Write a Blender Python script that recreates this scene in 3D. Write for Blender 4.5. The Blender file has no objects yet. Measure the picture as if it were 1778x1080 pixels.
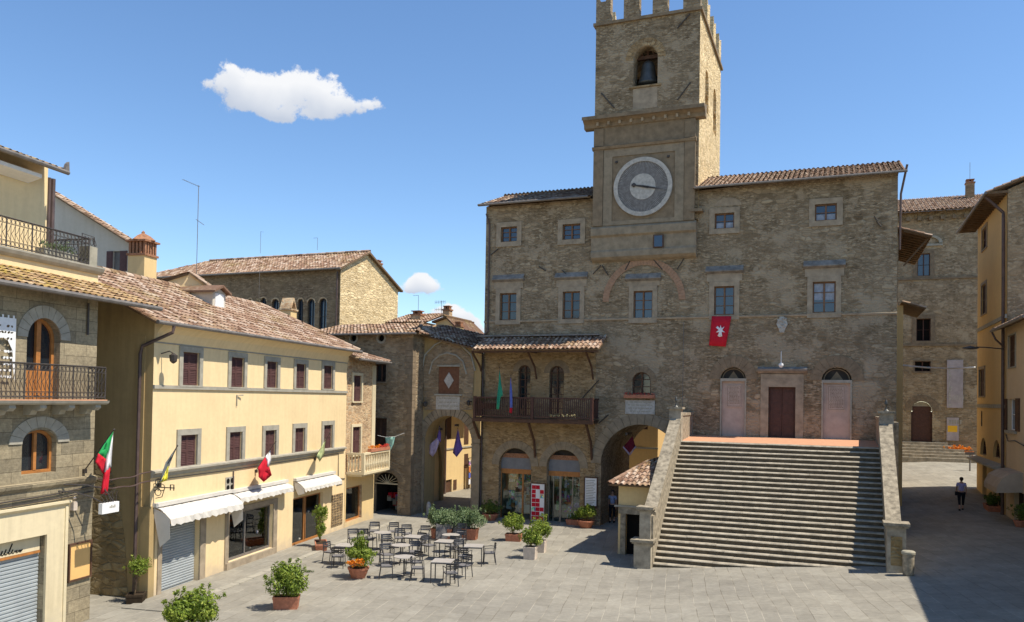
import bpy, bmesh, math, random
from mathutils import Vector, Matrix
from mathutils.geometry import tessellate_polygon
random.seed(7)
sc = bpy.context.scene
C = sc.collection
rad = math.radians; pi = math.pi
# ---------------------------------------------------------------- camera
FPX, CX, CY, PITCH, ROLL, EYE = 1400., 889., 663., rad(1.2), .017, 6.5
cam = bpy.data.objects.new('camera', bpy.data.cameras.new('camera')); C.objects.link(cam)
cam.data.sensor_width = 36; cam.data.lens = FPX*36/1778
cam.data.shift_x = 0; cam.data.shift_y = (CY-540)/1778
cam.data.clip_start = .1; cam.data.clip_end = 3000
CM = Matrix.Rotation(pi/2+PITCH, 3, 'X') @ Matrix.Rotation(ROLL, 3, 'Z')
cam.matrix_world = Matrix.Translation((0, 0, EYE)) @ CM.to_4x4()
sc.camera = cam
EYEV = Vector((0, 0, EYE))
def ray(x, y): return CM @ Vector(((x-CX)/FPX, -(y-CY)/FPX, -1))
# ---------------------------------------------------------------- frames (local x along a facade, y into it, z up)
class Fr:
    def __init__(s, O, deg):
        s.O = Vector((O[0], O[1], 0)); s.a = rad(deg)
        s.u = Vector((math.cos(s.a), math.sin(s.a), 0)); s.n = Vector((math.sin(s.a), -math.cos(s.a), 0))
    def p(s, x, y, w=0):               # picture point -> (u, z) on the plane standing w in front of the facade
        d = ray(x, y); t = ((s.O+s.n*w-EYEV).dot(s.n))/d.dot(s.n); q = EYEV+d*t
        return ((q-s.O).dot(s.u), q.z)
    def W(s, u, w, z=0): return s.O+s.u*u+s.n*w+Vector((0, 0, z))
    def uw(s, q): d = q-s.O; return d.dot(s.u), d.dot(s.n)
PAL = Fr((-1.58, 44.43), -21.8)
YEL = Fr((-11.365, 25.54), 77)
STN = Fr((-11.96, 23.18), 76)
_o = PAL.W(26, 0); ROW = Fr((_o.x, _o.y), -111.8)     # right row, u grows towards the viewer
def gz(q):                                             # height of the ground
    u, w = PAL.uw(Vector((q[0], q[1], 0)))
    z = .08*min(max(u-11.3, 0), 13.5)
    if u > 14: z += .066*max(0, -w-8)*min(1, (u-14)/5)
    return min(z, 4)
def gp(x, y, h=0):                                     # picture point -> point h above the ground
    z = h
    for i in range(40):
        d = ray(x, y); t = (z-EYE)/d.z; q = EYEV+d*t; z = .5*z+.5*(gz(q)+h)
    return q
# ---------------------------------------------------------------- light
KU, KW = .60, .03
tosun = (PAL.u*KU - PAL.n*KW + Vector((0, 0, 1))).normalized()
sun = bpy.data.objects.new('sun', bpy.data.lights.new('sun', 'SUN')); C.objects.link(sun)
sun.data.energy = 4.8; sun.data.angle = rad(.5); sun.data.color = (1, .93, .82)
sun.rotation_euler = tosun.to_track_quat('Z', 'Y').to_euler()
wd = bpy.data.worlds.new('World'); sc.world = wd; wd.use_nodes = True
wn, wl = wd.node_tree.nodes, wd.node_tree.links; wn.clear()
def WN(t, **k):
    n = wn.new(t)
    for a, b in k.items(): setattr(n, a, b)
    return n
sky = WN('ShaderNodeTexSky', sky_type='NISHITA', sun_disc=False)
sky.sun_elevation = math.asin(tosun.z); sky.sun_rotation = math.atan2(tosun.x, tosun.y)
sky.air_density = 1.0; sky.dust_density = .05; sky.ozone_density = 3.6; sky.altitude = 300
tc = WN('ShaderNodeTexCoord')
def wmath(op, a, b=None, c=None, clamp=False):
    n = WN('ShaderNodeMath', operation=op, use_clamp=clamp)
    for i, v in enumerate((a, b, c)):
        if v is None: continue
        if isinstance(v, (int, float)): n.inputs[i].default_value = v
        else: wl.new(v, n.inputs[i])
    return n.outputs[0]
nz = WN('ShaderNodeTexNoise'); nz.inputs['Scale'].default_value = 34; nz.inputs['Detail'].default_value = 12; nz.inputs['Roughness'].default_value = .68
wl.new(tc.outputs['Generated'], nz.inputs['Vector'])
nz2 = WN('ShaderNodeTexNoise'); nz2.inputs['Scale'].default_value = 11; nz2.inputs['Detail'].default_value = 4
wl.new(tc.outputs['Generated'], nz2.inputs['Vector'])
def cloud_field(blobs):
    # blobs: (px, py, rx, ry, strength) ellipses of cloud seen in the sky, as directions
    acc = None; vert = None
    for (bx, by, rx, ry, st) in blobs:
        d = ray(bx, by).normalized(); r = Vector((d.y, -d.x, 0)).normalized(); up = r.cross(d).normalized()
        def dot(v):
            n = WN('ShaderNodeVectorMath', operation='DOT_PRODUCT'); wl.new(tc.outputs['Generated'], n.inputs[0]); n.inputs[1].default_value = v; return n.outputs['Value']
        k = ray(bx, by).length*FPX
        a = wmath('MULTIPLY', dot(r), k/(rx*1.38)); b = wmath('MULTIPLY', dot(up), k/(ry*1.38))
        q = wmath('ADD', wmath('MULTIPLY', a, a), wmath('MULTIPLY', b, b))
        g = wmath('MULTIPLY', wmath('POWER', 2.718, wmath('MULTIPLY', q, -1.0)), st)
        g = wmath('MULTIPLY', g, wmath('GREATER_THAN', dot(d), .5))
        acc = g if acc is None else wmath('ADD', acc, g)
        vb = wmath('MULTIPLY', g, b); vert = vb if vert is None else wmath('ADD', vert, vb)
    return acc, vert
BL = [(402,136,25,22,1.1),(376,148,20,9,.8),(428,158,26,22,1),(462,162,30,24,1),(500,152,26,24,1.1),(543,152,30,24,1.1),(520,178,46,18,1),(582,166,30,22,1),(493,199,24,11,.8),(470,185,30,12,.7),(612,184,26,12,.8),
      (640,186,14,8,.55),(672,186,13,6,.5),(655,173,8,11,.5),(580,128,10,5,.42),(352,160,12,6,.3),
      (708,498,14,9,1),(722,485,15,12,1.1),(742,488,15,12,1.1),(752,498,12,9,.9),(696,500,10,5,.6),
      (785,548,18,14,1.1),(800,560,22,15,1.1),(770,552,18,10,.8),(822,574,20,11,.9),(760,540,14,8,.6),
      (823,507,12,5,.6),(945,262,9,4,.5)]
acc, vert = cloud_field(BL)
acs = wmath('SUBTRACT', 1.0, wmath('POWER', 2.718, wmath('MULTIPLY', wmath('MULTIPLY', acc, acc), -1.5)))
nz3 = WN('ShaderNodeTexNoise'); nz3.inputs['Scale'].default_value = 17; nz3.inputs['Detail'].default_value = 3; wl.new(tc.outputs['Generated'], nz3.inputs['Vector'])
fld = wmath('ADD', wmath('MULTIPLY', acs, 1.3), wmath('ADD', wmath('MULTIPLY', wmath('SUBTRACT', nz.outputs[0], .5), 3.0), wmath('MULTIPLY', wmath('SUBTRACT', nz3.outputs[0], .5), 1.9)))
fld = wmath('MULTIPLY', fld, wmath('MULTIPLY', acc, 6, clamp=True))
mr = WN('ShaderNodeMapRange', interpolation_type='SMOOTHSTEP'); wl.new(fld, mr.inputs[0]); mr.inputs[1].default_value = .62; mr.inputs[2].default_value = 1.12
bt = wmath('ADD', wmath('MULTIPLY', wmath('DIVIDE', vert, wmath('ADD', acc, .05)), .35), wmath('MULTIPLY', nz2.outputs[0], .9))
cr = WN('ShaderNodeValToRGB'); wl.new(bt, cr.inputs[0])
cr.color_ramp.elements[0].position = .15; cr.color_ramp.elements[0].color = (.42, .47, .56, 1)
cr.color_ramp.elements[1].position = .62; cr.color_ramp.elements[1].color = (.70, .71, .73, 1)
SKYS = .135
bg1 = WN('ShaderNodeBackground'); bg1.inputs[1].default_value = SKYS; hs = WN('ShaderNodeHueSaturation'); hs.inputs['Saturation'].default_value = 1.08; hs.inputs['Value'].default_value = 1.06; wl.new(sky.outputs[0], hs.inputs['Color']); wl.new(hs.outputs[0], bg1.inputs[0])
bg2 = WN('ShaderNodeBackground'); bg2.inputs[1].default_value = 1.0; wl.new(cr.outputs[0], bg2.inputs[0])
mx = WN('ShaderNodeMixShader'); wl.new(mr.outputs[0], mx.inputs[0]); wl.new(bg1.outputs[0], mx.inputs[1]); wl.new(bg2.outputs[0], mx.inputs[2])
wo = WN('ShaderNodeOutputWorld'); wl.new(mx.outputs[0], wo.inputs[0])
vs = sc.view_settings; vs.view_transform = 'Standard'; vs.look = 'None'; vs.exposure = 0.42; vs.gamma = 1
sc.render.engine = 'CYCLES'; sc.cycles.max_bounces = 6; sc.cycles.transparent_max_bounces = 8
# ---------------------------------------------------------------- materials
MATS = {}
def newmat(name):
    m = bpy.data.materials.new(name); m.use_nodes = True; nt = m.node_tree
    b = nt.nodes['Principled BSDF']; MATS[name] = m
    class K: pass
    k = K(); k.m = m; k.nt = nt; k.b = b
    def N(t, ins=None, **kw):
        n = nt.nodes.new(t)
        for a, v in kw.items(): setattr(n, a, v)
        for a, v in (ins or {}).items():
            if hasattr(v, 'is_output'): nt.links.new(v, n.inputs[a])
            else: n.inputs[a].default_value = v
        return n
    k.N = N; k.L = nt.links.new
    k.math = lambda op, a, b=0., clamp=False: N('ShaderNodeMath', {0: a, 1: b}, operation=op, use_clamp=clamp).outputs[0]
    k.mix = lambda f, a, b, bt='MIX': N('ShaderNodeMix', {0: f, 6: a, 7: b}, data_type='RGBA', blend_type=bt).outputs[2]
    def coords(sx=1, sz=1, warp=0.):       # wall coordinates in metres: (x+y, z)
        t = N('ShaderNodeTexCoord').outputs['Object']; s = N('ShaderNodeSeparateXYZ', {0: t})
        u = k.math('MULTIPLY', k.math('ADD', s.outputs[0], s.outputs[1]), sx); v = k.math('MULTIPLY', s.outputs[2], sz)
        o = N('ShaderNodeCombineXYZ', {0: u, 1: v, 2: 0.}).outputs[0]
        if warp:
            n = N('ShaderNodeTexNoise', {'Vector': o, 'Scale': .9, 'Detail': 2.}).outputs['Color']
            n = N('ShaderNodeVectorMath', {0: n, 1: (.5, .5, .5)}, operation='SUBTRACT').outputs[0]
            n = N('ShaderNodeVectorMath', {0: n, 3: warp}, operation='SCALE').outputs[0]
            o = N('ShaderNodeVectorMath', {0: o, 1: n}, operation='ADD').outputs[0]
        return o
    k.coords = coords
    k.obj = lambda: N('ShaderNodeTexCoord').outputs['Object']
    k.noise = lambda v, s, d=5., r=.55: N('ShaderNodeTexNoise', {'Vector': v, 'Scale': s, 'Detail': d, 'Roughness': r}).outputs[0]
    def ramp(f, *st):
        r = N('ShaderNodeValToRGB', {0: f}); e = r.color_ramp.elements
        while len(e) < len(st): e.new(.5)
        for i, (p, c) in enumerate(st): e[i].position = p; e[i].color = (*c, 1) if len(c) == 3 else c
        return r.outputs[0]
    k.ramp = ramp
    def bump(h, st=.3, d=.03): k.L(N('ShaderNodeBump', {'Height': h, 'Strength': st, 'Distance': d}).outputs[0], b.inputs['Normal'])
    k.bump = bump
    def out(col, rough=.85, spec=.3):
        if hasattr(col, 'is_output'): k.L(col, b.inputs['Base Color'])
        else: b.inputs['Base Color'].default_value = (*col, 1)
        if hasattr(rough, 'is_output'): k.L(rough, b.inputs['Roughness'])
        else: b.inputs['Roughness'].default_value = rough
        b.inputs['Specular IOR Level'].default_value = spec
        return m
    k.out = out
    return k
def mul(c, f): return tuple(x*f for x in c)
def stone(name, dark, mid, light, mortar, sx=2.6, sz=6.5, patch=.5, patchcol=None, plaster=0., bump=.5, moss=None):
    k = newmat(name); v = k.coords(warp=.25)
    vs_ = k.N('ShaderNodeVectorMath', {0: v, 1: (sx, sz, 1)}, operation='MULTIPLY').outputs[0]
    vo = k.N('ShaderNodeTexVoronoi', {'Vector': vs_, 'Scale': 1., 'Randomness': .85})
    ed = k.N('ShaderNodeTexVoronoi', {'Vector': vs_, 'Scale': 1., 'Randomness': .85}, feature='DISTANCE_TO_EDGE').outputs['Distance']
    rnd = k.N('ShaderNodeSeparateColor', {0: vo.outputs['Color']}).outputs[0]
    vb = k.N('ShaderNodeVectorMath', {0: v, 1: (sx*.5, sz*.42, 1)}, operation='MULTIPLY').outputs[0]      # patches laid in larger blocks
    vo2 = k.N('ShaderNodeTexVoronoi', {'Vector': vb, 'Scale': 1., 'Randomness': .7}); ed2 = k.N('ShaderNodeTexVoronoi', {'Vector': vb, 'Scale': 1., 'Randomness': .7}, feature='DISTANCE_TO_EDGE').outputs['Distance']
    mk = k.ramp(k.noise(k.N('ShaderNodeVectorMath', {0: v, 1: (1, 2.2, 1)}, operation='MULTIPLY').outputs[0], .38, 5., .65), (.50, (0, 0, 0)), (.56, (1, 1, 1)))
    rnd = k.N('ShaderNodeMix', {0: mk, 2: rnd, 3: k.N('ShaderNodeSeparateColor', {0: vo2.outputs['Color']}).outputs[0]}).outputs[0]
    ed = k.N('ShaderNodeMix', {0: mk, 2: ed, 3: ed2}).outputs[0]
    fine = k.noise(v, 14., 6., .7)
    f = k.math('ADD', k.math('MULTIPLY', rnd, .6), k.math('MULTIPLY', fine, .5))
    col = k.ramp(f, (.22, dark), (.52, mid), (.88, light))
    big = k.noise(v, .45, 5., .6)
    col = k.mix(k.math('MULTIPLY', k.ramp(big, (.38, (0, 0, 0)), (.66, (1, 1, 1))), patch), col, (*(patchcol or mul(mid, 1.35)), 1))
    big2 = k.noise(k.N('ShaderNodeVectorMath', {0: v, 1: (13.1, 4.7, 0)}, operation='ADD').outputs[0], 1.1, 6., .65)
    col = k.mix(k.math('MULTIPLY', k.ramp(big2, (.5, (0, 0, 0)), (.68, (1, 1, 1))), .55), col, (*mul(dark, .85), 1))
    edm = k.ramp(ed, (.02, (1, 1, 1)), (.12, (0, 0, 0)))
    col = k.mix(k.math('MULTIPLY', edm, .7), col, (*mortar, 1))
    if plaster:
        pl = k.ramp(k.math('ADD', k.math('MULTIPLY', k.noise(v, .6, 6., .6), .85), k.math('MULTIPLY', k.noise(v, 5., 4.), .15)), (.56-.1*plaster, (0, 0, 0)), (.6-.06*plaster, (1, 1, 1)))
        col = k.mix(k.math('MULTIPLY', pl, .8), col, (*(patchcol or light), 1))
    h = k.math('ADD', k.math('MULTIPLY', k.ramp(ed, (0., (0, 0, 0)), (.18, (1, 1, 1))), .8), k.math('MULTIPLY', fine, .7))
    k.bump(k.math('ADD', h, k.math('MULTIPLY', rnd, .5)), bump, .05)
    return k.out(col, .9, .2)
def ashlar(name, c1, c2, mortar, bw=.8, bh=.34, bump=.35):
    k = newmat(name); v = k.coords(warp=.02)
    br = k.N('ShaderNodeTexBrick', {'Vector': v, 'Color1': (*c1, 1), 'Color2': (*c2, 1), 'Mortar': (*mortar, 1), 'Scale': 1., 'Mortar Size': .008, 'Mortar Smooth': .4, 'Bias': 0., 'Brick Width': bw, 'Row Height': bh})
    br.offset_frequency = 2; br.squash = 1.4; br.squash_frequency = 3
    fine = k.noise(v, 9., 8., .7); big = k.noise(v, .8, 4.)
    col = k.mix(.8, br.outputs[0], k.ramp(fine, (.25, (.45, .43, .4)), (.75, (1.25, 1.22, 1.15))), 'MULTIPLY')
    col = k.mix(.6, col, k.ramp(big, (.3, (.6, .58, .55)), (.7, (1.15, 1.12, 1.05))), 'MULTIPLY')
    strat = k.noise(k.N('ShaderNodeVectorMath', {0: v, 1: (1.2, 22, 1)}, operation='MULTIPLY').outputs[0], 1.2, 5., .7)
    col = k.mix(.5, col, k.ramp(strat, (.35, (.72, .7, .66)), (.65, (1.15, 1.14, 1.1))), 'MULTIPLY')
    k.bump(k.math('ADD', k.math('MULTIPLY', br.outputs[1], -1.), fine), bump, .04)
    return k.out(col, .9, .2)
def plaster(name, base, stain, amt=.35, low=None):
    k = newmat(name); v = k.coords()
    a = k.noise(v, .5, 6., .6); st = k.noise(k.N('ShaderNodeVectorMath', {0: v, 1: (3.5, .25, 1)}, operation='MULTIPLY').outputs[0], 1.4, 5., .6)
    f = k.math('MULTIPLY', k.ramp(k.math('ADD', k.math('MULTIPLY', a, .55), k.math('MULTIPLY', st, .45)), (.44, (0, 0, 0)), (.66, (1, 1, 1))), amt)
    col = k.mix(f, (*base, 1), (*stain, 1))
    col = k.mix(.35, col, k.ramp(k.noise(v, 6., 8., .65), (.3, (.84, .83, .8)), (.7, (1.08, 1.08, 1.06))), 'MULTIPLY')
    if low:      # splashed, worn band just above the ground (dirt with its own shape)
        z = k.N('ShaderNodeSeparateXYZ', {0: k.obj()}).outputs[2]
        g = k.ramp(k.math('ADD', k.math('MULTIPLY', z, .55), k.math('MULTIPLY', k.noise(v, 1.8, 6., .65), .9)), (.45, (1, 1, 1)), (.8, (0, 0, 0)))
        col = k.mix(k.math('MULTIPLY', g, .75), col, (*low, 1))
    k.bump(k.noise(v, 22., 6., .6), .15, .01)
    return k.out(col, .9, .2)
def plain(name, c, rough=.7, spec=.3, var=.25, sc_=8., metal=0.):
    k = newmat(name); v = k.obj()
    col = k.mix(1., (*c, 1), k.ramp(k.noise(v, sc_, 6., .6), (.3, (1-var,)*3), (.7, (1+var*.6,)*3)), 'MULTIPLY')
    k.b.inputs['Metallic'].default_value = metal
    k.bump(k.noise(v, sc_*3, 4.), .1, .01)
    return k.out(col, rough, spec)
def tile_mat(name, stops, lichen=(.30, .24, .07), lam=.35, pale=(.5, .42, .33)):
    k = newmat(name); t = k.N('ShaderNodeAttribute', attribute_name='tint').outputs['Fac']; v = k.obj()
    col = k.ramp(t, *stops); n = k.noise(v, 9., 6., .65); big = k.noise(v, .7, 4.)
    col = k.mix(.55, col, k.ramp(n, (.3, (.55, .52, .5)), (.7, (1.25, 1.22, 1.2))), 'MULTIPLY')
    col = k.mix(k.math('MULTIPLY', k.ramp(k.math('ADD', k.math('MULTIPLY', big, .5), k.math('MULTIPLY', n, .5)), (.5, (0, 0, 0)), (.62, (1, 1, 1))), lam), col, (*lichen, 1))
    col = k.mix(k.math('MULTIPLY', k.ramp(k.noise(v, 3.3, 5., .7), (.55, (0, 0, 0)), (.7, (1, 1, 1))), .4), col, (*pale, 1))
    k.bump(n, .3, .02)
    return k.out(col, .9, .15)
def glassmat(name, col=(.015, .02, .025), rough=.06, spec=.9):
    k = newmat(name); v = k.obj()
    k.bump(k.noise(v, 1.6, 2.), .06, .05)
    return k.out(col, rough, spec)
def shopglass(name):
    k = newmat(name); nt = k.nt
    g = k.N('ShaderNodeBsdfGlossy', {'Color': (.9, .95, 1, 1), 'Roughness': .02}); t = k.N('ShaderNodeBsdfTransparent', {'Color': (.86, .92, .9, 1)})
    fr = k.N('ShaderNodeFresnel', {'IOR': 1.5}).outputs[0]
    m = k.N('ShaderNodeMixShader', {0: k.math('ADD', fr, .03), 1: t.outputs[0], 2: g.outputs[0]})
    k.L(m.outputs[0], nt.nodes['Material Output'].inputs[0]); return k.m
def leafmat(name, a, b, c):
    k = newmat(name); t = k.N('ShaderNodeAttribute', attribute_name='tint').outputs['Fac']
    col = k.ramp(t, (.0, a), (.55, b), (1., c)); k.out(col, .55, .35)
    tr = k.N('ShaderNodeBsdfTranslucent', {'Color': col}); m = k.N('ShaderNodeMixShader', {0: .3, 1: k.b.outputs[0], 2: tr.outputs[0]})
    k.L(m.outputs[0], k.nt.nodes['Material Output'].inputs[0]); return k.m
def goods(name, scale=5., sat=1.):
    k = newmat(name); v = k.coords()
    vo = k.N('ShaderNodeTexVoronoi', {'Vector': k.N('ShaderNodeVectorMath', {0: v, 1: (scale, scale*.8, 1)}, operation='MULTIPLY').outputs[0], 'Scale': 1.}, distance='CHEBYCHEV')
    h = k.N('ShaderNodeHueSaturation', {'Color': vo.outputs['Color'], 'Saturation': sat, 'Value': 1.15, 'Fac': 1.}).outputs[0]
    n = k.noise(v, 11., 5., .7)
    return k.out(k.mix(.7, h, k.ramp(n, (.35, (.08, .07, .06)), (.65, (1, 1, 1))), 'MULTIPLY'), .7, .3)

M = {}
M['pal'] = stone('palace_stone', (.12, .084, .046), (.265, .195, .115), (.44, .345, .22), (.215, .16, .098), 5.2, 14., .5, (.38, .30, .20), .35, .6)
M['palbrick'] = stone('palace_ochre_brick', (.16, .10, .045), (.31, .205, .10), (.45, .32, .17), (.30, .22, .125), 5., 13., .3, (.36, .26, .14), 0, .4)
M['lit'] = stone('sunlit_rubble', (.34, .235, .11), (.68, .51, .27), (.84, .67, .40), (.60, .46, .26), 4., 10., .3, None, 0, .8)  # lighter stone for sun-facing walls, sunlight painted into its colour
M['dress'] = plain('dressed_sandstone', (.345, .275, .19), .85, .2, .3, 3.)
M['dressd'] = plain('dark_dressed_stone', (.235, .175, .11), .85, .2, .3, 3.)
M['serena'] = plain('grey_sandstone', (.36, .33, .26), .85, .2, .2, 4.)
M['slate'] = plain('weathered_capping', (.235, .21, .18), .8, .2, .45, 3.)
M['pinkarch'] = plain('pink_brick_ring', (.37, .225, .14), .9, .1, .2, 5.)
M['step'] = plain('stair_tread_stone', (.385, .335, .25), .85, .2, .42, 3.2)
M['riser'] = plain('shaded_riser_stone', (.125, .10, .066), .9, .15, .4, 5.)  # shade on the risers painted in as a darker stone colour
M['woodw'] = plain('brown_window_timber', (.19, .095, .045), .6, .35, .25, 7.)
M['clockst'] = plain('clock_storey_stone', (.285, .225, .15), .85, .2, .3, 2.5)
M['parapet'] = plain('parapet_stone', (.33, .28, .20), .9, .2, .55, 5.5)
M['hall'] = stone('hall_brown_brick', (.11, .07, .04), (.22, .145, .085), (.33, .24, .15), (.20, .15, .09), 4., 12., .5, (.34, .25, .14), 0, .4)
M['gate'] = stone('gate_rubble', (.15, .105, .06), (.29, .21, .125), (.44, .34, .21), (.27, .215, .14), 3.6, 9., .5, (.34, .24, .145), 0, .6)
M['backpal'] = stone('back_palace_stone', (.16, .115, .065), (.32, .235, .14), (.46, .36, .23), (.27, .21, .13), 4., 9., .4, None, .1, .5)
M['capbrick'] = plain('weathered_cap_brick', (.34, .17, .095), .9, .1, .4, 12.)
M['redbrick'] = stone('warm_brick', (.26, .15, .08), (.50, .32, .17), (.66, .48, .28), (.5, .42, .28), 5., 14., .3, None, 0, .4)
M['ash'] = ashlar('ashlar_blocks', (.42, .36, .25), (.27, .235, .17), (.16, .135, .095))
M['rough'] = stone('rough_ochre_masonry', (.20, .14, .06), (.33, .235, .115), (.44, .34, .18), (.28, .205, .10), 2.4, 5., .5, (.36, .26, .12), 0, .9)
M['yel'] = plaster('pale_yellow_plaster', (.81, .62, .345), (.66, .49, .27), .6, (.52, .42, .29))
M['yel2'] = plaster('warm_yellow_plaster', (.72, .53, .26), (.60, .43, .21), .5, (.5, .4, .26))
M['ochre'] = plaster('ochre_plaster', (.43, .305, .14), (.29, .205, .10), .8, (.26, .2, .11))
M['grey'] = plaster('pale_grey_plaster', (.58, .52, .43), (.45, .40, .30), .6)
M['cream'] = plaster('cream_plaster', (.60, .46, .29), (.48, .37, .24), .5, (.4, .33, .24))
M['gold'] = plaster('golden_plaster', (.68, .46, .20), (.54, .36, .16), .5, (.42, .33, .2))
M['trimy'] = plaster('shopfront_cream_stone', (.70, .59, .38), (.50, .42, .27), .75, (.50, .43, .30))
M['dryflower'] = plain('dry_blossom', (.50, .42, .22), .9, .1, .4, 20.)
TS = ((.0, (.15, .085, .055)), (.35, (.29, .175, .115)), (.7, (.40, .275, .19)), (1., (.54, .43, .335)))
M['tile'] = tile_mat('roof_tiles', TS)
M['tiley'] = tile_mat('lichened_roof_tiles', ((0, (.17, .10, .05)), (.4, (.33, .2, .105)), (.75, (.44, .3, .16)), (1, (.56, .42, .26))), (.42, .31, .05), .75)
M['tileb'] = tile_mat('brown_roof_tiles', ((0, (.20, .12, .08)), (.4, (.34, .22, .145)), (.75, (.46, .33, .235)), (1, (.58, .46, .35))), (.25, .2, .1), .3)
M['wood'] = plain('dark_timber', (.10, .05, .028), .7, .3, .35, 7.)
M['woodm'] = plain('orange_timber', (.42, .17, .045), .5, .4, .25, 7.)
M['woodred'] = plain('red_brown_timber', (.085, .036, .024), .6, .35, .3, 6.)
M['beam'] = plain('eave_timber', (.17, .11, .06), .8, .2, .35, 5.)
M['shut'] = plain('maroon_shutter_paint', (.105, .05, .045), .6, .3, .2, 5.)
M['iron'] = plain('wrought_iron', (.055, .045, .038), .5, .4, .3, 9.)
M['pipe'] = plain('copper_brown_pipe', (.10, .065, .055), .5, .4, .3, 4.)
M['gutter'] = plain('lead_gutter', (.17, .15, .13), .55, .4, .3, 4.)
M['grillem'] = plain('grey_roller_steel', (.40, .43, .43), .45, .5, .12, 2., .2)
M['glass'] = glassmat('window_glass'); M['glassblue'] = glassmat('sky_window_glass', (.02, .035, .06), .05, 1.)
M['shopglass'] = shopglass('shop_glass')
M['white'] = plain('white_paint', (.78, .77, .74), .7, .3, .1, 4.)
M['marble'] = plain('veined_marble', (.46, .425, .365), .6, .3, .3, 7.)
M['pinkish'] = plain('pink_beige_panel', (.47, .37, .30), .85, .2, .14, 3.)
M['awn'] = plain('white_canvas', (.60, .56, .49), .9, .1, .1, 2.)
M['awnb'] = plain('beige_canvas', (.42, .34, .25), .9, .1, .15, 2.)
M['terra'] = plain('terracotta', (.46, .185, .105), .85, .2, .28, 9.)
M['terrapale'] = plain('pale_stone_pot', (.60, .50, .40), .85, .2, .2, 6.)
M['soil'] = plain('potting_soil', (.05, .035, .022), .95, .1, .3, 12.)
M['curtain'] = plain('net_curtain', (.34, .37, .42), .8, .3, .3, 6.)
M['panelw'] = plain('gate_panel_wood', (.16, .07, .035), .6, .3, .3, 6.)
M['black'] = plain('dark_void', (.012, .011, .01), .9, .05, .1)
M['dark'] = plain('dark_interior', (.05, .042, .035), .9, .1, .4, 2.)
M['redflag'] = plain('red_cloth', (.52, .02, .035), .9, .1, .12, 4.)
M['whiteflag'] = plain('white_cloth', (.78, .76, .74), .9, .1, .08, 4.)
M['greenflag'] = plain('green_cloth', (.03, .32, .09), .9, .1, .15, 4.)
M['tealflag'] = plain('teal_cloth', (.04, .30, .18), .9, .1, .3, 3.)
M['blueflag'] = plain('blue_cloth', (.12, .16, .50), .9, .1, .2, 3.)
M['purple'] = plain('violet_cloth', (.15, .10, .34), .9, .1, .35, 5.)
M['lilac'] = plain('lilac_cloth', (.46, .37, .50), .9, .1, .25, 5.)
M['greyflag'] = plain('slate_grey_cloth', (.13, .14, .14), .9, .1, .2, 5.)
M['yelflag'] = plain('yellow_cloth', (.80, .70, .08), .9, .1, .15, 4.)
M['mint'] = plain('mint_cloth', (.36, .62, .50), .9, .1, .2, 4.)
M['maroonflag'] = plain('maroon_cloth', (.16, .02, .04), .9, .1, .2, 4.)
M['olive'] = plain('faded_green_cloth', (.42, .46, .22), .9, .1, .35, 9.)
M['bannerw'] = plain('pale_banner_vinyl', (.42, .36, .35), .45, .4, .25, 1.5)
M['orange'] = plain('orange_box', (.62, .20, .06), .7, .3, .2, 3.)
M['yellowp'] = plain('yellow_panel', (.85, .48, .03), .7, .3, .05, 3.)
M['boardo'] = plain('ochre_pin_board', (.78, .47, .17), .7, .2, .1, 2.)
M['blackm'] = plain('charcoal_metal', (.035, .035, .038), .45, .5, .2, 9.)
M['mesh'] = plain('grey_woven_seat', (.17, .16, .155), .8, .2, .3, 20.)
M['tabletop'] = plain('pale_table_top', (.38, .345, .30), .55, .4, .15, 5.)
M['concrete'] = plain('aged_concrete', (.36, .33, .25), .9, .1, .35, 3.)
M['bronze'] = plain('bell_bronze', (.10, .10, .09), .5, .5, .3, 4., .6)
M['slatepl'] = plain('grey_fascia', (.20, .20, .205), .7, .3, .15, 3.)
M['terrace'] = plain('terracotta_paving', (.56, .29, .165), .85, .2, .14, 5.)
M['goods'] = goods('shop_goods', 5., .55); M['goods2'] = goods('shop_goods_colour', 7., .9)
M['inner'] = plain('shop_interior', (.42, .38, .30), .8, .2, .3, 1.)
M['leaf'] = leafmat('green_leaves', (.03, .06, .012), (.10, .16, .02), (.24, .30, .05))
M['leafb'] = leafmat('bright_leaves', (.05, .09, .01), (.19, .26, .025), (.44, .48, .08))
M['leafg'] = leafmat('grey_green_leaves', (.06, .10, .035), (.17, .24, .10), (.38, .45, .24))
M['flower'] = leafmat('orange_flowers', (.55, .10, .01), (.80, .25, .01), (.9, .5, .03))
M['flowerr'] = leafmat('red_flowers', (.45, .02, .02), (.65, .05, .03), (.7, .3, .2))
M['skin'] = plain('skin', (.46, .27, .19), .6, .3, .08, 20.)
M['hair'] = plain('dark_hair', (.03, .018, .012), .6, .4, .3, 30.)
M['shirt'] = plain('lilac_print_shirt', (.42, .40, .68), .9, .1, .4, 22.)
M['shirtw'] = plain('pale_blue_shirt', (.36, .42, .62), .9, .1, .5, 8.)
M['trouser'] = plain('black_trousers', (.02, .02, .024), .9, .1, .2, 9.)
def dial_mat():
    k = newmat('clock_dial'); t = k.obj(); s = k.N('ShaderNodeSeparateXYZ', {0: t})
    a = k.math('MULTIPLY', k.math('ARCTAN2', s.outputs[0], s.outputs[2]), 96/(2*pi)*1.)
    f = k.math('ABSOLUTE', k.math('SUBTRACT', k.math('FRACT', a), .5)); n = k.noise(t, 5., 6., .7)
    col = k.mix(k.math('MULTIPLY', k.ramp(f, (.12, (1, 1, 1)), (.4, (0, 0, 0))), k.ramp(n, (.36, (.2, .2, .2)), (.62, (1, 1, 1)))), (.12, .11, .10, 1), (.31, .29, .265, 1))
    return k.out(col, .8, .2)
M['dial'] = dial_mat()
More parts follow.
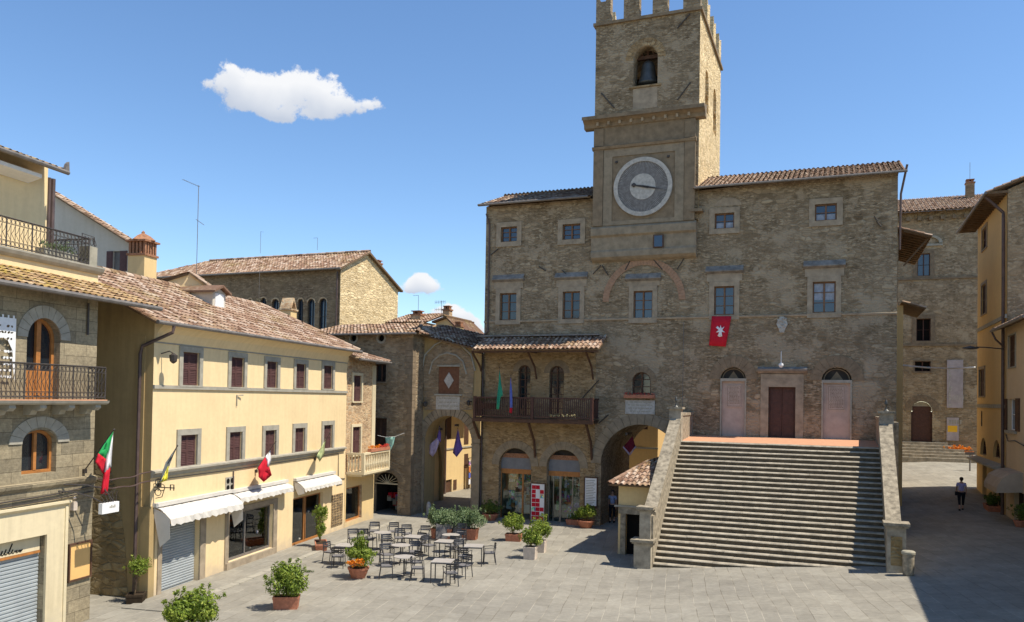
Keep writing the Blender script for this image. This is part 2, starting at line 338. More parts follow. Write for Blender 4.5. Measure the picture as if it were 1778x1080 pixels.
def paving_mat():
    k = newmat('stone_paving'); t = k.obj()
    mp = k.N('ShaderNodeMapping', {'Vector': t, 'Rotation': (0, 0, rad(-79))}).outputs[0]
    w = k.N('ShaderNodeVectorMath', {0: k.N('ShaderNodeVectorMath', {0: k.N('ShaderNodeTexNoise', {'Vector': mp, 'Scale': .25, 'Detail': 2.}).outputs['Color'], 1: (.5, .5, .5)}, operation='SUBTRACT').outputs[0], 3: .35}, operation='SCALE').outputs[0]
    mp = k.N('ShaderNodeVectorMath', {0: mp, 1: w}, operation='ADD').outputs[0]
    def br(bw, rh, off):
        b = k.N('ShaderNodeTexBrick', {'Vector': mp, 'Color1': (.0, 0, 0, 1), 'Color2': (1, 1, 1, 1), 'Mortar': (.5, .5, .5, 1), 'Scale': 1., 'Mortar Size': .014, 'Mortar Smooth': .3, 'Brick Width': bw, 'Row Height': rh})
        b.offset = off; b.offset_frequency = 2; b.squash = 1.6; b.squash_frequency = 3; return b
    b = br(.95, .46, .37)
    rnd = k.N('ShaderNodeSeparateColor', {0: b.outputs[0]}).outputs[0]
    fine = k.noise(t, 6., 8., .7); big = k.noise(t, .22, 5., .6); mid = k.noise(t, 1.6, 6., .6)
    col = k.ramp(k.math('ADD', k.math('MULTIPLY', rnd, .22), k.math('MULTIPLY', mid, .66)), (.2, (.235, .218, .18)), (.5, (.295, .275, .228)), (.85, (.365, .345, .292)))
    col = k.mix(.6, col, k.ramp(fine, (.3, (.72, .71, .7)), (.7, (1.14, 1.13, 1.1))), 'MULTIPLY')
    col = k.mix(.7, col, k.ramp(big, (.35, (.78, .77, .76)), (.65, (1.12, 1.1, 1.06))), 'MULTIPLY')
    jn = k.ramp(k.noise(t, .8, 4.), (.42, (0, 0, 0)), (.6, (1, 1, 1)))
    col = k.mix(k.math('MULTIPLY', b.outputs[1], .8), col, k.mix(jn, (.15, .13, .095, 1), (.40, .36, .28, 1)))
    sp = k.ramp(k.noise(t, 3.1, 7., .75), (.63, (0, 0, 0)), (.72, (1, 1, 1)))
    col = k.mix(k.math('MULTIPLY', sp, .4), col, (.15, .13, .10, 1))
    k.bump(k.math('ADD', k.math('MULTIPLY', b.outputs[1], -1.4), k.math('ADD', fine, k.math('MULTIPLY', rnd, .3))), .35, .02)
    return k.out(col, .85, .25)
M['pave'] = paving_mat()
# ---------------------------------------------------------------- mesh building
class MB:
    def __init__(s): s.v = []; s.f = []; s.m = []; s.t = []
    def add(s, vs, fs, mi=0, tint=.5):
        o = len(s.v); s.v += [tuple(x) for x in vs]
        for f in fs: s.f.append([o+i for i in f]); s.m.append(mi); s.t.append(tint)
    def box(s, x0, x1, y0, y1, z0, z1, mi=0, tint=.5):
        s.add([(x0, y0, z0), (x1, y0, z0), (x1, y1, z0), (x0, y1, z0), (x0, y0, z1), (x1, y0, z1), (x1, y1, z1), (x0, y1, z1)],
              [(3, 2, 1, 0), (4, 5, 6, 7), (0, 1, 5, 4), (1, 2, 6, 5), (2, 3, 7, 6), (3, 0, 4, 7)], mi, tint); return s
    def prism(s, pts, y0, y1, mi=0, tint=.5):         # polygon in (x, z), extruded along y
        n = len(pts); s.add([(x, y0, z) for x, z in pts]+[(x, y1, z) for x, z in pts],
            [tuple(range(n)), tuple(range(2*n-1, n-1, -1))]+[(i, i+n, (i+1) % n+n, (i+1) % n) for i in range(n)], mi, tint); return s
    def prismx(s, pts, x0, x1, mi=0, tint=.5):        # polygon in (y, z), extruded along x
        n = len(pts); s.add([(x0, y, z) for y, z in pts]+[(x1, y, z) for y, z in pts],
            [tuple(range(n)), tuple(range(2*n-1, n-1, -1))]+[(i, i+n, (i+1) % n+n, (i+1) % n) for i in range(n)], mi, tint); return s
    def prismz(s, pts, z0, z1, mi=0, tint=.5):
        n = len(pts); s.add([(x, y, z0) for x, y in pts]+[(x, y, z1) for x, y in pts],
            [tuple(range(n)), tuple(range(2*n-1, n-1, -1))]+[(i, (i+1) % n, (i+1) % n+n, i+n) for i in range(n)], mi, tint); return s
    def face(s, pts, mi=0, tint=.5): s.add(pts, [tuple(range(len(pts)))], mi, tint); return s
    def tube(s, path, r, n=6, mi=0, r1=None):
        path = [Vector(p) for p in path]; rings = []
        for i, p in enumerate(path):
            d = (path[min(i+1, len(path)-1)]-path[max(i-1, 0)]).normalized()
            a = d.orthogonal().normalized() if i == 0 else (pa-d*pa.dot(d)).normalized(); pa = a; b = d.cross(a)
            rr = r if r1 is None else r+(r1-r)*i/(len(path)-1)
            rings.append([p+a*rr*math.cos(2*pi*j/n)+b*rr*math.sin(2*pi*j/n) for j in range(n)])
        vs = [v for R in rings for v in R]; fs = [tuple(range(n-1, -1, -1)), tuple(range(len(vs)-n, len(vs)))]
        for i in range(len(rings)-1): fs += [(i*n+j, i*n+(j+1) % n, (i+1)*n+(j+1) % n, (i+1)*n+j) for j in range(n)]
        s.add(vs, fs, mi); return s
    def lathe(s, prof, c=(0, 0, 0), n=16, mi=0, sx=1, sy=1):
        vs = []; fs = []
        for r, z in prof: vs += [(c[0]+sx*r*math.cos(2*pi*j/n), c[1]+sy*r*math.sin(2*pi*j/n), c[2]+z) for j in range(n)]
        for i in range(len(prof)-1): fs += [(i*n+j, i*n+(j+1) % n, (i+1)*n+(j+1) % n, (i+1)*n+j) for j in range(n)]
        fs += [tuple(range(n-1, -1, -1)), tuple(range(len(vs)-n, len(vs)))]
        s.add(vs, fs, mi); return s
    def build(s, name, mats, parent=None, smooth=False, loc=None, recalc=True):
        me = bpy.data.meshes.new(name); me.from_pydata(s.v, [], s.f)
        for m in (mats if isinstance(mats, (list, tuple)) else [mats]): me.materials.append(M[m] if isinstance(m, str) else m)
        me.polygons.foreach_set('material_index', s.m)
        if any(t != .5 for t in s.t):
            at = me.attributes.new('tint', 'FLOAT', 'FACE'); at.data.foreach_set('value', s.t)
        if smooth: me.polygons.foreach_set('use_smooth', [True]*len(s.f))
        me.update()
        if recalc:
            bm = bmesh.new(); bm.from_mesh(me); bmesh.ops.recalc_face_normals(bm, faces=bm.faces); bm.to_mesh(me); bm.free()
        o = bpy.data.objects.new(name, me); C.objects.link(o)
        if parent: o.parent = parent
        if loc is not None: o.location = loc
        return o
def thing(name, label, cat, fr=None, loc=(0, 0, 0), rz=0, group=None):
    o = bpy.data.objects.new(name, None); C.objects.link(o); o.empty_display_size = .3
    if fr is not None:
        u, w, z = loc; o.location = fr.W(u, w, z); o.rotation_euler.z = fr.a+rz
    else: o.location = loc; o.rotation_euler.z = rz
    return tag(o, label, cat, group)
def tag(o, label, cat, group=None):
    o['label'] = label; o['category'] = cat
    if group: o['group'] = group
    return o
def struct(o): o['kind'] = 'structure'; return o
def wall(mb, outline, holes, y=0., depth=.3, mi=0, rmi=None):
    loops = [outline]+holes
    tris = tessellate_polygon([[Vector((x, z, 0)) for x, z in L] for L in loops])
    flat = [p for L in loops for p in L]
    mb.add([(x, y, z) for x, z in flat], [tuple(t) for t in tris], mi)
    for h in holes:
        n = len(h)
        mb.add([(x, y, z) for x, z in h]+[(x, y+depth, z) for x, z in h], [(i, (i+1) % n, (i+1) % n+n, i+n) for i in range(n)], mi if rmi is None else rmi)
def rect(x0, x1, z0, z1): return [(x0, z0), (x1, z0), (x1, z1), (x0, z1)]
def arch(x0, x1, z0, zt, n=14, rise=None):             # opening with a round (or flatter) head
    r = (x1-x0)/2; rise = r if rise is None else rise; cx = (x0+x1)/2; zs = zt-rise
    return [(x0, z0), (x1, z0)]+[(cx+r*math.cos(pi*i/n), zs+rise*math.sin(pi*i/n)) for i in range(n+1)]
def ring(mb, cx, zs, r0, r1, y0, y1, n=11, a0=0., a1=pi, ry=1., gap=.008, mi=0):   # voussoirs
    for i in range(n):
        b0 = a0+(a1-a0)*i/n+gap; b1 = a0+(a1-a0)*(i+1)/n-gap; pts = []
        for b in (b0, (b0+b1)/2, b1): pts.append((cx+r1*math.cos(b), zs+r1*math.sin(b)*ry))
        for b in (b1, (b0+b1)/2, b0): pts.append((cx+r0*math.cos(b), zs+r0*math.sin(b)*ry))
        mb.prism(pts, y0, y1, mi)
def px_rect(fr, x0, y0, x1, y1, w=0):
    a = fr.p(x0, (y0+y1)/2, w)[0]; b = fr.p(x1, (y0+y1)/2, w)[0]; c = fr.p((x0+x1)/2, y1, w)[1]; d = fr.p((x0+x1)/2, y0, w)[1]
    return a, b, c, d
def surround(b, sw, top=None, bot=None, y=-.05, y1=.0):
    x0, x1, z0, z1 = b; top = sw if top is None else top; bot = sw if bot is None else bot
    mb = MB(); mb.box(x0-sw, x0, y, y1+.02, z0, z1); mb.box(x1, x1+sw, y, y1+.02, z0, z1)
    mb.box(x0-sw, x1+sw, y-.003, y1+.02, z1, z1+top); mb.box(x0-sw, x1+sw, y-.02, y1+.02, z0-bot, z0); return mb
def win(par, b, rows=3, cols=1, y=.16, fw=.06, mat='woodm', glass='glass', sur=.0, smat='dress', top=None, cornice=None, sill=False):
    x0, x1, z0, z1 = b; mb = MB(); xm = (x0+x1)/2; e = .004
    mb.box(x0+e, x0+fw, y, y+.06, z0+e, z1-e); mb.box(x1-fw, x1-e, y, y+.06, z0+e, z1-e)
    mb.box(x0+fw, x1-fw, y, y+.06, z0+e, z0+fw); mb.box(x0+fw, x1-fw, y, y+.06, z1-fw, z1-e)
    mb.box(xm-fw*.65, xm+fw*.65, y-.012, y+.06, z0+fw, z1-fw)
    for i in range(1, rows):
        z = z0+(z1-z0)*i/rows; mb.box(x0+fw, xm-fw*.65, y+.01, y+.05, z-.014, z+.014); mb.box(xm+fw*.65, x1-fw, y+.01, y+.05, z-.014, z+.014)
    o = mb.build('window', mat, par)
    MB().box(x0+e, x1-e, y+.065, y+.09, z0+e, z1-e).build('pane', glass, o)
    if sur: surround(b, sur, top).build('window_surround', smat, o)
    if cornice:
        cw, ch, cz = cornice; m2 = MB()
        m2.prismx([(-.04, cz), (-.17, cz+.07), (-.22, cz+.1), (-.22, cz+.14), (0.02, cz+.14+ch), (.02, cz)], x0-cw, x1+cw)
        m2.build('hood', 'slate', o)
    return o
def archwin(par, b, mat='wood', glass='glass', y=.2, fw=.06, bars=4, ringw=.0, rmat='dress', n=12, rise=None, nv=9):
    x0, x1, z0, z1 = b; xm = (x0+x1)/2; r = (x1-x0)/2; rise = r if rise is None else rise; zs = z1-rise; mb = MB()
    A = arch(x0+.004, x1-.004, z0+.004, z1-.004, n, rise); B = arch(x0+fw, x1-fw, z0+fw, z1-fw, n, rise-fw if rise > fw else rise)
    k = len(A)
    mb.add([(x, y, z) for x, z in A]+[(x, y, z) for x, z in B]+[(x, y+.06, z) for x, z in B],
           [(i, (i+1) % k, (i+1) % k+k, i+k) for i in range(k)]+[(i+k, (i+1) % k+k, (i+1) % k+2*k, i+2*k) for i in range(k)])
    mb.box(xm-fw*.6, xm+fw*.6, y-.01, y+.05, z0+fw, z1-fw)
    for i in range(1, bars):
        z = z0+(z1-z0)*i/bars
        hw = r-fw if z < zs else math.sqrt(max(0, 1-((z-zs)/rise)**2))*r-fw
        if hw > .1: mb.box(xm-hw, xm+hw, y+.012, y+.045, z-.02, z+.02)
    o = mb.build('window', mat, par)
    g = MB(); g.prism(A, y+.065, y+.09); g.build('pane', glass, o)
    if ringw:
        g = MB(); ring(g, xm, zs, r, r+ringw, -.035, .02, nv, ry=rise/r)
        g.build('arch_surround', rmat, o)
    return o
def shutters(par, b, sur=.2, smat='serena', mat='shut', top=None, y=.05):
    x0, x1, z0, z1 = b; xm = (x0+x1)/2
    o = surround(b, sur, top, .06).build('window', smat, par)
    for a, c in ((x0+.01, xm-.006), (xm+.006, x1-.01)):
        mb = MB(); f = .05
        mb.box(a, a+f, y, y+.045, z0+.01, z1-.01); mb.box(c-f, c, y, y+.045, z0+.01, z1-.01)
        for z in (z0+.01, (z0+z1)/2-.03, z1-.07): mb.box(a+f, c-f, y, y+.045, z, z+.06)
        n = int((z1-z0)/.062)
        for i in range(n):
            z = z0+.06+i*(z1-z0-.1)/n
            mb.face([(a+f, y+.03, z+.045), (c-f, y+.03, z+.045), (c-f, y+.005, z), (a+f, y+.005, z)])
        mb.box(a+f, c-f, y+.04, y+.044, z0+.02, z1-.02)
        mb.build('shutter', mat, o)
    return o
def roof(par, o, ud, vd, poly, tile='tile', tw=.23, co=.36, name='roof', thick=.07, seed=1, tiles=True):
    # plane through o with unit axes ud (along the eave) and vd (up the slope); poly in those axes
    rnd = random.Random(seed); o = Vector(o); ud = Vector(ud).normalized(); vd = Vector(vd).normalized(); n = ud.cross(vd).normalized()
    if n.z < 0: n = -n
    mb = MB(); P = [o+ud*a+vd*b for a, b in poly]; k = len(P)
    mb.add([p for p in P]+[p-n*thick for p in P], [tuple(range(k))], 0, .3)
    mb.add([p for p in P]+[p-n*thick for p in P], [tuple(range(2*k-1, k-1, -1))]+[(i, i+k, (i+1) % k+k, (i+1) % k) for i in range(k)], 1, .31)
    def inside(a, b):
        c = False
        for i in range(k):
            x1, y1 = poly[i]; x2, y2 = poly[(i+1) % k]
            if (y1 > b) != (y2 > b) and a < (x2-x1)*(b-y1)/(y2-y1)+x1: c = not c
        return c
    if tiles:
        a0 = min(p[0] for p in poly); a1 = max(p[0] for p in poly); b0 = min(p[1] for p in poly); b1 = max(p[1] for p in poly)
        for i in range(int((a1-a0)/tw)+1):
            ja = rnd.uniform(-.012, .012)
            for j in range(int((b1-b0)/co)+1):
                a = a0+(i+.5)*tw+ja+rnd.uniform(-.012, .012); b = b0+j*co
                if not inside(a, b+co*.5): continue
                r0 = tw*.36; r1 = tw*.30; lift = .03+rnd.uniform(-.004, .008); t = rnd.random(); t = t if abs(t-.5) > .001 else .51
                B0 = b-.03+rnd.uniform(-.012, .012); B1 = b+co+.04; vs = []; sk = rnd.uniform(-.012, .012)
                for (bb, rr, li, s_) in ((B0, r0, lift, 0), (B1, r1, lift-.025, sk)):
                    for q in range(5):
                        an = pi*q/4; vs.append(o+ud*(a+s_+rr*math.cos(an))+vd*bb+n*(li+rr*.85*math.sin(an)-.012))
                mb.add(vs, [(q, q+1, q+6, q+5) for q in range(4)], 0, t)
                # pan tile between covers, slightly hollow
                t2 = rnd.random()*.8+.001; a2 = a+tw*.5
                vs = []
                for (bb, li) in ((b-.05, .028), (b+co, .004)):
                    for q in (-1, 0, 1): vs.append(o+ud*(a2+q*tw*.3)+vd*bb+n*(li+abs(q)*.022))
                if inside(a2, b+co*.5): mb.add(vs, [(0, 1, 4, 3), (1, 2, 5, 4)], 0, t2)
    return mb.build(name, [tile, 'beam'], par, recalc=False)
def ridge(par, a, b, tile='tile', r=.13, seed=3, name='ridge_tiles'):
    rnd = random.Random(seed); a = Vector(a); b = Vector(b); L = (b-a).length; n = max(1, int(L/.4)); mb = MB(); d = (b-a)/n
    for i in range(n):
        p = a+d*i; q = a+d*(i+1.1); s = d.normalized().cross(Vector((0, 0, 1))).normalized(); up = s.cross(d.normalized()); vs = []
        for (c, rr) in ((p, r), (q, r*.85)):
            for k in range(6): an = pi*k/5; vs.append(c+s*rr*math.cos(an)+up*(rr*math.sin(an)-.02))
        mb.add(vs, [(k, k+1, k+7, k+6) for k in range(5)], 0, rnd.random()*.99)
    return mb.build(name, tile, par, recalc=False)
def solid(par, x0, x1, y0, y1, z0, z1, mat, name='side_wall', faces='lrbt'):   # remaining faces of a building's shell
    mb = MB()
    if 'l' in faces: mb.face([(x0, y0, z0), (x0, y1, z0), (x0, y1, z1), (x0, y0, z1)])
    if 'r' in faces: mb.face([(x1, y0, z0), (x1, y1, z0), (x1, y1, z1), (x1, y0, z1)])
    if 'b' in faces: mb.face([(x0, y1, z0), (x1, y1, z0), (x1, y1, z1), (x0, y1, z1)])
    if 't' in faces: mb.face([(x0, y0, z1), (x1, y0, z1), (x1, y1, z1), (x0, y1, z1)])
    return mb.build(name, mat, par)
def gutter(par, a, b, r=.06): return MB().tube([a, b], r, 8).build('gutter', 'gutter', par)
def pipe(par, pts, r=.05, mat='pipe', name='downpipe'): return MB().tube(pts, r, 8, 0).build(name, mat, par)
# ---------------------------------------------------------------- ground
def build_ground():
    xs = [-400, -200, -100, -60, -40]+[-30+1.0*i for i in range(81)]+[60, 80, 120, 200, 400]
    ys = [-300, -100, -40, -20]+[-10+1.0*i for i in range(101)]+[110, 140, 200, 300, 600]
    mb = MB(); mb.v = [(x, y, gz((x, y))) for y in ys for x in xs]; nx = len(xs)
    for j in range(len(ys)-1):
        for i in range(nx-1): mb.f.append([j*nx+i, j*nx+i+1, (j+1)*nx+i+1, (j+1)*nx+i]); mb.m.append(0); mb.t.append(.5)
    o = mb.build('ground', 'pave', None, smooth=True, recalc=False); struct(o)
    # worn kerb line along the yellow row
    f = YEL; mb = MB(); z = .006
    rnd = random.Random(4)
    u = -1.2
    while u < 17:
        L = rnd.uniform(.8, 1.5); q = [f.W(u+.01, 1.35), f.W(u+L-.02, 1.35), f.W(u+L-.02, 1.63), f.W(u+.01, 1.63)]
        mb.prismz([(p.x, p.y) for p in q], -.1, .035); u += L
    struct(mb.build('kerb', 'serena', None))
    mb = MB()
    mb.prismz([(p.x, p.y) for p in (f.W(-1.2, 0.02), f.W(17, 0.02), f.W(17, 1.35), f.W(-1.2, 1.35))], -.1, .03)
    struct(mb.build('pavement', 'pave', None))
build_ground()
# ---------------------------------------------------------------- town hall
P = PAL.p
hall_label = 'large stone town hall of rubble masonry, three storeys, at the head of the broad steps'
T = thing('town_hall', hall_label, 'town hall', PAL)
W1 = 20.6; ZL = P(935, 352)[1]; ZR = P(1380, 318)[1]
up_w = [px_rect(PAL, *b) for b in ((870,394,898,420), (977,389,1008,416), (1241,370,1275,397), (1415,354,1453,383))]
mid_w = [px_rect(PAL, *b) for b in ((868,509,897,556), (977,506,1007,554), (1100,505,1133,553), (1240,497,1275,547), (1411,489,1451,543))]
bal_w = [px_rect(PAL, 900,634,921,722), px_rect(PAL, 954,635,979,722)]
small = px_rect(PAL, 1098,646,1130,684)
door = px_rect(PAL, 1334,672,1381,754); blindL = px_rect(PAL, 1253,662,1293,751); blindR = px_rect(PAL, 1429,665,1476,758)
lunL = px_rect(PAL, 1251,638,1295,659); lunR = px_rect(PAL, 1427,638,1479,661)
shopL = px_rect(PAL, 866,778,922,893); shopR = px_rect(PAL, 949,781,1007,896)
bigA = (P(1043, 850)[0], P(1043, 850)[0]+4.15, -.2, P(1103, 737)[1])
LAND = 4.85
holes = [rect(*b) for b in up_w+mid_w]+[arch(*b) for b in bal_w]+[arch(*small), rect(door[0], door[1], LAND, door[3])]
holes += [rect(blindL[0], blindL[1], LAND, blindL[3]), rect(blindR[0], blindR[1], LAND, blindR[3])]
holes += [arch(lunL[0], lunL[1], lunL[2], lunL[3], rise=lunL[3]-lunL[2]-.02), arch(lunR[0], lunR[1], lunR[2], lunR[3], rise=lunR[3]-lunR[2]-.02)]
holes += [arch(shopL[0], shopL[1], -.2, shopL[3]), arch(shopR[0], shopR[1], -.2, shopR[3])]
mb = MB()
XM = 11.45
wall(mb, [(0, -.5), (W1, -.5), (W1, ZR), (0, ZR-.0)] if False else [(0, -.5), (W1, -.5), (W1, ZR+.25), (XM, ZR), (XM, ZL), (0, ZL)], holes, 0, .34)
mb2 = MB(); BA = arch(*bigA, n=20)
# big passage, open right through the building
mb = MB(); wall(mb, [(0, -.5), (W1, -.5), (W1, ZR+.3), (XM, ZR), (XM, ZL), (0, ZL)], holes+[BA], 0, .34)
n = len(BA); mb.add([(x, .3, z) for x, z in BA]+[(x, 6.2, z) for x, z in BA], [(i, (i+1) % n, (i+1) % n+n, i+n) for i in range(n)])
wall(mb, [(0, -.5), (W1, -.5), (W1, ZR), (0, ZR)], [BA], 6.2, .02)
mb.face([(0, 0, -.5), (0, 6.2, -.5), (0, 6.2, ZL), (0, 0, ZL)]); mb.face([(W1, 0, -.5), (W1, 6.2, -.5), (W1, 6.2, ZR+.3), (W1, 0, ZR+.3)])
mb.build('wall', 'pal', T)
# ochre brick field behind the balcony and round the shops, 2 cm proud
mb = MB(); x1_ = P(1034, 700)[0]
hb = [arch(*b) for b in bal_w]
wall(mb, rect(.12, x1_, P(930, 728)[1], P(930, 606)[1]), hb, -.02, .03)
wall(mb, [(.02, -.4), (bigA[0]-.3, -.4), (bigA[0]-.3, 3.2), (x1_, 4.4), (x1_, P(930, 728)[1]-.02), (.02, P(930, 728)[1]-.02)], [arch(shopL[0], shopL[1], -.2, shopL[3]), arch(shopR[0], shopR[1], -.2, shopR[3])], -.021, .03)
mb.build('brick_facing', 'palbrick', T)
for i, b in enumerate(up_w):
    win(T, b, 2 if i > 1 else 3, sur=.26, smat='dress', mat='woodw', glass='glassblue' if i > 1 else 'glassblue', y=.1)
for i, b in enumerate(mid_w):
    win(T, b, 3, sur=.24, smat='dress', mat='woodw', glass='glassblue' if i != 0 and i != 1 else 'glass', y=.1, cornice=(.42, .28, b[3]+(.62 if i < 2 else .5 if i == 2 else .62)))
    MB().box(b[0]-.36, b[1]+.36, -.045, .01, b[3]+.245, b[3]+(.62 if i != 2 else .5)).build('lintel', 'dress', T)
for i_, b in enumerate(up_w+mid_w):
    if i_ in (2, 3, 8):
        xm_ = (b[0]+b[1])/2; f_ = .5 if i_ < 8 else 1.; o = T.children[0]
        wi = [c for c in T.children if c.name.startswith('window') and not c.name.startswith('window_box')][i_]
        for xa_, xb_ in ((b[0]+.07, xm_-.05), (xm_+.05, b[1]-.07)): MB().box(xa_, xb_, .158, .164, b[2]+.07+(0 if i_ < 8 else (b[3]-b[2])*.38), b[2]+(b[3]-b[2])*f_-.07).build('curtain', 'curtain', wi)
for b in bal_w: archwin(T, b, 'wood', 'glass', .14, bars=7, ringw=.32, rmat='dressd')
archwin(T, small, 'wood', 'glass', .14, bars=3, ringw=.3, rmat='dressd')
# string course under the first row of windows
zs = P(1200, 551)[1]
mb = MB(); mb.prismx([(.01, zs-.08), (-.06, zs-.06), (-.08, zs+.02), (.01, zs+.05)], 0, W1); mb.build('string_course', 'dress', T)
# segmental relieving arch in pink brick
cx, _ = P(1117, 520); r1 = P(1190, 520)[0]-cx; zc = P(1117, 522)[1]; zt = P(1117, 449)[1]
mb = MB(); ring(mb, cx, zc, r1-.33, r1, -.035, .02, 40, ry=(zt-zc)/r1, gap=.002); mb.build('relieving_arch', 'pinkarch', T)
# main door
dz0 = LAND; o = MB().box(door[0]+.02, (door[0]+door[1])/2-.01, .2, .26, dz0, door[3]-.01).box((door[0]+door[1])/2+.01, door[1]-.02, .2, .26, dz0, door[3]-.01).build('door', 'woodred', T)
mb = MB(); hw = (door[1]-door[0])/2
for k in (0, 1):
    a = door[0]+k*hw+.1; c = door[0]+(k+1)*hw-.1
    for j in range(4): mb.box(a, c, .175, .2, dz0+.1+j*.56, dz0+.55+j*.56)
mb.build('door_panels', 'woodred', o)
sb = (door[0], door[1], dz0, door[3])
mb = surround(sb, .36, .4, .0); mb.box(door[0]-.36, door[1]+.36, -.052, .02, door[3]+.403, door[3]+.62)
mb.build('door_surround', 'dress', T)
zc2 = P(1358, 641)[1]
mb = MB(); mb.prismx([(0.01, door[3]+.63), (-.1, door[3]+.68), (-.22, door[3]+.78), (-.24, zc2), (.02, zc2+.12)], P(1316, 640)[0], P(1402, 640)[0]); mb.build('door_cornice', 'slate', T)
x, z = P(1357, 637); mb = MB(); mb.tube([(x, .0, z+.75), (x, -.35, z+.7), (x, -.38, z+.15)], .018); mb.lathe([(.03, .12), (.1, .08), (.11, 0), (.06, -.09), (.01, -.1)], (x, -.38, z+.05), 10); tag(mb.build('wall_lamp', ['iron'], T), 0, 0) if False else mb.build('door_lamp', 'white', T)
for (b, l, px) in ((blindL, lunL, (1261, 668, 1287, 707)), (blindR, lunR, (1436, 669, 1468, 713))):
    MB().box(b[0], b[1], .1, .14, LAND, b[3]).build('blind_panel', 'pinkish', T)
    mb = surround((b[0], b[1], LAND, b[3]), .07, .14, .0); mb.build('blind_surround', 'serena', T)
    m2 = MB(); m2.prism(arch(l[0]+.02, l[1]-.02, l[2], l[3]-.02, rise=l[3]-l[2]-.04), .2, .24); m2.build('lunette', 'dark', T)
    cx = (l[0]+l[1])/2; r = (l[1]-l[0])/2; hh = l[3]-l[2]
    m2 = MB(); m2.prism([(cx-r*.45, l[2]+.03), (cx+r*.45, l[2]+.03), (cx, l[2]+hh*.7)], .17, .2); ring(m2, cx, l[2]+.02, r*.82, r*.9, .16, .2, 14, ry=hh/r, gap=0); m2.build('lunette_tracery', 'dressd', T)
    m2 = MB(); ring(m2, cx, l[2], r+.01, r+.55, -.03, .02, 11, ry=(hh+.1)/r*.9); m2.build('voussoirs', 'dressd', T)
    q = px_rect(PAL, *px)
    pl = MB().box(q[0], q[1], .06, .1, q[2], q[3]).build('inscription', 'pinkish', T)
    m2 = MB(); rnd = random.Random(int(px[0])); e = .05
    for (a0_, a1_, b0_, b1_) in ((q[0]+e, q[1]-e, q[3]-e-.015, q[3]-e), (q[0]+e, q[1]-e, q[2]+e, q[2]+e+.015), (q[0]+e, q[0]+e+.015, q[2]+e+.02, q[3]-e-.02), (q[1]-e-.015, q[1]-e, q[2]+e+.02, q[3]-e-.02)):
        m2.box(a0_, a1_, .052, .06, b0_, b1_)
    zz = q[3]-.14
    while zz > q[2]+.13:
        xx = q[0]+.1+rnd.uniform(0, .05)
        while xx < q[1]-.14:
            L = rnd.uniform(.03, .09); m2.box(xx, min(xx+L, q[1]-.1), .054, .06, zz, zz+.028); xx += L+.025
        zz -= .065
    m2.build('lettering', 'dressd', pl)
# plaques, crest, tie bars
def plaque(par, px, label=None, mat='marble', fr=PAL, w=0, lines=5, ink='serena', seed=1, name='plaque'):
    q = px_rect(fr, *px, w); pl = MB().box(q[0], q[1], -w-.05, -w+.01, q[2], q[3]).build(name, mat, par)
    m2 = MB(); rnd = random.Random(seed); H = q[3]-q[2]
    for i in range(lines):
        zz = q[3]-H*(i+.75)/(lines+.5); xx = q[0]+(q[1]-q[0])*rnd.uniform(.08, .2)
        while xx < q[1]-(q[1]-q[0])*.12:
            L = rnd.uniform(.04, .14)*(q[1]-q[0]); m2.box(xx, min(xx+L, q[1]-.04), -w-.054, -w-.05, zz, zz+H*.28/lines); xx += L+.03*(q[1]-q[0])
    m2.build('lettering', ink, pl); return pl
plaque(T, (1086, 695, 1137, 719), lines=4, seed=5)
a = P(1085, 690); b = P(1138, 690)
mb = MB(); mb.box(a[0], b[0], -.25, 0, small[2]-.22, small[2]-.05); mb.build('window_box', 'terra', T)
def leaves(n, cx, cy, cz, rx, ry, rz, size, seed, mb=None, lump=6, hollow=.35, flat=False, tlo=.02, thi=.98):
    rnd = random.Random(seed); mb = mb or MB()
    L = []
    for i in range(lump):
        a = rnd.uniform(0, 2*pi); e = rnd.uniform(-.4, 1.2); rr = rnd.uniform(.35, .62)
        L.append((Vector((math.cos(a)*math.cos(e)*rr, math.sin(a)*math.cos(e)*rr, math.sin(e)*rr)), rnd.uniform(.38, .55), rnd.uniform(-.15, .15)))
    L.append((Vector((0, 0, -.1)), .62, 0))
    for i in range(n):
        c, r, dt = rnd.choice(L)
        d = Vector((rnd.gauss(0, 1), rnd.gauss(0, 1), rnd.gauss(0, 1))).normalized(); k = rnd.uniform(hollow, 1)**.5
        p = c+d*r*k; q = Vector((cx+p.x*rx, cy+p.y*ry, cz+p.z*rz))
        nn = (d+Vector((rnd.gauss(0, .5), rnd.gauss(0, .5), rnd.gauss(0, .5)+.3))).normalized(); a = nn.orthogonal().normalized(); bb = nn.cross(a); an = rnd.uniform(0, 2*pi)
        u = a*math.cos(an)+bb*math.sin(an); v = nn.cross(u); s_ = size*rnd.uniform(.6, 1.3)
        t = min(thi, max(tlo, rnd.gauss(.5, .2)+dt)); t = t+.003 if abs(t-.5) < .002 else t
        mb.add([q-u*s_, q+v*s_*.42+nn*s_*.12, q+u*s_, q-v*s_*.42+nn*s_*.12], [(0, 1, 2, 3)], 0, t)
    return mb
x0, z0 = a[0], small[2]
mb = MB()
for i in range(8): leaves(30, x0+.1+i*(b[0]-x0-.2)/7, -.14, small[2]-.02, .14, .12, .12, .035, i+20, mb, 3)
mb.build('flowers', 'flowerr', T, recalc=False)
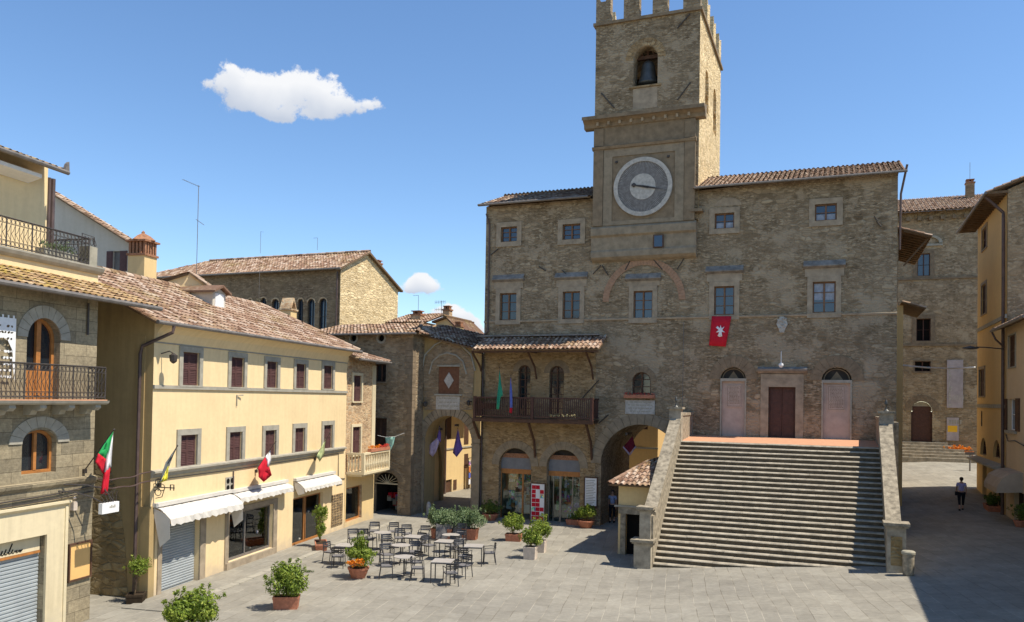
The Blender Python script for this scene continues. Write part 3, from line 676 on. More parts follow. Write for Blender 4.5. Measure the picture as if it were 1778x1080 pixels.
# stone coat of arms
x, z = P(1358, 563); mb = MB()
mb.prism([(x-.2, z+.18), (x-.26, z), (x-.14, z-.24), (x-.1, z-.4), (x+.1, z-.4), (x+.14, z-.24), (x+.26, z), (x+.2, z+.18), (x+.08, z+.36), (x-.08, z+.36)], -.1, .02)
rnd = random.Random(3)
for i in range(26): 
    xx = x+rnd.uniform(-.2, .2); zz = z+rnd.uniform(-.22, .3); r = rnd.uniform(.03, .06); mb.lathe([(.001, -r), (r, 0), (.001, r)], (xx, -.11, zz), 7)
mb.build('coat_of_arms', 'marble', T)
mb = MB()
for (ax, ay, bx, by) in ((853,443,866,432), (976,469,988,480), (1030,476,1044,461), (1046,461,1056,478), (1086,469,1096,450), (1134,450,1150,468), (1176,468,1188,449), (1518,376,1524,384), (1522,384,1530,394), (1010,693,1040,660), (1040,735,1057,720), (936,463,948,470)):
    a = P(ax, ay); b = P(bx, by); MB().tube([(a[0], -.05, a[1]), (b[0], -.05, b[1])], .028, 5).build('tie_bar', 'iron', T)
x, z = P(1197, 600); x2, z2 = P(1197, 740)
pipe(T, [(P(846, 372)[0], -.12, P(846, 372)[1]), (P(849, 376)[0], -.1, P(852, 384)[1]), (P(849, 500)[0], -.08, P(849, 390)[1]), (P(849, 500)[0], -.08, P(849, 576)[1]), (P(840, 582)[0], -.08, P(838, 584)[1])], .05)
pipe(T, [(W1+.35, -.4, ZR+.35), (W1+.12, -.1, ZR-.9), (W1+.1, .2, ZR-3.4)], .05)
mb = MB(); x, z = P(1212, 368); mb.box(x-.28, x+.28, -.5, 0, z-.07, z+.07); mb.build('stone_spout', 'dressd', T)
for cx_, cz_ in ((1264, 352), ):
    x, z = P(cx_, cz_); mb = MB(); mb.prism(arch(x-.65, x+.65, z-.15, z+.25, 10, .38), -.02, .01); mb.build('blocked_arch', 'dress', T)
# roofs
def slope(fr, pe, pr, w):   # rise of a roof plane seen between an eave point (plane -e) and a ridge point (plane w)
    return 0
def lean(par, x0, x1, ye, ze, yr, zr, tile='tile', seed=1, poly=None, tw=.23, co=.36, x1r=None, x0r=None):
    v = Vector((0, yr-ye, zr-ze)); L = v.length
    poly = poly or [(0, 0), (x1-x0, 0), ((x1r if x1r is not None else x1)-x0, L), ((x0r if x0r is not None else x0)-x0, L)]
    return roof(par, (x0, ye, ze), (1, 0, 0), v, poly, tile, tw, co, seed=seed)
ER = .55
zrR = P(1400, 305, -4.6)[1]
lean(T, -.25, 6.1, -ER, ZL-.02, 3.1, ZL+1.3, 'tileb', 2)
rl = lean(T, 11.4, W1+.3, -ER, ZR+.03, 3.1, ZR+1.45, 'tileb', 3)
lean(T, -.25, W1+.3, 6.8, ZL+.1, 3.1, ZR+1.45, 'tileb', 4, poly=[(0, 0), (W1+.5, 0), (W1+.5, 3.95), (0, 3.95)])
mb = MB(); mb.prismx([(0, ZR), (6.2, ZR), (3.1, ZR+1.35)], W1-.02, W1-.0); mb.prismx([(0, ZL), (6.2, ZL), (3.1, ZL+1.2)], .0, .02); mb.build('gable', 'pal', T)
gutter(T, (-.25, -ER-.05, ZL-.02), (6.0, -ER-.05, ZL-.02), .06); gutter(T, (11.45, -ER-.05, ZR+.01), (W1+.35, -ER-.05, ZR+.01), .06)
# balcony and its canopy
zd = P(930, 727, 1.25)[1]; zr_ = P(930, 690, 1.25)[1]; bx0, bx1, BY = .0, P(1029, 700, 1.25)[0], -1.25
B = MB(); 
for i in range(9):
    yy = BY+i*.14; B.box(bx0, bx1, yy, yy+.13, zd-.05, zd)
B.box(bx0-.05, bx1+.05, BY-.06, BY-.0, zd-.22, zd-.06)
for i in range(7):
    xx = bx0+.1+i*(bx1-bx0-.3)/6; B.box(xx, xx+.14, BY-.02, .0, zd-.19, zd-.052)
balc = B.build('balcony', 'wood', T)
R = MB(); R.box(bx0, bx1, BY-.02, BY+.06, zr_-.07, zr_); R.box(bx0, bx1, BY-.0, BY+.04, zd+.06, zd+.12)
for yy in (BY, ): 
    nb = 62
    for i in range(nb): xx = bx0+.08+i*(bx1-bx0-.2)/(nb-1); R.box(xx-.02, xx+.02, BY+.005, BY+.035, zd+.12, zr_-.07)
for xe in (bx0, bx1-.06):
    R.box(xe, xe+.06, BY+.06, 0, zr_-.07, zr_-.004); R.box(xe+.01, xe+.05, BY+.06, 0, zd+.06, zd+.12)
    for i in range(11): yy = BY+.1+i*.1; R.box(xe+.015, xe+.045, yy, yy+.035, zd+.12, zr_-.07)
for xx in (bx0, bx1-.12, (bx0+bx1)/2): R.box(xx-.01, xx+.13, BY-.03, BY+.09, zd-.1, zr_+.03)
R.build('railing', 'woodred', balc)
zc = P(930, 606, 1.55)[1]; zc0 = P(930, 585, 0)[1]
canopy = lean(T, P(820, 600, 1.55)[0], P(1040, 600, 1.55)[0], -1.6, zc, 0, max(zc0, zc+.45), 'tile', 5, tw=.25)
canopy.name = 'canopy_roof'
mb = MB(); mb.box(P(822, 600, 1.5)[0], P(1038, 600, 1.5)[0], -1.5, -1.38, zc-.16, zc-.08); mb.build('canopy_beam', 'wood', T)
mb = MB(); mb.box(P(835, 582)[0]-.1, P(1042, 582)[0], -.3, .0, max(zc0, zc+.45)+.03, max(zc0, zc+.45)+.1); mb.build('canopy_flashing', 'slate', T)
for px_ in (838, 932, 1030):
    x = P(px_, 640)[0]; mb = MB()
    mb.tube([(x, 0, zc-1.5), (x, -.35, zc-.85), (x, -1.42, zc-.12)], .055, 6); mb.tube([(x, -.05, zc-.1), (x, -1.45, zc-.1)], .05, 6); mb.build('canopy_strut', 'wood', T)
    mb = MB(); mb.tube([(x, 0, zd-2.1), (x, -.25, zd-1.2), (x, -1.15, zd-.2)], .075, 6); mb.build('balcony_strut', 'wood', T)
pipe(T, [(.0, -.1, zc-.2), (.0, -.1, 0)], .05)
# shopfronts in the two arches
for k, b in enumerate((shopL, shopR)):
    x0, x1, _, zt = b; r = (x1-x0)/2; zsp = zt-r; y = .3
    zf = P(950, 822)[1]; ztr = P(950, 802)[1]; zb = P(950, 810)[1]
    S = MB().box(x0+.01, x1-.01, y, y+.1, zf-.14+.0, zf+.12).build('shopfront', 'woodm', T)
    MB().box(x0+.01, x1-.01, y+.0, y+.08, zf+.125, ztr+.12).build('fascia', 'slatepl', S)
    m2 = MB(); m2.box(x0+.01, x1-.01, y-.02, y+.05, ztr+.122, ztr+.36)
    m2.build('red_sign', 'capbrick', S)
    m2 = MB(); m2.prism(arch(x0+.01, x1-.01, ztr+.37, zt-.01, rise=min(r, zt-ztr-.39)), y+.03, y+.06); m2.build('fanlight', 'dark', S)
    m2 = MB()
    for f_ in ((0, .05), (.66, .1), (.96, .04)) if k == 0 else ((0, .05), (.14, .05), (.33, .12), (.72, .06), (.96, .04)):
        xa = x0+f_[0]*(x1-x0); m2.box(xa+.01, xa+f_[1], y, y+.08, 0, zf-.142)
    m2.build('shop_frame', 'woodm' if k == 0 else 'dress', S)
    MB().box(x0+.02, x1-.02, y+.03, y+.04, .02, zf-.142).build('shop_glass', 'shopglass', S)
    m2 = MB(); m2.box(x0-.2, x1+.2, 2.3, 2.35, -.1, 3.6); m2.box(x0-.25, x0-.2, .35, 2.3, -.1, 3.6); m2.box(x1+.2, x1+.25, .35, 2.3, -.1, 3.6); m2.box(x0-.2, x1+.2, .35, 2.3, 3.6, 3.65); m2.build('shop_interior', 'inner', S)
    m2 = MB(); rnd = random.Random(8+k)
    for i in range(46):
        xx = rnd.uniform(x0, x1-.2); zz = rnd.uniform(.05, 2.3); yy = rnd.uniform(.6, 1.9); w_ = rnd.uniform(.12, .4); h_ = rnd.uniform(.12, .5)
        m2.box(xx, xx+w_, yy, yy+.1, zz, zz+h_, rnd.randrange(4))
    m2.build('shop_display', ['goods', 'goods2', 'whiteflag', 'woodm'], S)
for b in (shopL, shopR):
    r = (b[1]-b[0])/2; m2 = MB(); ring(m2, (b[0]+b[1])/2, b[3]-r, r+.01, r+.42, -.045, .0, 13, gap=.004); m2.build('arch_surround', 'clockst', T)
r = (bigA[1]-bigA[0])/2; m2 = MB(); ring(m2, (bigA[0]+bigA[1])/2, bigA[3]-r, r+.01, r+.55, -.05, .01, 19, gap=.004); m2.build('passage_arch', 'clockst', T)
m2 = MB(); m2.box(P(1186, 640)[0]-.012, P(1186, 640)[0]+.012, -.02, .0, 4.9, P(1186, 560)[1]); m2.build('conduit', 'gutter', T)
# passage: lit yellow wall seen at its far end is part of the lane house
# ---------------------------------------------------------------- bell tower
TW = thing('bell_tower', 'square crenellated clock and bell tower rising out of the town hall roof', 'tower', PAL, (0, 0, 0))
ta, tb = P(1034, 120, .12)[0], P(1215, 120, .12)[0]; TD = 7.7
zA = P(1116, 446, .5)[1]; zB = P(1116, 430, .45)[1]; zC = P(1116, 408, .4)[1]; zD = P(1116, 388, .4)[1]; zE = P(1116, 250, .35)[1]; zF = P(1116, 214, .35)[1]; zG = P(1116, 196, .9)[1]; zT = P(1116, 31, .12)[1]
fa, fb = P(1031, 320, .35)[0], P(1206, 320, .35)[0]
mb = MB()
mb.prismx([(.0, zA-.12), (-.25, zA-.02), (-.4, zA+.1), (-.4, zB-.1), (-.34, zB), (-.34, zC), (-.46, zC+.1), (-.46, zD-.12), (-.33, zD), (0, zD)], fa-.1, fb+.1)
mb.build('clock_base', 'clockst', TW)
MB().box(fb, tb-.002, -.125, .1, 15.6, zG+.3).build('shaft_corner', 'pal', TW)
mb = MB(); mb.box(fa, fb, -.33, .1, zD, zF); mb.build('clock_front', 'dressd', TW)
mb = MB(); pw = .5
mb.box(fa-.02, fa+pw, -.42, -.31, zD+.02, zE-.1); mb.box(fb-pw, fb+.02, -.42, -.31, zD+.02, zE-.1)
mb.prismx([(-.32, zE-.14), (-.47, zE-.1), (-.52, zE+.02), (-.45, zE+.06), (-.32, zE+.08)], fa-.08, fb+.08)
mb.box(fa-.02, fa+pw, -.40, -.31, zE+.1, zF-.05); mb.box(fb-pw, fb+.02, -.40, -.31, zE+.1, zF-.05)
mb.build('pilasters', 'dressd', TW)
# recessed clock frame
cxk, czk = P(1116, 324, .4); rk = P(1116, 273, .4)[1]-czk
fr_ = rk+.06
mb = MB(); e = .08
wall(mb, rect(fa+pw+.02, fb-pw-.02, zD+.02, zE-.12), [rect(cxk-fr_-.05, cxk+fr_+.05, czk-fr_-.1, czk+fr_+.12)], -.38, .05); mb.build('panel', 'clockst', TW)
mb = MB()
for (px_, py_) in ((1070, 281), (1160, 271)):
    x, z = P(px_, py_, .4); MB().lathe([(.001, -.07), (.07, -.05), (.07, .05), (.001, .07)], (x, -.36, z), 8).build('dial_hook', 'iron', TW)
CL = bpy.data.objects.new('clock_face', None)
mbk = MB()
def disc(mb, r0, r1, y0, y1, n=64):
    vs = []
    for r, y in ((r0, y0), (r1, y0), (r1, y1), (r0, y1)): vs += [(r*math.cos(2*pi*i/n), y, r*math.sin(2*pi*i/n)) for i in range(n)]
    mb.add(vs, [(k*n+i, k*n+(i+1) % n, ((k+1) % 4)*n+(i+1) % n, ((k+1) % 4)*n+i) for k in range(4) for i in range(n)])
disc(mbk, .02, rk*.87, -.02, .04); o = mbk.build('clock_face', 'dial', TW, loc=(cxk, -.40, czk))
C.objects.unlink(CL) if CL.name in C.objects else None; bpy.data.objects.remove(CL)
m2 = MB(); disc(m2, rk*.86, rk, -.07, .06); m2.build('marble_ring', 'marble', o)
m2 = MB(); disc(m2, .001, rk*.44, -.04, .02); m2.build('inner_disc', 'marble', o)
ha = math.atan2(czk-P(1162, 330, .4)[1], P(1162, 330, .4)[0]-cxk)
def hand(a0, L, tail, w0, blob):
    d = Vector((math.cos(a0), 0, math.sin(a0))); s = Vector((-math.sin(a0), 0, math.cos(a0))); m = MB()
    pts = [-d*tail+s*w0*.6, -d*tail-s*w0*.6, s*-w0, d*L*.5-s*w0*1.2, d*L*.6-s*w0*.35, d*L, d*L*.6+s*w0*.35, d*L*.5+s*w0*1.2, s*w0]
    m.add([(p.x, -.1, p.z) for p in pts]+[(p.x, -.075, p.z) for p in pts], [tuple(range(9)), tuple(range(17, 8, -1))]+[(i, i+9, (i+1) % 9+9, (i+1) % 9) for i in range(9)])
    if blob: c = -d*tail; m.lathe([(.001, -.12), (.11, -.05), (.13, 0), (.1, .06), (.001, .12)], (c.x, -.09, c.z), 8, sy=.25)
    return m
hand(-ha, rk*.82, rk*.1, .035, False).build('clock_hand', 'iron', o)
hand(-ha+.0, rk*.4, rk*.3, .05, True).build('clock_hand', 'iron', o)
m2 = MB(); m2.lathe([(.001, -.06), (.06, -.04), (.07, .04), (.001, .06)], (0, -.08, 0), 10); m2.build('hub', 'iron', o)
# little window under the dial
q = px_rect(PAL, 1136, 409, 1150, 428, .45); fo = MB().box(q[0]-.06, q[1]+.06, -.46, -.4, q[2]-.05, q[3]+.05).build('window', 'wood', TW); MB().box(q[0], q[1], -.47, -.462, q[2], q[3]).build('pane', 'glassblue', fo)
mb = MB()   # main cornice
prof = [(-.33, zF-.02), (-.42, zF+.02), (-.45, zF+.2), (-.62, zF+.3), (-.72, zF+.42), (-.86, zG-.02), (-.86, zG+.16), (-.0, zG+.34), (0, zF-.02)]
mb.prismx(prof, fa-.55, fb+.5)
mb.build('cornice', 'dressd', TW)
mb = MB(); nn_ = 9
for i in range(nn_): xx = fa+.15+i*(fb-fa-.5)/(nn_-1); MB().box(xx, xx+.12, -.58, -.34, zF+.06, zF+.24).build('corbel', 'dress', TW)
# shaft: front, right, left, back
bo = px_rect(PAL, 1100, 80, 1142, 148, .12)
mb = MB(); wall(mb, rect(ta, tb, zG+.2, zT), [arch(*bo)], -.12, .9); mb.build('shaft_front', 'pal', TW)
mb = MB()
mb.add([(0, 0, 0)]*0, [])
def rotwall(mb, x, y0, y1, z0, z1, hs, depth):    # wall in the plane x, holes in (y, z); reveals go to -x
    loops = [rect(y0, y1, z0, z1)]+hs
    tr = tessellate_polygon([[Vector((a, b, 0)) for a, b in L] for L in loops]); flat = [p for L in loops for p in L]
    mb.add([(x, a, b) for a, b in flat], [tuple(t) for t in tr])
    for h in hs:
        k = len(h); mb.add([(x, a, b) for a, b in h]+[(x-depth, a, b) for a, b in h], [(i, (i+1) % k, (i+1) % k+k, i+k) for i in range(k)])
        mb.face([(x-depth, a, b) for a, b in h])
sideh = [arch(1.75, 2.95, zG+.8, zT-2.2), arch(4.75, 5.95, zG+.6, zT-2.1)]
rotwall(mb, tb, -.12, TD, 15.5, zT, sideh, .45)
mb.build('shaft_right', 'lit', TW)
mb = MB(); mb.face([(ta, -.12, 15.5), (ta, TD, 15.5), (ta, TD, zT), (ta, -.12, zT)])
wall(mb, rect(ta, tb, 15.5, zT), [arch(bo[0]-2.15, bo[1]-1.2, bo[2]+.8, bo[3]+1.2)], TD, .02)
mb.face([(ta, .8, bo[2]), (tb, .8, bo[2]), (tb, TD, bo[2]), (ta, TD, bo[2])]); mb.face([(ta, -.12, zT-.02), (tb, -.12, zT-.02), (tb, TD, zT-.02), (ta, TD, zT-.02)])
mb.face([(ta, .78, bo[2]), (bo[0], .78, bo[2]), (bo[0], .78, zT), (ta, .78, zT)]); mb.face([(bo[1], .78, bo[2]), (tb, .78, bo[2]), (tb, .78, zT), (bo[1], .78, zT)])
mb.build('shaft_rear', 'pal', TW)
mb = MB(); ring(mb, (bo[0]+bo[1])/2, bo[3]-(bo[1]-bo[0])/2, (bo[1]-bo[0])/2+.02, (bo[1]-bo[0])/2+.42, -.15, -.1, 13); MB().box(bo[0]-.2, bo[1]+.2, -.2, -.1, bo[2]-.1, bo[2]-.01).build('belfry_sill', 'palbrick', TW); mb.build('belfry_surround', 'palbrick', TW)
mb = MB(); mb.box(bo[0]+.0, bo[1]-.0, -.13, -.1, zG+.5, bo[2]-.12); mb.build('blocked_opening', 'pinkish' if False else 'dress', TW)
mb = MB(); mb.box(ta-.12, tb+.12, -.26, -.1, zT-.09, zT+.06); mb.box(tb+.0, tb+.12, -.1, TD+.1, zT-.09, zT+.06); mb.box(ta-.12, ta, -.1, TD+.1, zT-.09, zT+.06); mb.build('parapet_moulding', 'dressd', TW)
def merlon(x0, x1, y0, y1, along):
    z0 = zT+.06; h = 1.65; m = MB(); 
    if along == 'x':
        xm = (x0+x1)/2; m.prism([(x0, z0), (x1, z0), (x1, z0+h), (xm+.12, z0+h-.5), (xm-.12, z0+h-.5), (x0, z0+h)], y0, y1)
    else:
        ym = (y0+y1)/2; m.prismx([(y0, z0), (y1, z0), (y1, z0+h), (ym+.12, z0+h-.5), (ym-.12, z0+h-.5), (y0, z0+h)], x0, x1)
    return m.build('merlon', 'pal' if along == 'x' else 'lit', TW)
for a, b in ((1035, 1060), (1083, 1110), (1133, 1159), (1186, 1216)): merlon(P(a, 20, .1)[0], P(b, 20, .1)[0], -.1, .35, 'x')
for y in (2.2, 4.5, 6.75): merlon(tb-.42, tb, y, y+.95, 'y'); merlon(ta, ta+.42, y, y+.95, 'y')
for x in (ta+1.6, ta+3.2): merlon(x, x+.9, TD-.4, TD, 'x')
mb = MB()
for (ax, ay, bx, by) in ((1176,49,1198,24), (1176,174,1199,143), (1044,162,1066,187)):
    a = P(ax, ay, .16); b = P(bx, by, .16); MB().tube([(a[0], -.17, a[1]), (b[0], -.17, b[1])], .035, 5).build('tie_bar', 'iron', TW)
# bell hangs in the belfry
bxm = (bo[0]+bo[1])/2; bz = bo[2]+1.0
BE = thing('bell', 'dark bronze bell hanging from its beam in the tower opening', 'bell', PAL, (bxm+.0, -.55, bz))
mb = MB(); mb.lathe([(.56, -.72), (.54, -.66), (.41, -.3), (.34, .25), (.25, .42), (.05, .5), (.04, .6)], (0, 0, 0), 20); mb.build('bell_body', 'bronze', BE, smooth=True)
mb = MB(); mb.box(-.75, .75, -.1, .1, .6, .78); mb.box(-.75, .75, -.06, .06, 1.0, 1.12)
for i in range(5): mb.box(-.66+i*.3, -.58+i*.3, -.05, .05, .78, 1.0)
mb.build('headstock', 'wood', BE)
mb = MB(); mb.tube([(0, 0, .3), (.02, 0, -.55)], .03, 6); mb.lathe([(.001, -.08), (.08, 0), (.001, .08)], (.02, 0, -.58), 8); mb.build('clapper', 'iron', BE)
# ---------------------------------------------------------------- great steps
ST = thing('stone_staircase', 'broad flight of worn stone steps between sloping parapets leading up to the town hall door', 'steps', PAL)
SU0, SU1, SW0, SW1 = 11.45, 19.75, 3.2, 9.2; NST = 25; LZF = 4.70
mb = MB(); rnd = random.Random(5)
for i in range(NST):
    z1 = LZF*(i+1)/NST; w0 = SW1-(SW1-SW0)*i/NST; wn = SW1-(SW1-SW0)*(i+1)/NST
    if i == NST-1: wn = SW0
    # the tread with a rounded nosing, laid in slabs of uneven length
    u = SU0
    while u < SU1-.01:
        L = rnd.uniform(.9, 1.9); u2 = min(SU1, u+L); u2 = SU1 if SU1-u2 < .5 else u2; d = rnd.uniform(-.006, .006); e = rnd.uniform(-.008, .008)
        zt = z1+d; w_ = w0+e
        mb.prismx([(-w_-.035, zt-.055), (-w_-.03, zt-.035), (-w_-.005, zt-.01), (-w_+.03, zt), (-wn+.05, zt), (-wn+.05, zt-.055)], u+.003, u2-.003)
        u = u2
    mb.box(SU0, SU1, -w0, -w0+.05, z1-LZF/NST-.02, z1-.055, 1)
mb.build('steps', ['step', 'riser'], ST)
mb = MB(); mb.prismx([(-SW0+.03, LZF-.15), (0, LZF-.15), (0, LAND+.01), (-SW0+.03, LZF+.005)], SU0, SU1+.02); mb.build('landing', 'terrace', ST)
def parapet(u0, u1, name='parapet'):
    mb = MB(); pts = [(-9.3, -.3), (0, -.3), (0, 5.85), (-3.2, 5.85), (-9.0, 2.02), (-9.3, 2.02)]
    mb.prismx(pts, u0, u1); return mb.build(name, 'parapet', ST)
parapet(SU0-.42, SU0-.0); parapet(SU1, SU1+.42)
for u0, u1 in ((SU0-.47, SU0+.04), (SU1-.04, SU1+.47)):
    mb = MB(); mb.prismx([(0, 5.853), (-3.22, 5.853), (-9.0, 2.023), (-9.0, 2.15), (-3.2, 5.98), (0, 5.98)], u0, u1); mb.build('coping', 'parapet', ST)
# end piers
def pier(ua, ub, wa, wb, z0, z1, zc, label):
    mb = MB(); mb.box(ua, ub, -wb, -wa, z0-.4, z1); o = mb.build('pier', 'step', ST)
    MB().box(ua-.07, ub+.07, -wb-.07, -wa+.03, z1, z1+.07).box(ua-.12, ub+.12, -wb-.12, -wa+.03, z1+.07, z1+.17).build('pier_cap', 'parapet', o); return o
pier(SU0-.68, SU0-.02, 9.0, 9.62, 0, .95, 0, ''); pier(SU0-.52, SU0-.08, 8.95, 9.4, 1.12, 2.2, 0, '')
o = pier(SU1-.04, SU1+.56, 9.05, 9.65, .6, 2.25, 0, '')
mb = MB(); mb.box(SU1+.08, SU1+.44, -9.672, -9.648, .95, 1.95); mb.build('rubble_panel', 'rough', o)
for uu in (SU0-.5, SU1-.0):
    mb = MB(); mb.box(uu-.02, uu+.52, -3.6, -3.05, 4.3, 6.15); o = mb.build('pier', 'step', ST)
    m2 = MB(); m2.box(uu-.1, uu+.6, -3.7, -2.95, 6.15, 6.25); m2.build('pier_cap', 'parapet', o)
    m2 = MB(); m2.lathe([(.12, 0), (.04, .08), (.03, .2), (.07, .3), (.05, .4), (.005, .5)], (uu+.25, -3.32, 6.25), 10); m2.build('finial', 'bronze', o)
# closing walls of the landing and stair body
mb = MB(); mb.box(SU1+.42, W1-.01, -1.6, 0, -.3, LAND+.9); mb.build('landing_side', 'parapet', ST)

# ---------------------------------------------------------------- small lodge beside the steps
HU0, HU1 = 9.5, SU0-.43; HW1 = 7.1
LO = thing('stair_lodge', 'small ochre lodge with a red tiled roof tucked against the left side of the steps', 'lodge', PAL)
dq = px_rect(PAL, 1086, 893, 1113, 962, HW1); 
mb = MB(); dh = rect(dq[0], min(dq[1], HU1-.1), -.1, dq[3]); wall(mb, rect(HU0, HU1, -.3, 2.95), [dh], -HW1, .25)
mb.face([(HU0, -HW1, -.3), (HU0, -1.2, -.3), (HU0, -1.2, 2.95), (HU0, -HW1, 2.95)]); mb.face([(HU0, -1.2, -.3), (HU1, -1.2, -.3), (HU1, -1.2, 2.95), (HU0, -1.2, 2.95)])
mb.face([(HU0, -HW1, 2.95), (HU1, -HW1, 2.95), (HU1, -1.2, 2.95), (HU0, -1.2, 2.95)])
mb.build('wall', 'yel2', LO)
mb = MB(); mb.box(dh[0][0]-.22, dh[0][0], -HW1-.04, -HW1+.02, 0, dq[3]+.0); mb.box(dh[0][0]-.3, HU1-.02, -HW1-.06, -HW1+.02, dq[3]+.002, dq[3]+.28); mb.build('door_surround', 'parapet', LO)
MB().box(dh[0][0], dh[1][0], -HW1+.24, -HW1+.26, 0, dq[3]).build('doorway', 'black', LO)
mb = MB(); mb.box(HU0-.15, HU1-.02, -HW1-.12, -HW1-.0, dq[3]+.29, dq[3]+.36); mb.build('ledge', 'serena', LO)
ze = 2.98; v1 = Vector((0, 2.6, .8)); L1 = v1.length
roof(LO, (HU0-.35, -HW1-.4, ze), (1, 0, 0), v1, [(0, 0), (HU1-HU0+.35, 0), (HU1-HU0+.35, L1), (1.1, L1)], 'tile', .23, .36, seed=11)
v2 = Vector((1.1, 0, .8)); L2 = v2.length
roof(LO, (HU0-.35, -HW1-.4, ze), (0, 1, 0), v2, [(0, 0), (5.9, 0), (5.9, L2), (2.6, L2)], 'tile', .23, .36, seed=12)
roof(LO, (HU0-.35+1.1, -HW1-.4+2.6, ze+.8), (1, 0, 0), (0, 3.3, .02), [(0, 0), (HU1-HU0-.75, 0), (HU1-HU0-.75, 3.3), (0, 3.3)], 'tile', .23, .36, seed=13)
ridge(LO, (HU0-.35, -HW1-.4, ze+.04), (HU0-.35+1.1, -HW1-.4+2.6, ze+.84), 'tile', .1)
def turn(o, a, loc=(0, 0, 0)): o.rotation_euler.z = a; o.location = loc; return o
# ---------------------------------------------------------------- yellow row house
Y = YEL.p; YL = 14.45
YH = thing('yellow_house', 'long pale yellow plastered house with maroon shutters and shops below, left side of the square', 'house', YEL)
EZ = 8.72
top_s = [px_rect(YEL, *b) for b in ((316,612,345,669), (400,621,423,672), (462,628,481,673), (513,632,530,674), (561,635,577,675))]
low_s = [px_rect(YEL, *b) for b in ((312,755,341,811), (397,750,419,802), (459,747,478,793), (511,743,528,786), (561,738,576,779))]
o1 = px_rect(YEL, 280, 903, 346, 1010); o2 = px_rect(YEL, 396, 888, 473, 985); o3 = px_rect(YEL, 508, 858, 560, 955)
sz = .0
oh = [rect(o1[0], o1[1], -.1, Y(313, 905)[1]), rect(o2[0], o2[1], .28, Y(434, 884)[1]), rect(o3[0], o3[1], -.1, Y(534, 860)[1])]
mb = MB(); wall(mb, rect(0, YL, -.5, EZ+.1), [rect(b[0], b[1], b[2], b[3]) for b in top_s+low_s]+oh, 0, .3)
mb.face([(YL, 0, -.5), (YL, 8, -.5), (YL, 8, EZ), (YL, 0, EZ)]); mb.face([(0, 8, -.5), (YL, 8, -.5), (YL, 8, EZ), (0, 8, EZ)])
mb.build('wall', 'yel', YH)
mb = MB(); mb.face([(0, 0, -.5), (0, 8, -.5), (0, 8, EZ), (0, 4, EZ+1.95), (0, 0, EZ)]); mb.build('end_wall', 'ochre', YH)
mb = MB(); mb.prismx([(.68, -.4), (2.9, -.4), (2.9, 4.0), (2.5, 5.0), (2.0, 4.5), (1.5, 4.1), (1.1, 3.0), (.85, 1.6)], -.012, .01); mb.build('bare_masonry', 'rough', YH)
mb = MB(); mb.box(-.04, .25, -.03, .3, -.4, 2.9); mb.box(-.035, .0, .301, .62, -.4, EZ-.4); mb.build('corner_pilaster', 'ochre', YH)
for b in top_s+low_s: shutters(YH, b, .2 if b in low_s else .19, 'serena', 'shut')
zs1 = Y(430, 676)[1]; zt1 = Y(330, 603)[1]; zl = Y(430, 800)[1]
mb = MB(); mb.box(0, YL, -.06, .01, zs1-.06, zs1+.06); mb.build('string_course', 'serena', YH)
mb = MB(); mb.box(0, YL, -.025, .01, top_s[0][3]+.2, top_s[0][3]+.25); mb.build('head_moulding', 'serena', YH)
mb = MB(); mb.prismx([(.01, zl-.16), (-.05, zl-.14), (-.07, zl-.04), (-.16, zl), (-.16, zl+.06), (.01, zl+.1)], .0, YL-.2); mb.build('ledge', 'serena', YH)
mb = MB(); mb.prismx([(.0, EZ-.65), (-.12, EZ-.3), (-.34, EZ-.05), (.0, EZ-.03)], 0, YL); mb.build('eave_cove', 'yel', YH)
# roof with a hip at the far end
RZ = 10.83; v = Vector((0, 4.5, RZ-(EZ-.02))); Lr = v.length
roof(YH, (-.55, -.5, EZ-.02), (1, 0, 0), v, [(0, 0), (YL+.9, 0), (15.0-1.2, Lr), (0, Lr)], 'tiley' if False else 'tile', .23, .34, seed=21)
v2 = Vector((-1.7, 0, RZ-EZ+.02)); L2 = v2.length
roof(YH, (YL+.35, -.5, EZ-.02), (0, 1, 0), Vector((-1.55, 0, RZ-EZ+.02)), [(0, 0), (9, 0), (4.5, Vector((-1.55, 0, RZ-EZ)).length)], 'tile', .23, .34, seed=22)
roof(YH, (-.55, 8.5, EZ), (1, 0, 0), Vector((0, -4.5, RZ-EZ)), [(0, 0), (YL+.9, 0), (13.8, Lr), (0, Lr)], 'tile', .23, .34, seed=23, tiles=False)
ridge(YH, (-.55, 4.0, RZ+.04), (13.3, 4.0, RZ+.04)); ridge(YH, (YL+.35, -.5, EZ+.04), (13.3, 4.0, RZ+.04), seed=6)
gutter(YH, (-.6, -.56, EZ-.03), (YL+.45, -.56, EZ-.03), .065)
pipe(YH, [(.2, -.56, EZ-.08), (.15, -.55, EZ-.3), (-.1, .35, EZ-.75), (-.1, .42, EZ-1.0), (-.1, .42, .1)], .055)
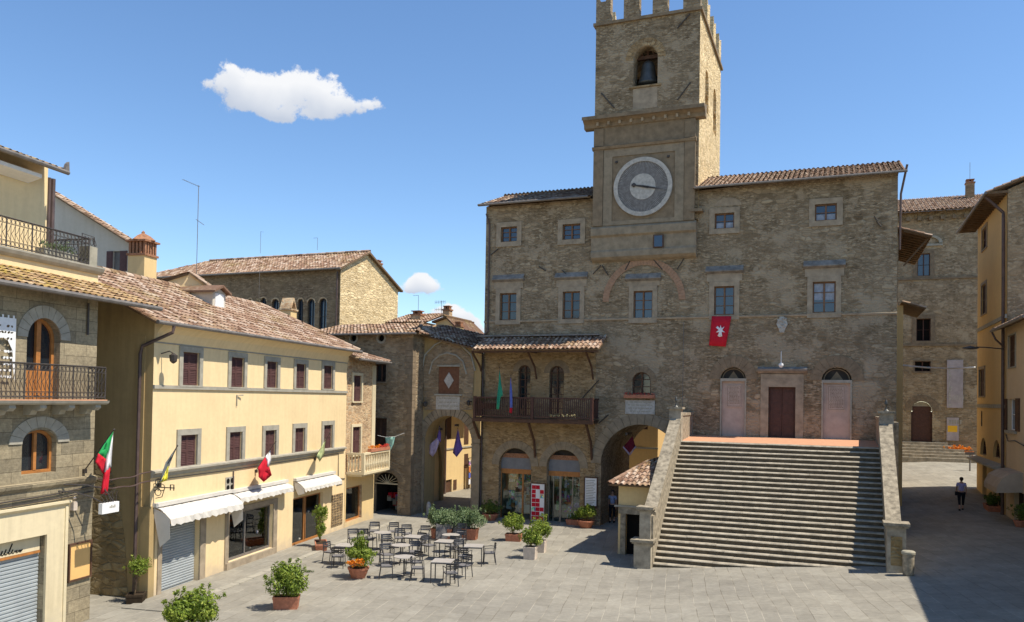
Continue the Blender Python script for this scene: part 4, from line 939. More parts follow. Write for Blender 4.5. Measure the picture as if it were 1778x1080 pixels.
# roller shutter, plate glass and shop door
S = MB(); h = oh[0]; x0, x1, zt = h[0][0], h[1][0], h[2][1]
mb = MB(); n = int((zt-.05)/.085)
for i in range(n):
    z = .06+i*(zt-.06)/n; mb.prismx([(.2, z), (.175, z+.02), (.175, z+.06), (.2, z+.08), (.22, z+.04)], x0+.02, x1-.02)
mb.box(x0, x1, .21, .23, 0, zt); mb.build('roller_shutter', 'grillem', YH)
MB().box(x0-.2, x0, -.04, .02, 0, zt).build('door_jamb', 'dress', YH); MB().box(x1, x1+.32, -.04, .02, 0, zt).build('door_jamb', 'dress', YH); mb = MB(); mb.box(o2[0]-.24, o2[0], -.04, .02, 0, oh[1][2][1]); mb.box(o2[1], o2[1]+.3, -.04, .02, 0, oh[1][2][1]); mb.box(o2[0]-.24, o2[1]+.3, -.043, .02, oh[1][2][1]+.003, oh[1][2][1]+.2); mb.box(o2[0]-.2, o2[1]+.2, -.1, .02, 0, .27); mb.build('shop_surround', 'dress', YH)
def shopwin(par, x0, x1, z0, z1, mull, fmat, y=.14, dw=1.6, seed=1, items=40, name='shop_window', itemmats=('goods', 'goods2', 'inner', 'dark')):
    mb = MB(); fw = .06; mb.box(x0+.004, x0+fw, y, y+.07, z0+.004, z1-.004); mb.box(x1-fw, x1-.004, y, y+.07, z0+.004, z1-.004); mb.box(x0+fw, x1-fw, y, y+.07, z0+.004, z0+.1); mb.box(x0+fw, x1-fw, y, y+.07, z1-.09, z1-.004)
    for f_, w_ in mull: xx = x0+f_*(x1-x0); mb.box(xx-w_/2, xx+w_/2, y-.01, y+.07, z0+.1, z1-.09)
    o = mb.build(name, fmat, par)
    MB().box(x0+fw, x1-fw, y+.03, y+.04, z0+.1, z1-.09).build('shop_glass', 'shopglass', o)
    b = MB(); b.box(x0-.1, x1+.1, y+dw, y+dw+.04, z0-.1, z1+.1); b.box(x0-.14, x0-.1, .32, y+dw, z0-.1, z1+.1); b.box(x1+.1, x1+.14, .32, y+dw, z0-.1, z1+.1); b.box(x0-.1, x1+.1, .32, y+dw, z1+.1, z1+.14); b.box(x0-.1, x1+.1, .32, y+dw, z0-.14, z0-.1); b.build('shop_interior', 'inner', o)
    rnd = random.Random(seed); g = MB()
    for i in range(3): zz = z0+.1+i*(z1-z0)*.27; g.box(x0+.1, x1-.1, .7, y+dw-.05, zz-.03, zz, 3)
    for i in range(items):
        k = rnd.randrange(3); zz = z0+.1+k*(z1-z0)*.27; xx = rnd.uniform(x0+.1, x1-.4); yy = rnd.uniform(.24, .6); w_ = rnd.uniform(.08, .3); h_ = rnd.uniform(.12, .5)
        if rnd.random() < .5: g.box(xx, xx+w_, yy, yy+w_*.5, zz, zz+h_, rnd.randrange(3))
        else: g.lathe([(w_*.3, 0), (w_*.45, h_*.4), (w_*.2, h_*.8), (w_*.25, h_)], (xx+w_/2, yy, zz), 8, rnd.randrange(3))
    g.build('shop_display', list(itemmats), o); return o
shopwin(YH, o2[0], o2[1], .28, oh[1][2][1], ((.42, .05),), 'gutter', seed=3, itemmats=('goods', 'serena', 'inner', 'dark'))
shopwin(YH, o3[0], o3[1], .0, oh[2][2][1], ((.45, .07), (.5, .03)), 'woodm', seed=4, items=30, name='shop_door')
q = px_rect(YEL, 575, 858, 594, 912); mb = MB(); mb.box(q[0], q[1], -.03, .01, q[2], q[3])
mb.build('mosaic_panel', 'palbrick', YH)
mb = MB(); rnd = random.Random(9)
nx, nzz = 7, 12
for i in range(nx):
    for j in range(nzz):
        xx = q[0]+(i+.5)*(q[1]-q[0])/nx; zz = q[2]+(j+.5)*(q[3]-q[2])/nzz; r = .035+rnd.uniform(-.01, .01); mb.lathe([(r, -.02), (r*.5, .0)], (xx, 0, 0), 6) if False else mb.prism([(xx-r, zz), (xx, zz-r*1.3), (xx+r, zz), (xx, zz+r*1.3)], -.045, -.031)
o = mb.build('mosaic_pattern', 'blackm', YH); o['kind'] = 'stuff'
q = px_rect(YEL, 391, 828, 406, 853); mb = MB(); mb.box(q[0], q[1], -.02, .01, q[2], q[3]); vb = mb.build('vent', 'serena', YH)
mb = MB()
for i in (0, 1):
    for j in (0, 1):
        cx_ = q[0]+(q[1]-q[0])*(.27+.46*i); cz_ = q[2]+(q[3]-q[2])*(.27+.46*j); r = .1
        mb.prism([(cx_+r*math.cos(a*pi/5), cz_+r*math.sin(a*pi/5)) for a in range(10)], -.024, -.02)
mb.build('vent_hole', 'black', vb)
pipe(YH, [(Y(404, 828)[0], -.03, Y(404, 818)[1]), (Y(404, 828)[0], -.03, Y(404, 828)[1]-.9)], .025)
pipe(YH, [(0.3, -.03, zl-.22), (4, -.03, zl-.25), (9, -.03, zl-.23), (13.6, -.03, zl-.22), (13.65, -.03, zl-1.4), (14.4, -.03, zl-1.5)], .018, 'iron', 'cable')
pipe(YH, [(Y(410, 700)[0], -.03, Y(410, 705)[1]), (Y(410, 700)[0], -.03, Y(410, 686)[1]), (Y(418, 690)[0], -.1, Y(418, 686)[1])], .025, 'serena', 'vent_pipe')
# awnings
def awning(px, out, drop, seed, val=.22, mat='awn', fr=YEL, par=YH, droop=0., box=True, lbl=''):
    x0, z1 = fr.p(px[0], px[1]); x1, z2 = fr.p(px[2], px[3]); zt = (z1+z2)/2; rnd = random.Random(seed)
    n = 26; g = MB(); rows = [(0, 0), (out*.35, -drop*.12), (out*.7, -drop*.5), (out, -drop), (out+.02, -drop-val)]
    for j in range(len(rows)): 
        for i in range(n+1):
            t = i/n; yy, zz = rows[j]; ww = .02*math.sin(i*2.1+j)+rnd.uniform(-.012, .012)
            sc_ = (-.04*abs(math.sin(i*pi/2))-.03 if j == 4 else 0)
            g.v.append((x0+(x1-x0)*t, -yy-.02+ww*(j > 0), zt+zz+ww*.6+sc_))
    for j in range(len(rows)-1):
        for i in range(n): g.f.append([j*(n+1)+i, j*(n+1)+i+1, (j+1)*(n+1)+i+1, (j+1)*(n+1)+i]); g.m.append(0); g.t.append(.5)
    for xe, dx in ((x0, 0), (x1, 0)):   # hanging side cheeks
        g.face([(xe, -.02, zt), (xe, -out*.7, zt-drop*.5), (xe, -out, zt-drop), (xe, -out-.02, zt-drop-val-droop*.6), (xe, -out*.45, zt-drop-val-droop), (xe, -.05, zt-drop*.9)])
    o = g.build('awning', mat, par, recalc=False)
    if box: MB().box(x0-.05, x1+.05, -.16, -.0, zt+.02, zt+.14).build('awning_box', 'awn', o)
    m = MB()
    for xe in (x0+.1, x1-.1): m.tube([(xe, -.02, zt-drop-.1), (xe, -out+.05, zt-drop+.02)], .015, 5)
    m.build('awning_arm', 'iron', o); return o
awning((266, 880, 396, 858), .62, .34, 1, .15, droop=.75); awning((399, 856, 494, 839), .42, .16, 2, .12, droop=.12); awning((510, 836, 577, 823), .5, .28, 3, .1, droop=.2)
# chimneys and dormer on the yellow roof
def chimney(par, base, w, d, h, mat, cap='brick', name='chimney'):
    x, y, z = base; mb = MB(); mb.box(x-w/2, x+w/2, y-d/2, y+d/2, z-1.2, z+h); o = mb.build(name, mat, par)
    g = MB()
    if cap == 'lantern':
        g.box(x-w/2-.05, x+w/2+.05, y-d/2-.05, y+d/2+.05, z+h, z+h+.08)
        for i in range(5):
            for (xx, yy) in ((x-w/2+.03+i*(w-.14)/4, y-d/2), (x-w/2+.03+i*(w-.14)/4, y+d/2-.1)): g.box(xx, xx+.08, yy, yy+.1, z+h+.08, z+h+.55)
        for i in range(1, 4):
            for xx in (x-w/2, x+w/2-.1): yy = y-d/2+i*(d-.1)/4; g.box(xx, xx+.1, yy, yy+.08, z+h+.08, z+h+.55)
        g.box(x-w/2-.08, x+w/2+.08, y-d/2-.08, y+d/2+.08, z+h+.55, z+h+.62)
        g.lathe([(w*.78, 0), (w*.45, .18), (.08, .3), (.08, .36), (.01, .42)], (x, y, z+h+.62), 4)
        g.build('chimney_cap', 'capbrick', o); MB().box(x-w/2+.12, x+w/2-.12, y-d/2+.12, y+d/2-.12, z+h+.08, z+h+.55).build('flue', 'black', o)
    elif cap == 'gable':
        g.box(x-w/2-.06, x+w/2+.06, y-d/2-.06, y+d/2+.06, z+h, z+h+.08)
        for s in (-1, 1):
            g.prism([(x+s*(w/2+.02), z+h+.08), (x+s*(w/2-.08), z+h+.08), (x-s*.03, z+h+.62), (x+s*.04, z+h+.66)], y-d/2, y+d/2)
        g.build('chimney_cap', 'redbrick', o)
    else:
        g.box(x-w/2-.05, x+w/2+.05, y-d/2-.05, y+d/2+.05, z+h, z+h+.1)
        for s in (-1, 1): g.box(x+s*w/4-.09, x+s*w/4+.09, y-d/3, y+d/3, z+h+.1, z+h+.28)
        g.box(x-w/2, x+w/2, y-d/2, y+d/2, z+h+.28, z+h+.34); g.build('chimney_cap', 'capbrick', o)
    return o
a = YEL.p(247, 468, -4.6); chimney(YH, (a[0], 4.6, a[1]), .74, .74, .5, 'yel2', 'lantern')
a = YEL.p(500, 560, -3.6); chimney(YH, (a[0], 3.6, a[1]-.15), .62, .62, .75, 'yel2', 'gable')
a = YEL.p(380, 535, -2.2); x, z = a; D = bpy.data.objects.new('dormer', None)
mb = MB(); mb.prism([(x-.45, z-.1), (x+.45, z-.1), (x+.45, z+.62), (x, z+.8), (x-.45, z+.62)], 2.2, 4.6); do = mb.build('dormer', 'grey', YH)
MB().box(x-.3, x+.3, 2.17, 2.2, z+.05, z+.58).build('dormer_window', 'white', do)
mb = MB(); mb.prism([(x-.6, z+.58), (x, z+.84), (x+.6, z+.58), (x+.6, z+.66), (x, z+.94), (x-.6, z+.66)], 2.0, 4.4); mb.build('dormer_roof', 'tileb', do)
bpy.data.objects.remove(D)
# ---------------------------------------------------------------- narrow brick house at the end of the yellow row
NH = thing('brick_house', 'narrow warm brick house with a small stone balcony, next to the yellow house', 'house', YEL, (0, 0, 0))
NX1 = 18.1; nz_ = Y(640, 622, .5)[1]
d1 = px_rect(YEL, 597, 845, 627, 905); nw = [px_rect(YEL, 613, 652, 627, 697), px_rect(YEL, 611, 741, 625, 790)]
mb = MB(); nh = rect(YL+.15, YEL.p(628, 880)[0], .25, YEL.p(612, 845)[1]); wall(mb, rect(YL+.01, NX1, -.5, nz_), [rect(*b) for b in nw]+[nh], .02, .28)
mb.face([(NX1, .02, -.5), (NX1, 7, -.5), (NX1, 7, nz_), (NX1, .02, nz_)])
mb.build('wall', 'redbrick', NH)
mb = MB(); wall(mb, rect(YL+.01, NX1+.01, -.4, Y(620, 820)[1]), [nh], -.01, .05); mb.build('ground_floor_render', 'yel2', NH)
mb = MB(); mb.box(NX1-.45, NX1+.012, -.012, .1, Y(620, 820)[1], nz_-.3); mb.build('corner_quoins', 'trimy', NH)
for b in nw: shutters(NH, b, .14, 'trimy', 'shut')
shopwin(NH, nh[0][0], nh[1][0], .25, nh[2][1], (), 'woodm', seed=9, items=34, itemmats=('goods2', 'tealflag', 'yelflag', 'dark'))
lean(NH, YL-.1, NX1+.5, -.6, nz_-.1, 4, nz_+1.2, 'tile', 31, x1r=NX1-1)
ridge(NH, (NX1+.5, -.6, nz_-.05), (NX1-1, 4, nz_+1.25), seed=9)
gutter(NH, (YL, -.66, nz_-.12), (NX1+.5, -.66, nz_-.12))
bzz = Y(620, 822, .8)[1]; bx0, bx1 = YL+.1, NX1-.15
mb = MB(); mb.box(bx0, bx1, -.95, 0, bzz-.12, bzz); mb.box(bx0+.1, bx1-.1, -.8, 0, bzz-.22, bzz-.121); ba = mb.build('balcony', 'trimy', NH)
mb = MB(); mb.box(bx0, bx1, -.95, -.8, bzz+.85, bzz+.95)
nb = 15
for i in range(nb):
    xx = bx0+.12+i*(bx1-bx0-.24)/(nb-1); mb.lathe([(.05, 0), (.03, .1), (.065, .35), (.03, .65), (.05, .85)], (xx, -.87, bzz), 8)
for xx in (bx0, bx1-.14): mb.box(xx, xx+.14, -.952, -.8, bzz, bzz+.85); mb.box(xx, xx+.14, -.8, 0, bzz+.85, bzz+.947)
for i in range(4):
    for xx in (bx0+.07, bx1-.07): mb.lathe([(.05, 0), (.03, .1), (.065, .35), (.03, .65), (.05, .85)], (xx, -.62+i*.17, bzz), 8)
mb.build('balustrade', 'trimy', ba)
# ---------------------------------------------------------------- house with the round attic windows
CW = 1.6; c0 = P(565, 577, CW)[0]-1; c1 = P(717, 600, CW)[0]; cz1 = P(640, 580, CW)[1]
CH = thing('rubble_house', 'dark rubble stone house with two round attic windows beside the archway', 'house', PAL, (0, CW, 0))
dd = px_rect(PAL, 650, 840, 690, 905, CW); r1 = px_rect(PAL, 651, 632, 671, 663, CW); r2 = px_rect(PAL, 650, 726, 671, 784, CW)
rc = [P(614, 587, CW), P(662, 587, CW)]
circ = lambda c, r, n=18: [(c[0]+r*math.cos(2*pi*i/n), c[1]+r*math.sin(2*pi*i/n)) for i in range(n)]
mb = MB(); wall(mb, rect(c0, c1, -.5, cz1), [rect(*r1), rect(*r2), arch(dd[0]-.05, dd[1], -.2, P(670, 836, CW)[1]+.5, rise=.5)]+[circ(c, .2) for c in rc], 0, .3)
mb.face([(c1, 0, -.5), (c1, 2.7, -.5), (c1, 2.7, cz1), (c1, 0, cz1)]); mb.face([(c0, 0, -.5), (c0, 2.7, -.5), (c0, 2.7, cz1), (c0, 0, cz1)])
mb.build('wall', 'gate', CH)
for c in rc:
    m = MB(); ring(m, c[0], c[1], .2, .31, -.03, .02, 14, 0, 2*pi, gap=0); o = m.build('round_window', 'serena', CH); m = MB(); m.prism(circ(c, .2), .15, .18); m.build('pane', 'black', o)
win(CH, r1, 1, mat='wood', sur=.08, smat='dressd'); shutters(CH, r2, .0, 'wood', 'wood')
m = MB(); ring(m, (dd[0]+dd[1])/2, P(670, 836, CW)[1]+.0, (dd[1]-dd[0])/2+.05, (dd[1]-dd[0])/2+.3, -.03, .02, 9, ry=.7); m.build('door_arch', 'dressd', CH)
m = MB(); xm = (dd[0]+dd[1])/2; r = (dd[1]-dd[0])/2
for i in range(1, 9): a = pi*i/9; m.tube([(xm, .1, dd[3]+.02), (xm+r*.98*math.cos(a), .1, dd[3]+.02+.5*math.sin(a))], .015, 4)
m.box(dd[0]-.04, dd[1]-.01, .08, .14, dd[3]-.03, dd[3]+.03); m.build('fanlight_grille', 'trimy', CH)
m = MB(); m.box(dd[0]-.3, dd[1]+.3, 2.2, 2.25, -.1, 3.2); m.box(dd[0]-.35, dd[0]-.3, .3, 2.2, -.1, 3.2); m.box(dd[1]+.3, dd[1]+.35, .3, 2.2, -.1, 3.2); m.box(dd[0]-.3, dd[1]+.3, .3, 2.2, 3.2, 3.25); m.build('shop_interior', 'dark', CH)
m = MB(); rnd = random.Random(12)
for i in range(12): xx = rnd.uniform(dd[0]+.1, dd[1]-.3); zz = rnd.uniform(0, .9); m.box(xx, xx+.25, 1.2, 1.5, zz, zz+.3, rnd.randrange(3))
m.build('shop_display', ['redflag', 'inner', 'goods2'], CH)
m = MB(); rnd = random.Random(2)
z = 0
while z < cz1-.3: h_ = rnd.uniform(.25, .4); L = rnd.uniform(.25, .5); m.box(c1-L, c1+.03, -.03, .35, z+.01, z+h_-.01); z += h_
m.build('quoins', 'dressd', CH)
CR = P(640, 564, -2.4)[1]-cz1
lean(CH, c0-.5, c1+.55, -.55, cz1-.03, 4, cz1+CR, 'tile', 41, x1r=c1-1.6)
roof(CH, (c1+.55, -.55, cz1-.03), (0, 1, 0), Vector((-2.1, 0, CR)), [(0, 0), (9, 0), (4.5, Vector((-2.1, 0, CR)).length)], 'tile', .23, .36, seed=42)
ridge(CH, (c1+.55, -.55, cz1+.03), (c1-1.6, 4, cz1+CR+.05), seed=12); gutter(CH, (c0, -.6, cz1-.05), (c1+.5, -.6, cz1-.05))
# ---------------------------------------------------------------- archway building
GW = .25; G = thing('archway', 'ochre and brick gatehouse with a tall round archway and a wooden diamond panel above', 'archway', PAL, (0, GW, 0))
g0 = c1-.3; g1 = -.02; gl = P(722, 577, GW); gr = P(838, 606, GW); ga = px_rect(PAL, 737, 722, 819, 890, GW)
GA = arch(ga[0], ga[1], -.2, ga[3], 18)
mb = MB(); wall(mb, [(g0, -.5), (g1, -.5), (g1, gr[1]), (g0, gl[1])], [GA], 0, 1.25, rmi=0)
mb.face([(g0, 1.25, -.5), (g0, 1.25, 9), (ga[0], 1.25, 9), (ga[0], 1.25, -.5)]); mb.face([(g1, 1.25, -.5), (g1, 1.25, 9), (ga[1], 1.25, 9), (ga[1], 1.25, -.5)]); mb.face([(ga[0], 1.25, ga[3]), (ga[1], 1.25, ga[3]), (ga[1], 1.25, 9), (ga[0], 1.25, 9)])
mb.build('wall', 'yel2' if False else 'ochre', G)
q = lambda x, y: P(x, y, GW)
wd_ = px_rect(PAL, 762, 637, 798, 684, GW)
mb = MB(); wall(mb, [q(738, 712), q(820, 712), q(824, 640), q(816, 618), q(800, 602), q(778, 590), q(757, 602), q(741, 618), q(736, 640)], [rect(*wd_)], -.06, .1); mb.build('brick_gable', 'gate', G)
for (pts, y) in (([(734,644),(739,616),(756,599),(778,587),(801,599),(819,616),(826,644)], -.09), ([(746,650),(752,628),(764,617),(778,613),(793,617),(805,628),(811,650)], -.085)):
    m = MB(); k = [q(*p_) for p_ in pts]; m.tube([(a, y, b) for a, b in k], .05, 5); m.build('gable_moulding', 'serena', G)
o = MB().box(wd_[0], wd_[1], -.02, .03, wd_[2], wd_[3]).build('wooden_panel', 'panelw', G)
m = MB(); xm, zm = (wd_[0]+wd_[1])/2, (wd_[2]+wd_[3])/2; m.prism([(xm-.3, zm), (xm, zm-.45), (xm+.3, zm), (xm, zm+.45)], -.05, -.02); m.build('diamond_emblem', 'marble', o)
m = MB(); MB().box(wd_[0]-.06, wd_[1]+.06, -.13, -.05, wd_[3]+.01, wd_[3]+.09).build('panel_hood', 'serena', G); m.box(wd_[0]-.2, wd_[1]+.2, -.15, -.05, wd_[2]-.1, wd_[2]-.01); m.build('panel_surround', 'serena', G)
pl = plaque(G, (758, 688, 799, 711), w=GW, seed=9, lines=3); pl.location = (0, GW-.03, 0)
m = MB(); ring(m, (ga[0]+ga[1])/2, ga[3]-(ga[1]-ga[0])/2, (ga[1]-ga[0])/2, (ga[1]-ga[0])/2+.5, -.07, .03, 19); hz_ = ga[3]-(ga[1]-ga[0])/2
m.box(ga[0]-.5, ga[0], -.068, .03, 0, hz_-.01); m.box(ga[1], min(ga[1]+.5, g1), -.068, .03, 0, hz_-.01); m.box(ga[0]-.55, ga[0]+.02, -.1, .03, hz_-.0+.005-.12, hz_-.0-.02); m.box(ga[1]-.02, min(ga[1]+.5, g1), -.1, .03, hz_-.115, hz_-.02)
m.build('arch_surround', 'clockst', G)
ud = Vector((gr[0]-gl[0], 0, gr[1]-gl[1])); vd = Vector((0, 4.5, .75)); vd = vd-ud*(vd.dot(ud)/ud.dot(ud))
roof(G, (gl[0]-.3, -.45, gl[1]+.02), ud, vd, [(0, 0), (ud.length+.5, 0), (ud.length+.5, 4.6), (0, 4.6)], 'tile', .23, .36, seed=44)
m = MB(); a, b = q(724, 617), q(757, 612); m.box(a[0], b[0], -.05, .0, a[1]-.05, a[1]+.05); a, b = q(734, 590), q(734, 617); m.box(a[0]-.04, a[0]+.04, -.051, .0, b[1]+.05, a[1]); m.build('timber_frame', 'slate', G)
m = MB(); x, z = q(742, 700); m.box(x-.1, x+.02, -.25, 0, z, z+.06); m.lathe([(.05, .2), (.12, .1), (.1, -.05), (.03, -.1)], (x, -.28, z-.1), 8); m.build('wall_lamp', 'iron', G)
m = MB(); x, z = q(817, 698); m.box(x-.02, x+.1, -.25, 0, z, z+.06); m.lathe([(.05, .2), (.12, .1), (.1, -.05), (.03, -.1)], (x, -.28, z-.1), 8); m.build('wall_lamp', 'iron', G)
# lane beyond the archway
LF = Fr(tuple(PAL.W(-6.5, -1.2).xy), -21.8+90)
LH = thing('lane_house', 'sunlit yellow house with brown shutters seen through the archway', 'house', LF)
lw = [rect(*px_rect(LF, *b)) for b in ((775,700,783,762), (806,720,813,771), (806,788,812,812), (787,833,792,850), (774,833,784,884), (765,833,770,853))]
mb = MB(); wall(mb, rect(0, 18, -.5, 9), lw, 0, .2); mb.face([(0, 0, -.5), (0, 6, -.5), (0, 6, 9), (0, 0, 9)]); mb.face([(0, 6, -.5), (18, 6, -.5), (18, 6, 9), (0, 6, 9)]); mb.face([(18, 0, -.5), (18, 6, -.5), (18, 6, 9), (18, 0, 9)]); mb.build('wall', 'yel2', LH)
for i, h in enumerate(lw): MB().box(h[0][0]-.02, h[1][0]+.02, -.03 if i != 4 else .1, .04 if i != 4 else .14, h[0][1], h[2][1]).build('shutter' if i != 4 else 'door', 'wood', LH)
z_ = LF.p(790, 778)[1]; MB().box(0, 16, -.06, .01, z_-.05, z_+.05).build('string_course', 'serena', LH)
pipe(LH, [(LF.p(771, 800)[0], -.1, 8.9), (LF.p(771, 800)[0], -.1, 0)], .07)
lean(LH, -.3, 18.3, -.5, 9, 3, 9.9, 'tileb', 51)
BW = Fr(tuple(PAL.W(-5.0, -1.0).xy), -21.8+90)
LB = thing('lane_buttress', 'shaded ochre wall with a pointed recess on the left just inside the archway', 'wall', BW)
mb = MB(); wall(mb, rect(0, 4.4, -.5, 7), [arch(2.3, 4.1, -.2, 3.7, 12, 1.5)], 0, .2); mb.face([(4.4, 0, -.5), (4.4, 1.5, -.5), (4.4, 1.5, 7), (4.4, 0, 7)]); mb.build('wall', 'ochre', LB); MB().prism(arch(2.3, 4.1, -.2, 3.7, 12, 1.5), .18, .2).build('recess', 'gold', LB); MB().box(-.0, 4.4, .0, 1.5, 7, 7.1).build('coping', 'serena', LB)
FF = Fr(tuple(PAL.W(-7.2, -15.5).xy), -21.8)
FH = thing('lane_end_house', 'plain cream house closing the far end of the lane behind the archway', 'house', FF)
MB().box(0.9, 8, 0, 5, -.5, 10).build('wall', 'cream', FH); lean(FH, .6, 8.3, -.5, 10, 3, 11, 'tileb', 54); MB().box(2, 2.8, -.02, .02, 4, 5.5).build('shutter', 'wood', FH)
q = LF.p(810, 868); o = thing('shop_rack', 'rack of coloured goods hung outside the sunlit lane house', 'display rack', LF, (q[0], .35, 0)); mb = MB()
for i in range(3):
    for j in range(4): mb.box(-.5+i*.36, -.2+i*.36, -.03, .03, .35+j*.45, .7+j*.45, (i+j) % 4)
mb.build('goods', ['whiteflag', 'blueflag', 'orange', 'goods2'], o); m = MB(); m.box(-.56, -.52, -.02, .02, 0, 2.2); m.box(.56, .6, -.02, .02, 0, 2.2); m.box(-.56, .6, -.02, .02, 2.2, 2.24); m.build('frame', 'iron', o)
# house behind the great passage
BF = Fr(tuple(PAL.W(7.2, -13).xy), -21.8)
BH = thing('passage_house', 'golden house in the lane seen through the dark passage under the town hall', 'house', BF)
e0 = BF.p(1142, 780)[0]
mb = MB(); mb.box(-6, e0, 0, 6, -.5, 12); mb.build('wall', 'gold', BH); MB().box(-6, e0+.03, -.05, 0, BF.p(1120, 778)[1]-.06, BF.p(1120, 778)[1]+.06).build('string_course', 'serena', BH)
MB().box(e0-1.6, e0-.7, -.02, .02, 4.6, 6.6).build('shutter', 'wood', BH); lean(BH, -6.3, e0+.4, -.4, 12, 3, 13, 'tileb', 52)
BF2 = Fr(tuple(PAL.W(11.5, -20).xy), -21.8)
BH2 = thing('far_lane_house', 'pale yellow house wall closing the lane behind the passage', 'house', BF2); MB().box(-3, 6, 0, 5, -.5, 10).build('wall', 'yel2', BH2); lean(BH2, -3.3, 6.3, -.4, 10, 2.5, 11, 'tileb', 53); MB().box(.2, 1, -.02, .02, 5, 6.6).build('shutter', 'wood', BH2)
# ---------------------------------------------------------------- great hall behind
HF = Fr(tuple(PAL.W(0, -15).xy), -21.8); H = HF.p
HA = thing('great_hall', 'large brown brick hall with tall arched windows and sunlit stone gable behind the rooftops', 'hall', HF)
hx0 = H(245, 470)[0]; hx1 = H(590, 540)[0]; hz = H(590, 465)[1]
sf = Fr(tuple(HF.W(hx1, 0).xy), -21.8+90); ap = sf.p(637, 438); en = sf.p(691, 503)
hw_ = [px_rect(HF, *b) for b in ((452,517,462,545), (472,519,484,560), (517,519,526,575), (534,519,546,577), (554,518,567,579))]+[px_rect(HF, 431, 519, 437, 545), px_rect(HF, 413, 521, 419, 545), px_rect(HF, 497, 530, 503, 560)]
mb = MB(); wall(mb, rect(hx0, hx1, 0, hz), [arch(b[0], b[1], b[2]-1.5, b[3]) for b in hw_], 0, .35); mb.face([(hx0, 0, 0), (hx0, en[0], 0), (hx0, en[0], hz), (hx0, 0, hz)]); mb.face([(hx0, en[0], 0), (hx1, en[0], 0), (hx1, en[0], en[1]), (hx0, en[0], en[1])]); mb.build('wall', 'hall', HA)
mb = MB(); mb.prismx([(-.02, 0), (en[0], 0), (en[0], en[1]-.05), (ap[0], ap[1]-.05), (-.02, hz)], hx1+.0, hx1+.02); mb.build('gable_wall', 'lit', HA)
for b in hw_: archwin(HA, (b[0], b[1], b[2]-1.5, b[3]), 'blackm', 'glassblue', .2, bars=3, ringw=.12, rmat='redbrick')
v = Vector((0, ap[0]+.6, ap[1]-hz+.12)); Lh = v.length; Wh = hx1-hx0
roof(HA, (hx0-.5, -.6, hz-.12), (1, 0, 0), v, [(0, 0), (Wh+.8, 0), (Wh+.8, Lh), (H(365, 441, -ap[0])[0]-hx0, Lh)], 'tile', .28, .42, seed=61)
v2 = Vector((0, -(en[0]-ap[0]), ap[1]-en[1])); roof(HA, (hx0-.5, en[0]+.4, en[1]-.1), (1, 0, 0), v2, [(0, 0), (Wh+.8, 0), (Wh+.8, v2.length+.4), (6, v2.length+.4)], 'tile', .28, .42, seed=62, tiles=False)
ridge(HA, (H(365, 441, -ap[0])[0], ap[0], ap[1]+.08), (hx1+.3, ap[0], ap[1]+.08), r=.16); gutter(HA, (hx0, -.66, hz-.14), (hx1+.4, -.66, hz-.14), .08)
mb = MB(); mb.prismx([(-.7, hz-.3), (-.7, hz-.15), (ap[0], ap[1]+.02), (en[0]+.4, en[1]-.05), (en[0]+.4, en[1]-.2), (ap[0], ap[1]-.15)], hx1+.03, hx1+.32); mb.build('verge', 'beam', HA)
pipe(HA, [(hx1-.2, -.15, hz-.3), (hx1-.25, -.1, hz-1), (hx1-.25, -.1, 5)], .07)
z = sf.p(663, 470); chimney(HA, (hx1-.5, z[0], z[1]-.3), .7, .7, .9, 'redbrick', 'brick')
# ---------------------------------------------------------------- rooftops between hall and town hall
def boxhouse(name, label, w, px, ztop, mat, extra=None, cat='house', depth=5, rooft='tile', seed=71, rise=1.0, zb=-.5):
    f = Fr(tuple(PAL.W(0, w).xy), -21.8); t = thing(name, label, cat, f); x0 = f.p(px[0], px[2])[0]; x1 = f.p(px[1], px[2])[0]; z = f.p((px[0]+px[1])/2, px[2])[1]
    MB().box(x0, x1, 0, depth, zb, z).build('wall', mat, t); lean(t, x0-.3, x1+.3, -.4, z-.02, depth*.6, z+rise, rooft, seed); return t, f, x0, x1, z
t1, f1, x0, x1, z = boxhouse('brick_roof_house', 'low brick house roof just right of the great hall gable', -9, (680, 737, 560), 0, 'redbrick', seed=72, rise=.9)
a = f1.p(727, 575, -1); chimney(t1, (a[0], .8, a[1]), .75, .6, f1.p(727, 548, -.8)[1]-a[1], 'redbrick', 'brick')
f2 = Fr(tuple(PAL.W(0, -7.5).xy), -21.8); t2 = thing('dormer_house', 'small sunlit yellow gabled attic among the rooftops above the archway', 'house', f2)
g_ = [f2.p(*p_) for p_ in ((757, 590), (757, 560), (776, 553), (798, 575), (798, 590))]
ud0 = g_[0][0]; mb = MB(); mb.prism([(g_[0][0], 6), (g_[1][0], g_[1][1]), (g_[2][0], g_[2][1]), (g_[3][0], g_[3][1]), (g_[4][0], 6)], 0, 4); mb.build('wall', 'yel2', t2)
qq = px_rect(f2, 759, 564, 771, 580); win(t2, qq, 1, y=-.06, mat='gutter', fw=.09)
for A_, B_ in ((g_[1], g_[2]), (g_[2], g_[3])):
    mb = MB(); d = Vector((B_[0]-A_[0], 0, B_[1]-A_[1])).normalized(); mb.prism([(A_[0]-d.x*.2, A_[1]-d.z*.2+.02), (B_[0]+d.x*.1, B_[1]+d.z*.1+.02), (B_[0]+d.x*.1, B_[1]+d.z*.1+.14), (A_[0]-d.x*.2, A_[1]-d.z*.2+.14)], -.25, 4.2); mb.build('roof', 'tile', t2)
a = f2.p(776, 553, -2); chimney(t2, (f2.p(777, 545, -2.5)[0], 2.5, f2.p(777, 552, -2.5)[1]-.3), .5, .5, .8, 'redbrick', 'brick')
